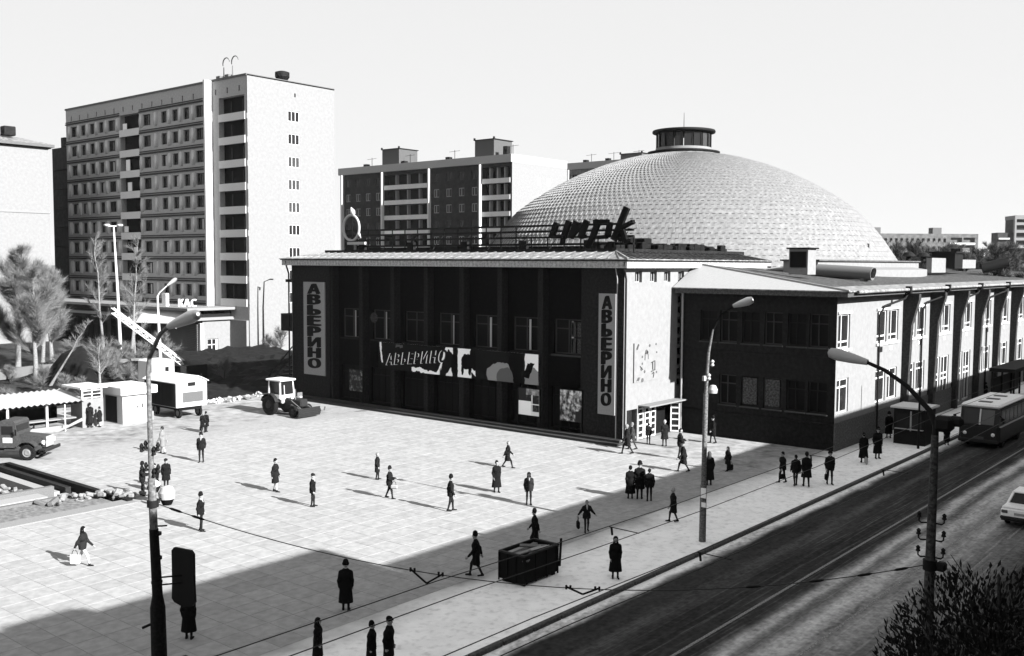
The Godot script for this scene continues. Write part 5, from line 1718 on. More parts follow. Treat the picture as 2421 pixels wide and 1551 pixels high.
func square_things() -> void:
	var mb: MB
	# ---- dump bin on the pavement
	var r := thing("skip_bin", "black steel rubbish bin heaped with boards on the pavement near the kerb", "rubbish bin", Vector3(28.15, 0, -22.48), 0)
	r.scale = Vector3(0.93, 1.0, 0.47)
	mb = MB.new()
	mb.b3(-1.1, 0.12, -1.25, 1.1, 1.12, -1.19); mb.b3(-1.1, 0.12, 1.19, 1.1, 1.12, 1.25); mb.b3(-1.1, 0.12, -1.19, -1.04, 1.12, 1.19); mb.b3(1.04, 0.12, -1.19, 1.1, 1.12, 1.19)
	mb.b3(-1.04, 0.12, -1.19, 1.04, 0.2, 1.19)
	for z in [-1.26, -0.42, 0.42, 1.26]: mb.b3(-1.14, 0.05, z - 0.05, -1.1, 1.1, z + 0.05)
	for x in [-1.05, -0.35, 0.35, 1.05]: mb.b3(x - 0.05, 0.05, 1.25, x + 0.05, 1.1, 1.29)
	part("box", mb, M.black, r)
	mb = MB.new(); mb.b3(-1.14, 1.1, -1.29, 1.14, 1.16, -1.18); mb.b3(-1.14, 1.1, 1.18, 1.14, 1.16, 1.29); mb.b3(-1.15, 1.1, -1.18, -1.03, 1.16, 1.18); mb.b3(1.03, 1.1, -1.18, 1.15, 1.16, 1.18)
	part("rim", mb, M.iron, r)
	mb = MB.new(); mb.bar(Vector3(1.16, 0.3, 1.3), Vector3(1.22, 1.35, 1.34), 0.1); mb.b3(-1.0, 0, -1.1, -0.8, 0.12, 1.1); mb.b3(0.8, 0, -1.1, 1.0, 0.12, 1.1)
	pieces("skid", mb, M.black, r, false)
	var board := MB.new(); board.bbox(Vector3(), Vector3(1.5, 0.06, 0.36), 0.012)
	var bm := board.mesh()
	for q in [[0.1, 1.02, -0.5, 12, 4, M.concrete], [-0.2, 1.06, 0.2, -20, 3, M.concrete_light], [0.35, 1.1, 0.65, 8, -6, M.rubble], [-0.4, 1.0, 0.8, 35, 5, M.concrete], [0.3, 1.13, -0.05, -35, -8, M.concrete], [-0.3, 1.02, -0.85, 5, 0, M.rubble]]:
		put("board", bm, q[5], r, Transform3D(Basis.from_euler(Vector3(0.05, deg_to_rad(q[3]), deg_to_rad(q[4]))), Vector3(q[0], q[1], q[2])))
	mb = MB.new(); mb.b3(-1.03, 0.2, -1.18, 1.03, 0.98, 1.18)
	part("rubbish", mb, M.soil, r)
	# ---- white booth with an overhanging slab roof
	r = thing("white_booth", "small white booth with a thick overhanging slab roof beside the site wagon", "kiosk", Vector3(37.1, 0, -67.5))
	mb = MB.new(); mb.b3(-1.15, 0, -1.6, 1.1, 2.1, 1.5)
	part("wall", mb, M.white_paint, r)
	mb = MB.new(); mb.bbox(Vector3(0, 2.4, -0.05), Vector3(2.85, 0.58, 3.7), 0.03)
	part("roof", mb, M.white_paint, r)
	mb = MB.new(); mb.b3(-1.18, 0.05, -0.9, -1.15, 1.95, 0.7)
	part("door", mb, M.dark_paint, r)
	mb = MB.new()
	for q in [[0.0, 0.16], [0.16, 0.1], [0.34, 0.3]]: mb.b3(q[0] - 0.05, 1.1, 1.5, q[0] + 0.05, 1.1 + q[1], 1.53)
	pieces("notice", mb, M.dark_paint, r, false)
	mb = MB.new(); mb.bbox(Vector3(1.25, 0.35, 1.0), Vector3(0.3, 0.7, 0.6), 0.04)
	part("ledge", mb, M.plaster, r)
	# ---- market stall with a wavy roof
	r = thing("market_stall", "long open market stall with a wavy pale roof on posts behind the lorry", "stall", Vector3(28, 0, -68.5))
	for i in 13:
		mb = MB.new()
		var x0 := 18.0 + i * 1.2
		for k in 12:
			var f := func(u: float) -> float: return 0.055 * cos(u * TAU / 0.4)
			var a: float = x0 + k * 0.1
			var b: float = a + 0.1
			var ya: float = 1.98 + f.call(a)
			var yb: float = 1.98 + f.call(b)
			mb.quad(Vector3(a, ya, -66.6), Vector3(a, ya + 0.42, -70.6), Vector3(b, yb + 0.42, -70.6), Vector3(b, yb, -66.6))
			mb.quad(Vector3(a, ya - 0.02, -66.6), Vector3(a, ya, -66.6), Vector3(b, yb, -66.6), Vector3(b, yb - 0.02, -66.6))
		wpart("roof_sheet", mb, detail(mat("wavy_sheet", 0.5, 0.8, "soft", 0.2), "grain", 1.0), r)
	for x in [20.0, 22.6, 25.2, 28.4, 31.0]:
		mb = MB.new(); mb.b3(x - 0.07, 0, -67.1, x + 0.07, 1.9, -66.96)
		wpart("post", mb, M.white_paint, r)
	mb = MB.new(); mb.b3(31.95, 0, -66.5, 32.02, 1.85, -66.43)
	wpart("post", mb, M.white_paint, r)
	mb = MB.new()
	mb.b3(18, 1.72, -67.05, 33.4, 1.86, -66.98); mb.b3(18, 0, -70.7, 33.4, 2.3, -70.6)
	pieces("back_board", mb, M.black, r)
	mb = MB.new(); mb.b3(18, 0.74, -67.6, 33.0, 0.82, -66.9); mb.b3(18, 0, -66.96, 32.4, 0.35, -66.9)
	pieces("counter", mb, M.concrete_light, r)
	mb = MB.new()
	mb.b3(33.35, 0, -68.4, 34.9, 2.0, -66.75)
	wpart("end_wall", mb, M.plaster, r)
	mb = MB.new()
	for q in [[33.4, 33.5], [34.1, 34.18], [34.8, 34.9]]: mb.b3(q[0], 2.0, -66.95, q[1], 2.75, -66.87)
	mb.b3(33.3, 2.7, -69.6, 35.3, 2.84, -66.8)
	for y in [2.05, 2.3, 2.55]: mb.b3(33.4, y, -66.94, 34.9, y + 0.05, -66.88)
	pieces("end_railing", mb, M.white_paint, r)
	mb = MB.new()
	mb.quad(Vector3(31.2, 0.02, -66.4), Vector3(33.3, 0.75, -66.7), Vector3(33.3, 0.55, -66.6), Vector3(31.4, 0.0, -66.3))
	wpart("ramp", mb, M.concrete_light, r)
	# ---- unfinished flower bed: pit, kerbs, slabs, rubble
	mb = MB.new()
	mb.b3(6.9, -1.0, -58.7, 24.7, -0.75, -44.8)
	mb.face(Vector3(24.61, -0.8, -58.6), Vector3(0, 0, 13.7), Vector3(0, 0.8, 0))
	mb.face(Vector3(7.0, -0.8, -44.91), Vector3(0, 0.8, 0), Vector3(17.6, 0, 0))
	mb.face(Vector3(7.0, -0.8, -58.59), Vector3(17.6, 0, 0), Vector3(0, 0.8, 0))
	structure("pit", mb, M.soil)
	r = thing("flower_bed", "unfinished concrete flower bed with a trench and pale rubble at the left of the square", "flower bed", Vector3(18, 0, -48))
	mb = MB.new(); mb.b3(7.05, -0.75, -47.55, 24.0, -0.02, -44.95)
	wpart("fill", mb, detail(mat("fill_earth", 0.26, 0.95, "blotch", 0.3), "speck", 0.8), r)
	mb = MB.new(); mb.b3(-6, 0.01, -44.9, 24.6, 0.06, -43.95)
	wpart("border_slab", mb, M.concrete_light, r)
	for q in [[7.1, -47.85, 23.3, -47.58], [7.1, -50.4, 23.45, -50.1]]:
		mb = MB.new(); mb.b3(q[0], -0.75, q[1], q[2], 0.1, q[3])
		wpart("kerb_wall", mb, M.concrete, r)
	mb = MB.new(); mb.b3(7.1, -0.75, -50.08, 22.6, -0.12, -49.0)
	wpart("light_slab", mb, M.rubble, r)
	mb = MB.new(); mb.b3(23.35, -0.7, -58.4, 23.9, -0.3, -50.45)
	wpart("light_slab", mb, M.rubble, r)
	mb = MB.new(); mb.b3(23.5, -0.7, -49.9, 23.95, -0.3, -48.0)
	wpart("light_slab", mb, M.rubble, r)
	mb = MB.new(); mb.b3(24.3, -0.75, -57.9, 24.6, 0.14, -44.4)  # far wall of the trench, its lack of sun put into a dark colour
	wpart("shaded_pit_wall", mb, M.dark_paint, r)
	mb = MB.new(); mb.b3(24.0, -0.6, -58.3, 24.28, -0.05, -50.0)  # lower strip of that wall, shade again put into the colour
	wpart("shaded_pit_wall", mb, M.iron, r)
	var rub := []
	for k in 4:
		var m := MB.new(); m.bbox(Vector3(), Vector3(0.5 + 0.12 * k, 0.28, 0.34 + 0.08 * (k % 2)), 0.07)
		rub.append(m.mesh())
	for i in 40:
		var c: Vector3 = [Vector3(23.6, 0.0, -46.3), Vector3(25.0, 0.15, -45.8), Vector3(21.6, -0.45, -52.5), Vector3(23.0, 0.0, -46.6)][i % 4]
		var sp: Vector3 = [Vector3(1.0, 0.22, 0.8), Vector3(0.7, 0.08, 0.9), Vector3(1.2, 0.35, 0.9), Vector3(1.6, 0.2, 0.6)][i % 4]
		var p := c + Vector3(rng.randf_range(-1, 1) * sp.x, rng.randf_range(0, 1) * sp.y, rng.randf_range(-1, 1) * sp.z)
		put("rubble_block", rub[i % 4], M.concrete_light if i % 3 else M.concrete, r, r.global_transform.affine_inverse() * Transform3D(Basis.from_euler(Vector3(rng.randf_range(-0.4, 0.4), rng.randf() * TAU, rng.randf_range(-0.4, 0.4))) * rng.randf_range(0.4, 0.85), p))
	# debris along the foot of the soil bank
	r = thing("rubble_heap", "scattered pale stones and boards along the edge of the dark soil bank", "rubble", Vector3(44, 0, -70))
	for i in 60:
		var p := Vector3(rng.randf_range(42.8, 52.5), rng.randf_range(0.02, 0.25), 0)
		p.z = -69.5 - 1.6 * rng.randf() - (p.x - 43.0) * 0.12
		put("stone", rub[i % 4], [M.rubble, M.concrete, M.snow][i % 3], r, r.global_transform.affine_inverse() * Transform3D(Basis.from_euler(Vector3(rng.randf(), rng.randf() * TAU, rng.randf())) * rng.randf_range(0.25, 0.7), p))
	# lattice boom lying across the park
	r = thing("lattice_boom", "pale lattice boom slanting down in front of the annex, left of the soil bank", "crane boom", Vector3(50, 4.5, -88))
	var a0 := Vector3(48.3, 6.7, -90.2)
	var b0 := Vector3(52.6, 1.6, -85.0)
	mb = MB.new()
	var sd := (b0 - a0).normalized().cross(Vector3.UP).normalized() * 0.28
	var u2 := Vector3(0, 0.5, 0)
	for o in [sd, -sd, sd + u2, -sd + u2]: mb.bar(a0 + o, b0 + o, 0.08)
	for k in 12:
		var p := a0.lerp(b0, k / 12.0)
		var q := a0.lerp(b0, (k + 1) / 12.0)
		mb.bar(p + sd, q + sd + u2, 0.05); mb.bar(p - sd + u2, q - sd, 0.05); mb.bar(p + sd + u2, q - sd + u2, 0.05)
	wpart("girder", mb, M.white_paint, r)
	mb = MB.new(); mb.b3(51.6, 0.2, -86.0, 54.5, 1.7, -83.9); mb.bar(b0, Vector3(53, 0.4, -84.6), 0.3)
	wpart("foot", mb, M.dark_paint, r)
	mb = MB.new()
	mb.lathe([Vector2(3.2, 0), Vector2(2.7, 1.6), Vector2(1.6, 2.9), Vector2(0.3, 3.5), Vector2(0.01, 3.55)], 22, Vector3(46.2, 0, -92.5), 0.8)
	for i in mb.v.size():
		var q := mb.v[i]
		mb.v[i] = q + Vector3(sin(q.y * 5.1 + q.z * 3.0), sin(q.x * 4.3 + q.z * 2.7) * 0.8, sin(q.x * 3.7 + q.y * 4.9)) * 0.16
	tag(part("soil_heap", mb, M.soil, self), "black conical soil heap behind the booth, left of the lattice boom", "soil heap")
	# low wall bordering the park path
	r = thing("park_wall", "low pale wall curving along the park behind the soil heap", "wall", Vector3(50, 0, -97))
	mb = MB.new()
	for k in 14:
		var p := Vector3(40 + k * 1.2, 0, -97.5 - 1.5 * sin(k * 0.22))
		mb.b3(p.x, 0.3, p.z - 0.25, p.x + 1.19, 1.3, p.z + 0.25)
	wpart("wall", mb, M.concrete, r)
	# newspaper stand by the bus stop
	r = thing("street_kiosk", "dark boxy street kiosk with a pale flat roof on the pavement beside the bus", "kiosk", Vector3(66.3, 0, -20.6))
	mb = MB.new(); mb.b3(-0.8, 0, -1.05, 1.3, 2.35, 0.95)
	part("wall", mb, M.dark_paint, r)
	mb = MB.new(); mb.bbox(Vector3(0.25, 2.42, -0.05), Vector3(2.5, 0.14, 2.4), 0.03)
	part("roof", mb, M.white_paint, r)
	mb = MB.new(); mb.b3(-0.83, 1.1, -0.85, -0.8, 2.1, -0.1); mb.b3(-0.83, 1.1, 0.1, -0.8, 2.1, 0.75)
	pieces("window", mb, M.glass, r, false)
	mb = MB.new(); mb.b3(-0.82, 0.9, -0.02, -0.79, 2.2, 0.08); mb.b3(-1.0, 1.0, -0.95, -0.8, 1.05, 0.85)
	pieces("shelf", mb, M.frame, r, false)
	r = thing("bus_shelter", "dark flat roofed shelter on posts beyond the bus at the right edge", "shelter", Vector3(93, 0, -20.6))
	mb = MB.new()
	mb.b3(88.6, 2.85, -21.6, 99, 3.15, -19.6)
	wpart("roof", mb, M.dark_paint, r)
	mb = MB.new()
	for x in [89.0, 92.3, 95.6, 98.7]: mb.b3(x - 0.07, 0, -21.5, x + 0.07, 2.85, -21.36)
	mb.b3(89.0, 0, -19.85, 89.14, 2.85, -19.7); mb.b3(98.6, 0, -19.85, 98.74, 2.85, -19.7)
	pieces("post", mb, M.dark_paint, r)
	mb = MB.new(); mb.b3(89.1, 0.5, -21.55, 98.6, 2.2, -21.5)
	wpart("back_panel", mb, M.dark_paint, r)
	# bench-like barrier by the wing
	r = thing("metal_stand", "small dark metal stand beside the open lattice doors of the hall", "stand", Vector3(61.6, 0, -33.6))
	mb = MB.new()
	for x in [-0.45, 0.0, 0.45]: mb.bar(Vector3(x, 0, 0), Vector3(x, 0.85, 0), 0.06)
	mb.bar(Vector3(-0.5, 0.85, 0), Vector3(0.5, 0.85, 0), 0.1); mb.b3(-0.4, 0.25, -0.02, 0.4, 0.75, 0.02)
	part("frame", mb, M.black, r)


func lamp_head(mb: MB, a: Vector3, b: Vector3, r: float) -> void:
	mb.tube([a, a.lerp(b, 0.12), a.lerp(b, 0.35), a.lerp(b, 0.75), a.lerp(b, 0.95), b], [r * 0.5, r * 0.62, r * 0.85, r * 1.1, r * 0.85, r * 0.3], 12)


func street_furniture() -> void:
	var mb: MB
	# ---- stepped steel pole at the left
	var r := thing("street_pole", "tall stepped steel pole at the left with insulators, a floodlight and a curved lamp arm", "street lamp", Vector3(11.55, 0, -19.9))
	mb = MB.new()
	mb.tube([Vector3(11.51, 5.75, -19.9), Vector3(11.48, 6.9, -19.9)], [0.09, 0.085], 12)
	mb.tube([Vector3(11.48, 6.9, -19.9), Vector3(11.42, 9.3, -19.85), Vector3(11.4, 9.6, -19.75), Vector3(11.4, 10.15, -19.29), Vector3(11.4, 10.32, -18.95)], [0.065, 0.05, 0.05, 0.045, 0.04], 10)
	wpart("pole", mb, M.pole, r)
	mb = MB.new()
	mb.tube([Vector3(11.62, 0, -19.9), Vector3(11.57, 3.95, -19.9), Vector3(11.57, 4.22, -19.9), Vector3(11.51, 5.75, -19.9)], [0.19, 0.165, 0.115, 0.1], 14)  # lower pole: shade painted in as black, ending near the roof shadow line
	wpart("pole_shaded", mb, mat("pole_shade_dark", 0.02, 0.8, "streak", 0.8), r)
	mb = MB.new()
	lamp_head(mb, Vector3(11.4, 10.32, -18.95), Vector3(11.4, 10.62, -17.85), 0.13)
	wpart("lamp_head", mb, M.lamp_white, r)
	mb = MB.new()
	for y in [7.57, 7.08]:
		mb.tube([Vector3(11.36, y, -20.12), Vector3(11.54, y + 0.02, -19.68)], [0.022, 0.022], 6)
		for q in [[-20.1, 0.0], [-20.0, 0.07], [-19.8, -0.05], [-19.7, 0.05]]: mb.lathe([Vector2(0.02, -0.1), Vector2(0.05, -0.08), Vector2(0.03, -0.02), Vector2(0.05, 0.03), Vector2(0.02, 0.1)], 8, Vector3(11.45 + (q[0] + 19.9) * 0.4, y + q[1], q[0]))
	pieces("insulator", mb, M.pole_dark, r)
	mb = MB.new()
	for k in 5: mb.tube([Vector3(11.56, 3.4 + k * 0.55, -19.9), Vector3(11.56, 3.46 + k * 0.55, -19.9)], [0.125, 0.125], 10)
	mb.tube([Vector3(11.5, 6.25, -19.9), Vector3(11.5, 6.4, -19.9)], [0.13, 0.13], 10); mb.bar(Vector3(11.5, 6.35, -19.9), Vector3(11.85, 6.4, -19.95), 0.05)
	mb.bar(Vector3(11.55, 5.8, -19.9), Vector3(11.75, 5.8, -19.75), 0.03); mb.bar(Vector3(11.5, 3.6, -19.95), Vector3(11.3, 3.5, -20.1), 0.05)
	pieces("clamp", mb, M.pole_dark, r)
	mb = MB.new()
	mb.lathe([Vector2(0.17, 6.36), Vector2(0.18, 6.5), Vector2(0.13, 6.62), Vector2(0.02, 6.66)], 14, Vector3(11.88, 0, -19.95))
	wpart("floodlight", mb, M.lamp_white, r)
	mb = MB.new()
	mb.lathe([Vector2(0.02, 6.2), Vector2(0.1, 6.22), Vector2(0.16, 6.36), Vector2(0.02, 6.37)], 14, Vector3(11.88, 0, -19.95))
	wpart("floodlight_glass", mb, M.black, r)
	mb = MB.new()
	mb.bbox(Vector3(11.95, 2.62, -19.62), Vector3(0.5, 0.24, 0.3), 0.08); mb.bar(Vector3(11.6, 2.6, -19.9), Vector3(11.9, 2.62, -19.66), 0.08); mb.bbox(Vector3(11.5, 2.45, -19.75), Vector3(0.5, 0.22, 0.4), 0.06)
	pieces("junction_box", mb, M.pole_dark, r)
	var s := thing("street_sign", "dark rounded signboard, seen from behind, held out from the left street pole", "sign", Vector3(12.1, 3.8, -19.8))
	mb = MB.new()
	var sp := PackedVector2Array([Vector2(-0.36, 0.08), Vector2(-0.28, 0.0), Vector2(0.0, -0.07), Vector2(0.28, 0.0), Vector2(0.36, 0.1), Vector2(0.34, 0.45), Vector2(0.34, 1.2), Vector2(0.26, 1.28), Vector2(-0.26, 1.28), Vector2(-0.34, 1.2), Vector2(-0.34, 0.45)])
	mb.x = ry(-78, Vector3(12.12, 3.92, -19.72))
	mb.prism(sp, -0.03, 0.03)
	wpart("board", mb, M.pole_dark, s)
	mb = MB.new()
	for y in [4.62, 4.45]: mb.bar(Vector3(11.6, y, -19.9), Vector3(12.1, y - 0.04, -19.75), 0.03)
	pieces("bracket", mb, M.pole_dark, s)

	# ---- pole in the middle of the pavement
	r = thing("street_pole", "slim street pole on the pavement right of centre, pale above and dark below", "street lamp", Vector3(36.66, 0, -19.9))
	mb = MB.new()
	mb.tube([Vector3(36.64, 0, -19.9), Vector3(36.66, 2.4, -19.9), Vector3(36.66, 2.45, -19.9), Vector3(36.68, 6.3, -19.88)], [0.15, 0.135, 0.11, 0.1], 12)
	mb.tube([Vector3(36.68, 6.3, -19.88), Vector3(36.7, 8.0, -19.8), Vector3(36.72, 9.0, -19.62)], [0.075, 0.06, 0.035], 10)
	wpart("pole", mb, M.pole, r)
	mb = MB.new(); mb.tube([Vector3(36.72, 9.0, -19.62), Vector3(36.7, 9.6, -19.3), Vector3(36.7, 10.0, -18.7)], [0.035, 0.03, 0.03], 8)
	wpart("lamp_arm", mb, M.black, r)
	mb = MB.new(); lamp_head(mb, Vector3(36.7, 10.0, -18.7), Vector3(36.7, 10.28, -17.85), 0.16)
	wpart("lamp_head", mb, M.lamp_white, r)
	mb = MB.new(); mb.lathe([Vector2(0.18, 6.3), Vector2(0.2, 6.45), Vector2(0.12, 6.62), Vector2(0.02, 6.65)], 12, Vector3(36.95, 0, -19.7))
	for q in [[36.62, 7.0], [36.9, 7.55]]: mb.lathe([Vector2(0.02, -0.14), Vector2(0.09, -0.08), Vector2(0.05, 0), Vector2(0.09, 0.08), Vector2(0.02, 0.16)], 8, Vector3(q[0], q[1], -19.72))
	mb.box(Vector3(36.5, 6.95, -19.85), Vector3(0.25, 0.2, 0.1))
	pieces("floodlight", mb, M.lamp_white, r)
	mb = MB.new(); mb.box(Vector3(36.52, 2.1, -19.82), Vector3(0.03, 0.42, 0.24)); mb.box(Vector3(36.52, 1.6, -19.8), Vector3(0.03, 0.2, 0.2))
	pieces("bill", mb, M.print_white, r)

	# ---- pole at the right, near kerb
	r = thing("street_pole", "dark right hand pole on the near kerb with insulator hooks and a long lamp arm", "street lamp", Vector3(21.65, 0, -6.3))
	mb = MB.new()
	mb.tube([Vector3(21.6, 0, -6.3), Vector3(21.63, 5.0, -6.3), Vector3(21.68, 8.1, -6.3)], [0.15, 0.105, 0.075], 12)
	wpart("pole", mb, mat("pole_grey", 0.11, 0.8, "streak", 0.7), r)
	mb = MB.new()
	mb.tube([Vector3(21.68, 6.8, -6.3), Vector3(21.7, 8.3, -6.3), Vector3(21.7, 8.6, -6.42), Vector3(21.7, 9.1, -6.92), Vector3(21.7, 9.4, -7.4), Vector3(21.7, 9.55, -7.8)], [0.085, 0.07, 0.06, 0.05, 0.045, 0.04], 10)
	mb.bbox(Vector3(21.75, 8.35, -6.15), Vector3(0.3, 0.34, 0.4), 0.08); mb.bbox(Vector3(21.8, 8.42, -5.92), Vector3(0.2, 0.22, 0.3), 0.06)
	wpart("lamp_arm", mb, M.pole_dark, r)
	mb = MB.new(); lamp_head(mb, Vector3(21.7, 9.55, -7.78), Vector3(21.7, 9.72, -8.68), 0.13)
	wpart("lamp_head", mb, M.lamp_white, r)
	for y in [6.22, 5.85, 5.48]:
		for sz in [-1.0, 1.0]:
			mb = MB.new()
			var o := Vector3(21.64, y, -6.3)
			mb.tube([o, o + Vector3(0.05 * sz, -0.02, 0.2 * sz), o + Vector3(0.06 * sz, 0.02, 0.24 * sz), o + Vector3(0.06 * sz, 0.12, 0.24 * sz)], [0.018, 0.018, 0.018, 0.018], 6)
			mb.lathe([Vector2(0.02, 0.08), Vector2(0.055, 0.1), Vector2(0.035, 0.15), Vector2(0.05, 0.18), Vector2(0.015, 0.22)], 8, o + Vector3(0.06 * sz, 0, 0.24 * sz))
			wpart("insulator_hook", mb, M.pole_dark, r)
	mb = MB.new(); mb.tube([Vector3(21.63, 5.2, -6.3), Vector3(21.63, 5.42, -6.3)], [0.15, 0.15], 10); mb.bbox(Vector3(21.68, 5.3, -6.08), Vector3(0.2, 0.2, 0.2), 0.04)
	wpart("collar", mb, M.pole_dark, r)

	# ---- lamps and masts in the park
	r = thing("lamp_mast", "tall pale mast with a short cross arm of floodlights before the hostel", "street lamp", Vector3(55.4, 0, -101.8))
	mb = MB.new(); mb.tube([Vector3(55.4, 0, -101.8), Vector3(55.2, 8, -101.9), Vector3(55.05, 15.5, -102.2)], [0.2, 0.15, 0.09], 10)
	wpart("pole", mb, M.white_paint, r)
	mb = MB.new(); mb.bar(Vector3(54.6, 15.5, -102.8), Vector3(55.5, 15.5, -101.7), 0.12); mb.bbox(Vector3(54.6, 15.6, -102.8), Vector3(0.5, 0.22, 0.5), 0.05); mb.bbox(Vector3(55.5, 15.6, -101.7), Vector3(0.5, 0.22, 0.5), 0.05)
	wpart("cross_arm", mb, M.white_paint, r)
	r = thing("lamp_post", "pale lamp post with one upswept arm standing behind the site wagon", "street lamp", Vector3(53.2, 0, -90.0))
	mb = MB.new(); mb.tube([Vector3(53.2, 0, -90.0), Vector3(53.1, 4.5, -90.1), Vector3(53.05, 8.2, -90.2), Vector3(53.2, 8.6, -90.0), Vector3(53.7, 9.3, -89.4)], [0.17, 0.14, 0.09, 0.07, 0.06], 10)
	wpart("pole", mb, M.white_paint, r)
	mb = MB.new(); lamp_head(mb, Vector3(53.7, 9.3, -89.4), Vector3(54.3, 10.0, -88.7), 0.2)
	wpart("lamp_head", mb, M.lamp_white, r)
	r = thing("lamp_post", "thin dark lamp post against the white end wall of the hostel", "street lamp", Vector3(75.2, 0, -103.2))
	mb = MB.new(); mb.tube([Vector3(75.2, 0, -103.2), Vector3(75.2, 6, -103.2), Vector3(75.25, 9.2, -103.0), Vector3(75.5, 9.5, -102.2)], [0.15, 0.1, 0.07, 0.06], 8); mb.bbox(Vector3(75.55, 9.52, -101.9), Vector3(0.25, 0.16, 0.6), 0.05)
	wpart("pole", mb, M.dark_paint, r)
	r = thing("sign_pole", "dark thin post with a small plate at the kerb by the street kiosk", "post", Vector3(64.5, 0, -19.75))
	mb = MB.new(); mb.tube([Vector3(64.5, 0, -19.75), Vector3(64.5, 5.6, -19.75)], [0.08, 0.05], 8)
	wpart("pole", mb, M.pole_dark, r)
	mb = MB.new(); mb.b3(64.46, 2.5, -19.68, 64.5, 3.0, -19.3)
	wpart("plate", mb, M.frame, r)

	# ---- overhead wires
	var wl := ["trolley wire farthest from the near kerb, passing over the rubbish bin", "trolley wire just nearer than the one over the rubbish bin", "thin trolley wire running along the line of the far kerb", "lowest trolley wire, drawn over the dark lane of the road"]
	var wz := [-15.0, -14.05, -12.25, -11.4]
	var wy := [4.62, 4.6, 4.44, 4.48]
	for k in 4:
		var o := thing("trolley_wire", wl[k], "overhead wire", Vector3(20, wy[k], wz[k]), 0, "trolley wires above the street")
		mb = MB.new()
		var wp := []
		var wr := []
		for q in [[-40, 0.1], [8, 0.06], [15.5, 0.0], [20, -0.12], [26, -0.22], [34, -0.24], [44, -0.12], [52, 0.0], [90, -0.2], [200, 0.0]]:
			wp.append(Vector3(q[0], wy[k] + q[1], wz[k])); wr.append(0.011)
		mb.tube(wp, wr, 6)
		wpart("wire", mb, M.wire, o)
		if k % 2 == 0:
			mb = MB.new()
			for x in [22.4, 36.0]:
				mb.bar(Vector3(x, wy[k] - 0.2, wz[k] + 0.02), Vector3(x, wy[k] - 0.42, wz[k] + 0.05), 0.045); mb.bar(Vector3(x, wy[k] - 0.2, wz[k] - 0.05), Vector3(x, wy[k] - 0.21, wz[k] + 0.92), 0.02)
			pieces("spacer", mb, M.pole_dark, o)
	r = thing("span_wire", "cross wire slung between the left and right poles with insulators and two vee hangers", "overhead wire", Vector3(16, 6, -13))
	var a := Vector3(11.6, 6.3, -19.9)
	var b := Vector3(21.6, 5.33, -6.3)
	var pts := []
	var rad := []
	var on := func(t: float) -> Vector3: return a.lerp(b, t) - Vector3(0, 1.17 * 4 * t * (1 - t), 0)
	for k in 33: pts.append(on.call(k / 32.0)); rad.append(0.01)
	mb = MB.new(); mb.tube(pts, rad, 6)
	wpart("wire", mb, M.wire, r)
	mb = MB.new()
	for t in [0.025, 0.055, 0.78, 0.86, 0.92, 0.965]:
		var p: Vector3 = on.call(t)
		var d: Vector3 = (on.call(t + 0.01) - p).normalized()
		mb.tube([p - d * 0.16, p - d * 0.09, p + d * 0.09, p + d * 0.16], [0.012, 0.03, 0.03, 0.012], 8)
	pieces("insulator", mb, M.pole_dark, r)
	for z in [-15.02, -12.25]:
		mb = MB.new()
		var t: float = (z + 19.9) / 13.6
		var p: Vector3 = on.call(t)
		var d: Vector3 = (on.call(t + 0.01) - p).normalized() * 0.36
		var low := Vector3(p.x, 4.64 if z < -14 else 4.48, p.z)
		mb.bar(p - d + Vector3(0, 0.03, 0), low, 0.035); mb.bar(p + d + Vector3(0, 0.03, 0), low, 0.035)
		for e in [p - d, p + d, p - d * 0.75, p + d * 0.75]: mb.box(e + Vector3(0, 0.02, 0), Vector3(0.035, 0.09, 0.035))
		wpart("hanger", mb, M.pole_dark, r)


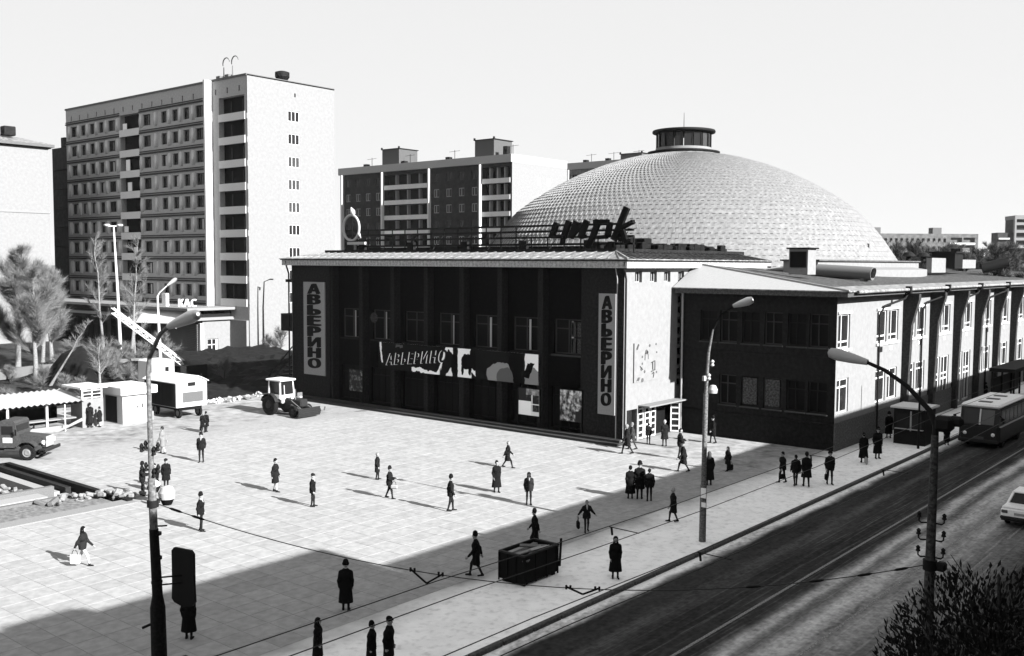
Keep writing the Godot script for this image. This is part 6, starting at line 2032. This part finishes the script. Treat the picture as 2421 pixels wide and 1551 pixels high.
# ---- bodies: tapered capsules joined with a smooth minimum, meshed as surface nets
func skin(mb: MB, bones: Array, cell: float, k: float, cut_y := -1.0, colour = null) -> void:
	var lo := Vector3(9, 9, 9)
	var hi := -lo
	for b in bones:
		var r: float = maxf(b[2], b[3]) + cell * 2.2
		for e in [b[0], b[1]]:
			lo = lo.min(e - Vector3.ONE * r)
			hi = hi.max(e + Vector3.ONE * r)
	var nx := int((hi.x - lo.x) / cell) + 2
	var ny := int((hi.y - lo.y) / cell) + 2
	var nz := int((hi.z - lo.z) / cell) + 2
	var F := PackedFloat32Array()
	F.resize(nx * ny * nz)
	F.fill(0.5)
	for b in bones:
		var a: Vector3 = b[0]
		var d: Vector3 = b[1] - a
		var r0: float = b[2]
		var r1: float = b[3]
		var dd := maxf(d.length_squared(), 1e-6)
		var pad := maxf(r0, r1) + k + cell * 1.5
		var mn: Vector3 = (a.min(b[1]) - Vector3.ONE * pad - lo) / cell
		var mx: Vector3 = (a.max(b[1]) + Vector3.ONE * pad - lo) / cell
		for iz in range(maxi(int(mn.z), 0), mini(int(mx.z) + 1, nz)):
			for iy in range(maxi(int(mn.y), 0), mini(int(mx.y) + 1, ny)):
				var row := (iz * ny + iy) * nx
				var p := lo + Vector3(0, iy, iz) * cell
				for ix in range(maxi(int(mn.x), 0), mini(int(mx.x) + 1, nx)):
					p.x = lo.x + ix * cell
					var w := p - a
					var t := clampf(w.dot(d) / dd, 0.0, 1.0)
					var s := (w - d * t).length() - lerpf(r0, r1, t)
					var f := F[row + ix]
					var h := maxf(k - absf(f - s), 0.0) / k
					F[row + ix] = minf(f, s) - h * h * k * 0.25
	if cut_y > 0.0:
		for iy in ny:
			var g := cut_y - (lo.y + iy * cell)
			if g < -0.1: continue
			for iz in nz:
				var row := (iz * ny + iy) * nx
				for ix in nx: F[row + ix] = maxf(F[row + ix], g)
	var at := PackedInt32Array()
	at.resize(nx * ny * nz)
	at.fill(-1)
	var V := PackedVector3Array()
	var N := PackedVector3Array()
	var sy := nx
	var sz := nx * ny
	for iz in nz - 1:
		for iy in ny - 1:
			var row := iz * sz + iy * sy
			for ix in nx - 1:
				var i := row + ix
				if absf(F[i]) > cell * 1.9: continue
				var c := [F[i], F[i + 1], F[i + sy], F[i + sy + 1], F[i + sz], F[i + sz + 1], F[i + sz + sy], F[i + sz + sy + 1]]
				var neg := 0
				for q in c: if q < 0.0: neg += 1
				if neg == 0 or neg == 8: continue
				var sum := Vector3()
				var cntc := 0
				for e in EDGES:
					var f0: float = c[e[0]]
					var f1: float = c[e[1]]
					if (f0 < 0.0) != (f1 < 0.0):
						sum += (CORN[e[0]] as Vector3).lerp(CORN[e[1]], f0 / (f0 - f1))
						cntc += 1
				at[i] = V.size()
				V.push_back(lo + (Vector3(ix, iy, iz) + sum / cntc) * cell)
				N.push_back(Vector3(c[1] - c[0] + c[3] - c[2] + c[5] - c[4] + c[7] - c[6], c[2] - c[0] + c[3] - c[1] + c[6] - c[4] + c[7] - c[5], c[4] - c[0] + c[5] - c[1] + c[6] - c[2] + c[7] - c[3]).normalized())
	var has := colour != null
	for iz in range(1, nz - 1):
		for iy in range(1, ny - 1):
			var row := iz * sz + iy * sy
			for ix in range(1, nx - 1):
				var i := row + ix
				if at[i] < 0 and absf(F[i]) > cell * 1.9: continue
				var n0 := F[i] < 0.0
				for ax in 3:
					var j: int = i + [1, sy, sz][ax]
					if (F[j] < 0.0) == n0: continue
					var u: int = [sy, sz, 1][ax]
					var v2: int = [sz, 1, sy][ax]
					var q := [at[i], at[i - u], at[i - u - v2], at[i - v2]]
					if q[0] < 0 or q[1] < 0 or q[2] < 0 or q[3] < 0: continue
					for o in [0, 1, 2, 0, 2, 3]:
						var p := V[q[o]]
						if has: mb.col = colour.call(p)
						mb.vert(p, N[q[o]])

var last_hands := []

const CORN := [Vector3(0, 0, 0), Vector3(1, 0, 0), Vector3(0, 1, 0), Vector3(1, 1, 0), Vector3(0, 0, 1), Vector3(1, 0, 1), Vector3(0, 1, 1), Vector3(1, 1, 1)]
const EDGES := [[0, 1], [2, 3], [4, 5], [6, 7], [0, 2], [1, 3], [4, 6], [5, 7], [0, 4], [1, 5], [2, 6], [3, 7]]

func g(x: float) -> Color:
	return Color(x, x, x)

func person(x: float, z: float, h: float, deg: float, st: float, coat: int, hat: int, hatc: float, coatc: float, legc: float, fem: int, label: String, arms := 0, near := true) -> Node3D:
	var o := thing("person", label, "person", Vector3(x, 0, z), -deg)
	var S := h / 1.76
	o.scale = Vector3.ONE * S
	var fw := 0.94 if fem else 1.0
	var body := []
	var sl := []   # sleeves
	var hands := []
	var lean := Vector3(0, 0, -0.12 * st)
	var flip := -1.0 if int(absf(x * 7.0)) % 2 else 1.0
	for s in [-1.0, 1.0]:
		var ph: float = s * flip   # +1: this leg is in front
		var hip := Vector3(0.088 * s, 0.9, 0)
		var foot := Vector3(0.1 * s, 0.075 + (0.07 * st / 0.3 if ph < 0 else 0.0), -st * ph)
		var knee := hip.lerp(foot, 0.5) + Vector3(0, 0.0, -0.02 - 0.16 * st)
		body.append([hip, knee, 0.082 * fw, 0.058])
		body.append([knee, foot, 0.06, 0.042])
		var toe := foot + Vector3(0.02 * s, -0.045 + (-0.06 * st if ph < 0 else 0.05 * st), -0.17)
		body.append([foot + Vector3(0, -0.035, 0.035), toe, 0.045, 0.036])
		var sh := Vector3(0.172 * s * fw, 1.375, 0.0) + lean
		var sw := -0.75 * st * -ph
		var el := sh + Vector3(0.055 * s, -0.285, 0.05 + sw * 0.5)
		var wr := el + Vector3(-0.005 * s, -0.235, -0.07 + sw * 0.75)
		if arms == 1:
			el = sh + Vector3(0.05 * s, -0.26, -0.05); wr = el + Vector3(-0.06 * s, 0.0, -0.25)
		elif arms == 2:
			el = sh + Vector3(0.14 * s, -0.24, 0.06); wr = el + Vector3(0.16 * s, -0.18, -0.06 * s)
		body.append([sh, el, 0.05, 0.042])
		body.append([el, wr, 0.042, 0.03])
		sl.append([sh, el, 0.078, 0.066]); sl.append([el, wr.lerp(el, 0.08), 0.066, 0.05])
		hands.append([wr, (wr - el).normalized(), s])
	var chest := [
		[Vector3(-0.075, 0.93, 0), Vector3(0.075, 0.93, 0), 0.105, 0.105],
		[Vector3(0, 0.95, 0), Vector3(0, 1.2, 0) + lean * 0.6, 0.12, 0.115],
		[Vector3(-0.09, 1.27, 0) + lean * 0.8, Vector3(0.09, 1.27, 0) + lean * 0.8, 0.115, 0.115],
		[Vector3(-0.13 * fw, 1.37, 0.005) + lean, Vector3(0.13 * fw, 1.37, 0.005) + lean, 0.068, 0.068]]
	body.append_array(chest)
	body.append([Vector3(0, 1.42, 0) + lean, Vector3(0, 1.54, -0.015) + lean, 0.058, 0.052])
	var skinc := g(0.24)
	var legs := g(legc)
	var shoe := g(0.012)
	var shirt := g(coatc * 1.2 if coat > 0 else coatc)
	var mb := MB.new()
	skin(mb, body, 0.03, 0.045, -1.0, func(p: Vector3) -> Color:
		if p.y > 1.455: return skinc
		if p.y < 0.13: return shoe
		if p.y < 0.93: return legs
		return shirt)
	# head with a grid of its own
	var hd := Vector3(0, 1.635, -0.015) + lean * 1.1
	var head := [[hd + Vector3(0, 0.015, 0.012), hd + Vector3(0, 0.03, -0.012), 0.088, 0.086], [hd + Vector3(0, -0.01, -0.02), hd + Vector3(0, -0.082, -0.045), 0.072, 0.045],
		[hd + Vector3(0, 0.01, -0.094), hd + Vector3(0, -0.022, -0.112), 0.011, 0.016], [hd + Vector3(0, -0.1, 0.015), hd + Vector3(0, -0.16, 0.02), 0.05, 0.055]]
	for s in [-1.0, 1.0]: head.append([hd + Vector3(0.084 * s, 0.01, 0.012), hd + Vector3(0.09 * s, -0.03, 0.006), 0.016, 0.012])
	skin(mb, head, 0.013, 0.02, -1.0, func(p: Vector3) -> Color:
		var q := p - hd
		if q.z < -0.066 and absf(absf(q.x) - 0.033) < 0.013 and absf(q.y - 0.016) < 0.009: return g(0.02)
		if q.z < -0.07 and absf(q.x) < 0.026 and absf(q.y + 0.058) < 0.008: return g(0.1)
		return skinc)
	# hands: palm, four fingers of their own lengths, thumb off the side
	last_hands = []
	for q in hands:
		last_hands.append(o.transform * (q[0] + Vector3(0, -0.1, 0)))
		var wr: Vector3 = q[0]
		var d: Vector3 = q[1]
		var s: float = q[2]
		var across := Vector3(0, 0, -1) - d * d.dot(Vector3(0, 0, -1))
		across = across.normalized() if across.length() > 0.1 else Vector3.UP
		var inw := across.cross(d).normalized()
		if inw.x * s > 0: inw = -inw
		var hb := [[wr, wr + d * 0.085, 0.028, 0.03], [wr + d * 0.05 - across * 0.018, wr + d * 0.085 - across * 0.022, 0.022, 0.016], [wr + d * 0.05 + across * 0.018, wr + d * 0.085 + across * 0.026, 0.022, 0.016]]
		for fi in 4:
			var root := wr + d * 0.088 + across * (0.03 - 0.02 * fi)
			var ln: float = [0.066, 0.074, 0.069, 0.054][fi]
			var mid := root + d * ln * 0.5 + inw * 0.008
			hb.append([root, mid, 0.0098, 0.009]); hb.append([mid, mid + (d * 0.8 + inw * 0.6).normalized() * ln * 0.5, 0.009, 0.0078])
		var th := wr + d * 0.035 + across * 0.03
		hb.append([th, th + (across * 0.8 + d * 0.8 + inw * 0.25).normalized() * 0.038, 0.012, 0.0105]); hb.append([th + (across * 0.8 + d * 0.8 + inw * 0.25).normalized() * 0.038, th + across * 0.038 + d * 0.062 + inw * 0.015, 0.0105, 0.009])
		mb.col = skinc
		skin(mb, hb, 0.009 if near else 0.016, 0.012)
	part("body", mb, M.cloth, o)
	# coat
	mb = MB.new()
	var c := []
	for i in 3: c.append([chest[i][0], chest[i][1], chest[i][2] + 0.04, chest[i][3] + 0.038])
	for s in [-1.0, 1.0]: c.append([Vector3(0.04 * s, 1.44, 0.005) + lean, Vector3(0.16 * s * fw, 1.365, 0.005) + lean, 0.075, 0.078])
	c.append_array(sl)
	c.append([Vector3(-0.05, 1.46, 0.005) + lean, Vector3(0.05, 1.46, 0.005) + lean, 0.062, 0.062])
	var hem: float = [0.76, 0.5, 0.3][coat]
	var fl: float = [0.015, 0.03, 0.035][coat] + (0.012 if fem else 0.0)
	for s in [-1.0, 0.0, 1.0]:
		c.append([Vector3(0.075 * s, 0.98, 0), Vector3((0.085 + fl * 0.6) * s, hem - 0.03, -0.1 * st * s * flip), 0.128, 0.125 + fl])
	if coat == 2 and st < 0.1: c.append([Vector3(0, 1.0, 0.02), Vector3(0, hem, 0.03), 0.13, 0.14 + fl])
	skin(mb, c, 0.03, 0.05, hem)
	part("coat", mb, cloth_mat(coatc), o)
	# headgear or hair
	mb = MB.new()
	var hb2 := []
	match hat:
		0: hb2 = [[hd + Vector3(0, 0.035, 0.03), hd + Vector3(0, 0.06, 0.0), 0.088, 0.08], [hd + Vector3(0, 0.02, 0.05), hd + Vector3(0, -0.05, 0.05), 0.07, 0.05]]
		1: hb2 = [[hd + Vector3(-0.02, 0.08, 0.01), hd + Vector3(0.02, 0.08, 0.0), 0.09, 0.09], [hd + Vector3(0, 0.1, 0.03), hd + Vector3(0, 0.1, -0.05), 0.07, 0.06], [hd + Vector3(-0.04, 0.065, -0.1), hd + Vector3(0.04, 0.065, -0.1), 0.022, 0.022], [hd + Vector3(0, 0.062, -0.12), hd + Vector3(0, 0.055, -0.14), 0.02, 0.015]]
		2: hb2 = [[hd + Vector3(0, 0.075, 0.01), hd + Vector3(0, 0.13, 0.01), 0.112, 0.098], [hd + Vector3(-0.075, 0.05, 0.02), hd + Vector3(0.075, 0.05, 0.02), 0.05, 0.05]]
		3: hb2 = [[hd + Vector3(0, 0.055, 0.012), hd + Vector3(0, 0.09, 0.02), 0.1, 0.09], [hd + Vector3(0, 0.0, 0.05), hd + Vector3(0, 0.03, 0.04), 0.07, 0.08]]
		4: hb2 = [[hd + Vector3(0, 0.04, 0.02), hd + Vector3(0, 0.05, 0.02), 0.105, 0.105], [hd + Vector3(0, 0.0, 0.03), hd + Vector3(0, -0.15, 0.045), 0.096, 0.1], [hd + Vector3(-0.06, -0.12, -0.01), hd + Vector3(0.06, -0.12, -0.01), 0.06, 0.06], [hd + Vector3(0, 0.0, 0.05), hd + Vector3(0, -0.2, 0.08), 0.08, 0.08]]
	skin(mb, hb2, 0.014, 0.03)
	part(["hair", "cap", "fur_hat", "knitted_hat", "headscarf"][hat], mb, cloth_mat(hatc), o)
	return o

func cloth_mat(v: float) -> StandardMaterial3D:
	var key := "cloth_%03d" % int(v * 1000.0)
	if not M.has(key):
		var m := mat(key, v, 0.95, "fine", 2.0, 0.15)
		m.uv1_world_triplanar = false
	return M[key]

func bag(label: String, p: Vector3, w: float, hh: float, m: Material, deg := 0.0) -> void:
	var o := thing("bag", label, "bag", p, deg)
	var mb := MB.new()
	mb.bbox(Vector3(0, hh / 2, 0), Vector3(w, hh, 0.13), 0.05)
	part("pouch", mb, m, o)
	mb = MB.new()
	mb.tube([Vector3(-w * 0.3, hh * 0.95, 0), Vector3(-w * 0.2, hh + 0.14, 0), Vector3(0, hh + 0.2, 0), Vector3(w * 0.2, hh + 0.14, 0), Vector3(w * 0.3, hh * 0.95, 0)], [0.012, 0.012, 0.012, 0.012, 0.012], 6, false)
	part("handle", mb, M.black, o)

func scarf(o: Node3D, v: float) -> void:
	var mb := MB.new()
	skin(mb, [[Vector3(-0.05, 1.5, -0.03), Vector3(0.05, 1.5, -0.03), 0.065, 0.065], [Vector3(0, 1.47, -0.07), Vector3(0, 1.36, -0.12), 0.045, 0.03]], 0.016, 0.03)
	part("scarf", mb, cloth_mat(v), o)

func people() -> void:
	var list := [
		[32.03, -54.15, 1.66, 330, 0.22, 1, 3, 0.050, 0.300, 0.340, 1, "person in a pale coat and pale trousers walking away left beyond the pole"],
		[32.12, -50.18, 1.72, 225, 0.04, 0, 2, 0.020, 0.020, 0.015, 0, "person in a dark jacket with a pale collar facing us, standing left of centre"],
		[37.84, -58.87, 1.40, 60, 0.10, 1, 0, 0.300, 0.020, 0.020, 0, "fair haired person in black walking towards the site wagon, carrying a bag"],
		[38.17, -59.00, 1.40, 60, 0.10, 1, 3, 0.020, 0.015, 0.020, 1, "darker companion just right of the fair haired person by the wagon"],
		[30.38, -40.84, 1.70, 150, 0.12, 1, 3, 0.015, 0.020, 0.300, 1, "person in a knee length dark coat with bare pale shins, left of centre"],
		[29.67, -36.99, 1.59, 140, 0.05, 0, 1, 0.020, 0.015, 0.012, 0, "person in a flat cap with pale collar, standing still in profile left of centre"],
		[23.75, -37.23, 1.67, 140, 0.06, 0, 2, 0.015, 0.015, 0.012, 0, "person in a fur hat with pale scarf standing right of the left pole"],
		[18.07, -36.40, 1.52, 140, 0.34, 0, 4, 0.012, 0.030, 0.400, 1, "person in a headscarf and pale trousers striding right at the far left foreground"],
		[25.54, -45.15, 1.67, 120, 0.06, 0, 2, 0.015, 0.020, 0.012, 0, "person in a fur hat with hands on the white pram, left of the pole"],
		[26.43, -45.52, 1.42, 200, 0.05, 1, 3, 0.020, 0.012, 0.012, 1, "person half hidden behind the left pole beside the pram"],
		[27.16, -45.68, 1.54, 200, 0.06, 1, 1, 0.020, 0.015, 0.012, 0, "person in a long dark coat on the right side of the pram"],
		[21.39, -24.96, 1.68, 50, 0.06, 2, 2, 0.012, 0.013, 0.012, 0, "person in a long black coat and fur hat seen from behind in the foreground shade"],
		[17.90, -22.13, 1.40, 140, 0.05, 2, 4, 0.012, 0.013, 0.012, 1, "person in a dark headscarf cut off by the bottom edge, leftmost of three"],
		[16.57, -26.72, 1.53, 50, 0.04, 2, 3, 0.012, 0.013, 0.012, 1, "person in a long black coat partly hidden by the dark signboard"],
		[18.59, -20.59, 1.47, 140, 0.04, 2, 3, 0.012, 0.013, 0.012, 1, "person in a smooth round cap at the bottom edge, left of a pair"],
		[18.87, -20.18, 1.61, 150, 0.05, 1, 1, 0.012, 0.014, 0.012, 0, "person in a peaked cap and broad coat at the bottom edge, right of a pair"],
		[35.71, -39.04, 1.48, 140, 0.06, 1, 0, 0.300, 0.020, 0.015, 0, "bare headed fair person in a dark coat standing beside the parcel carrier"],
		[33.18, -35.41, 1.59, 150, 0.22, 0, 2, 0.020, 0.018, 0.015, 0, "person in a fur hat walking with a pale parcel in front, left of centre"],
		[33.37, -31.42, 1.70, 130, 0.14, 0, 2, 0.015, 0.018, 0.015, 0, "slim person in a short jacket and fur hat walking in the centre of the square"],
		[37.70, -32.27, 1.62, 210, 0.08, 2, 3, 0.020, 0.015, 0.020, 1, "person in a long slim dark coat facing us, centre of the square"],
		[42.64, -35.68, 1.55, 140, 0.32, 1, 0, 0.250, 0.015, 0.015, 1, "fair haired person in a dark coat striding right, farthest in the centre"],
		[36.78, -29.42, 1.58, 220, 0.06, 0, 4, 0.030, 0.030, 0.015, 0, "hooded person with pale trim standing right of centre by the shade line"],
		[31.39, -24.76, 1.55, 320, 0.24, 2, 2, 0.012, 0.013, 0.012, 0, "tall person in black walking directly behind the rubbish bin"],
		[26.93, -24.04, 1.66, 325, 0.26, 1, 2, 0.012, 0.013, 0.012, 0, "person in a dark coat striding left just before the rubbish bin"],
		[34.63, -24.46, 1.41, 225, 0.16, 0, 0, 0.020, 0.020, 0.018, 0, "person with an open jacket over a white shirt, arms swinging out, right of the bin"],
		[30.17, -19.98, 1.57, 230, 0.04, 2, 4, 0.012, 0.013, 0.012, 1, "broad person in headscarf and long coat alone on the pale pavement by the kerb"],
		[41.04, -26.35, 1.64, 50, 0.03, 2, 3, 0.012, 0.013, 0.012, 1, "leftmost of the tight group of three standing behind the shade line"],
		[41.27, -25.95, 1.86, 60, 0.03, 1, 2, 0.012, 0.014, 0.012, 0, "tallest, middle person of the tight group of three"],
		[41.21, -25.35, 1.63, 55, 0.06, 0, 0, 0.020, 0.016, 0.014, 0, "shorter bare headed person on the right of the tight group of three"],
		[38.58, -22.44, 1.56, 320, 0.20, 1, 3, 0.500, 0.018, 0.016, 0, "person in a white knitted hat and dark coat walking left near the middle pole"],
		[46.33, -24.83, 1.79, 50, 0.03, 2, 4, 0.100, 0.016, 0.014, 1, "person standing just behind the middle pole, right side, pale scarf"],
		[48.34, -27.52, 1.71, 320, 0.30, 1, 1, 0.020, 0.018, 0.020, 1, "person in a brimmed hat and skirt striding left in front of the entrance"],
		[51.37, -29.51, 1.86, 140, 0.12, 0, 0, 0.020, 0.020, 0.020, 0, "person leaning forward with a load just behind the one in the brimmed hat"],
		[50.62, -32.75, 1.86, 320, 0.30, 1, 0, 0.350, 0.020, 0.020, 1, "fair haired person in front of the pair hurrying out of the corner doorway"],
		[52.11, -33.34, 1.70, 320, 0.26, 1, 3, 0.300, 0.060, 0.030, 1, "companion at the back of the pair by the corner doorway, pale hat"],
		[54.45, -32.41, 1.67, 40, 0.05, 1, 3, 0.600, 0.020, 0.016, 1, "person with a white round hat at the open dark door"],
		[54.28, -33.51, 1.40, 50, 0.03, 0, 0, 0.020, 0.016, 0.014, 1, "slim dark person standing by the white lattice door leaves"],
		[57.48, -30.56, 1.76, 320, 0.16, 1, 2, 0.015, 0.014, 0.014, 0, "person right of the middle pole walking before the dark wing wall"],
		[50.20, -25.73, 1.40, 300, 0.12, 1, 4, 0.030, 0.022, 0.020, 1, "hooded person with a shopping bag right of the middle pole"],
		[49.49, -22.13, 1.65, 300, 0.16, 0, 3, 0.020, 0.018, 0.016, 0, "person with a bag, leftmost of four near the kerb"],
		[49.18, -21.26, 1.66, 50, 0.18, 0, 0, 0.020, 0.016, 0.014, 0, "broad shouldered second person of the four near the kerb, legs apart"],
		[49.36, -20.75, 1.83, 55, 0.14, 1, 3, 0.020, 0.016, 0.014, 1, "third person of the four near the kerb, carrying a bag on the right arm"],
		[50.76, -20.05, 1.78, 230, 0.08, 0, 2, 0.020, 0.018, 0.016, 0, "rightmost of the four near the kerb, standing apart with a hanging bag"],
		[57.68, -20.77, 1.77, 60, 0.03, 2, 3, 0.014, 0.014, 0.012, 1, "left one of two in black by the wing corner, white bag at the feet"],
		[59.52, -20.59, 1.86, 230, 0.03, 2, 2, 0.014, 0.014, 0.012, 0, "right one of two in black by the wing corner"],
		[67.08, -22.49, 1.76, 50, 0.05, 2, 2, 0.014, 0.014, 0.012, 0, "person by the wing wall left of the street kiosk"],
		[67.54, -21.96, 1.62, 140, 0.05, 1, 3, 0.014, 0.014, 0.012, 1, "person close against the street kiosk's left side"],
		[67.06, -18.75, 1.45, 235, 0.05, 2, 2, 0.014, 0.014, 0.012, 0, "stooped person at the kerb between the kiosk and the bus"],
		[76.26, -23.19, 1.44, 50, 0.05, 2, 2, 0.014, 0.014, 0.012, 0, "distant dark person by the wing doors, left one"],
		[92.15, -22.66, 1.49, 140, 0.05, 2, 3, 0.014, 0.014, 0.012, 1, "distant dark person near the porch beyond the bus"],
		[33.80, -66.57, 1.74, 50, 0.05, 2, 3, 0.016, 0.020, 0.020, 1, "person in a long dark coat standing at the stall's end wall"],
		[34.34, -66.24, 1.44, 320, 0.10, 1, 3, 0.020, 0.020, 0.300, 1, "person with a white apron or bag beside the one at the stall's end wall"],
	]
	var bags := [  # whose, label, hand, width, height, material, lies at this height
		["walking towards the site wagon", "dark shopping bag carried by the fair haired person near the site wagon", 0, 0.34, 0.3, M.black, 0.0],
		["walking with a pale parcel", "pale parcel held in front by the person in the fur hat left of centre", 1, 0.36, 0.2, M.rubble, 0.0],
		["hooded person with a shopping bag", "dark shopping bag of the hooded person right of the middle pole", 0, 0.36, 0.34, M.black, 0.0],
		["arms swinging out", "black satchel hanging by the open jacketed person right of the rubbish bin", 1, 0.34, 0.34, M.black, 0.0],
		["leftmost of four near", "dark bag carried by the leftmost of the four people near the kerb", 0, 0.34, 0.28, M.black, 0.0],
		["rightmost of the four", "dark net bag hanging from the hand of the rightmost of the four people", 1, 0.26, 0.34, M.black, 0.0],
		["left one of two in black", "pale bag standing at the feet of the two black figures by the wing", 0, 0.42, 0.42, M.rubble, 0.01],
		["striding right at the far left", "white bag swinging beside the striding person in the headscarf at the far left", 1, 0.4, 0.36, M.snow, 0.0]]
	for i in list.size():
		var q: Array = list[i]
		var arms := 0
		if q[11].contains("hands on the white pram") or q[11].contains("pale parcel") or q[11].contains("with a load"): arms = 1
		if q[11].contains("arms swinging out"): arms = 2
		var o := person(q[0], q[1], q[2], q[3], q[4], q[5], q[6], q[7], q[8], q[9], q[10], q[11], arms, q[1] > -42.0)
		if q[11].contains("pale collar") or q[11].contains("pale scarf") or q[11].contains("pale trim"): scarf(o, 0.45)
		for b in bags:
			if q[11].contains(b[0]):
				var hp: Vector3 = last_hands[b[2]]
				if b[6] > 0.0: hp = Vector3(q[0], 0, q[1]) + Vector3(-0.35, b[6], 0.3)
				bag(b[1], hp - Vector3(0, b[4] + 0.18, 0) if b[6] == 0.0 else hp, b[3], b[4], b[5], 90.0 - q[3])
		if q[11].contains("white shirt"):
			var mb := MB.new()
			skin(mb, [[Vector3(0, 1.48, -0.1), Vector3(0, 1.28, -0.15), 0.05, 0.03]], 0.016, 0.02)
			part("shirt_front", mb, cloth_mat(0.6), o)
	# pram
	var r := thing("pram", "white hooded pram with dark wheels among the people behind the left pole", "pram", Vector3(25.25, 0, -43.6), -30)
	var mb := MB.new()
	mb.x = Transform3D(Basis(), Vector3(0, 0.62, 0))
	mb.lathe([Vector2(0.05, -0.18), Vector2(0.22, -0.12), Vector2(0.3, 0.05), Vector2(0.31, 0.18)], 18, Vector3(), 1.45)
	part("tub", mb, M.black, r)
	mb = MB.new()
	skin(mb, [[Vector3(0, 0.84, 0.12), Vector3(0, 0.9, 0.2), 0.26, 0.24], [Vector3(-0.12, 0.8, -0.05), Vector3(0.12, 0.8, -0.05), 0.2, 0.2], [Vector3(0, 0.78, -0.25), Vector3(0, 0.76, -0.32), 0.16, 0.14]], 0.03, 0.08, 0.78)
	part("hood", mb, M.snow, r)
	mb = MB.new()
	for s in [-1.0, 1.0]:
		mb.tube([Vector3(0.24 * s, 0.2, -0.32), Vector3(0.2 * s, 0.48, 0), Vector3(0.24 * s, 0.2, 0.32)], [0.014, 0.014, 0.014], 6)
		mb.tube([Vector3(0.2 * s, 0.5, -0.1), Vector3(0.22 * s, 1.0, -0.62)], [0.013, 0.013], 6)
	mb.tube([Vector3(-0.22, 1.0, -0.62), Vector3(0.22, 1.0, -0.62)], [0.016, 0.016], 6)
	part("frame", mb, M.iron, r)
	for s in [-1.0, 1.0]:
		for z in [-0.32, 0.32]: wheel(r, Vector3(0.26 * s, 0.17, z), 0.17, 0.04, M.rim)
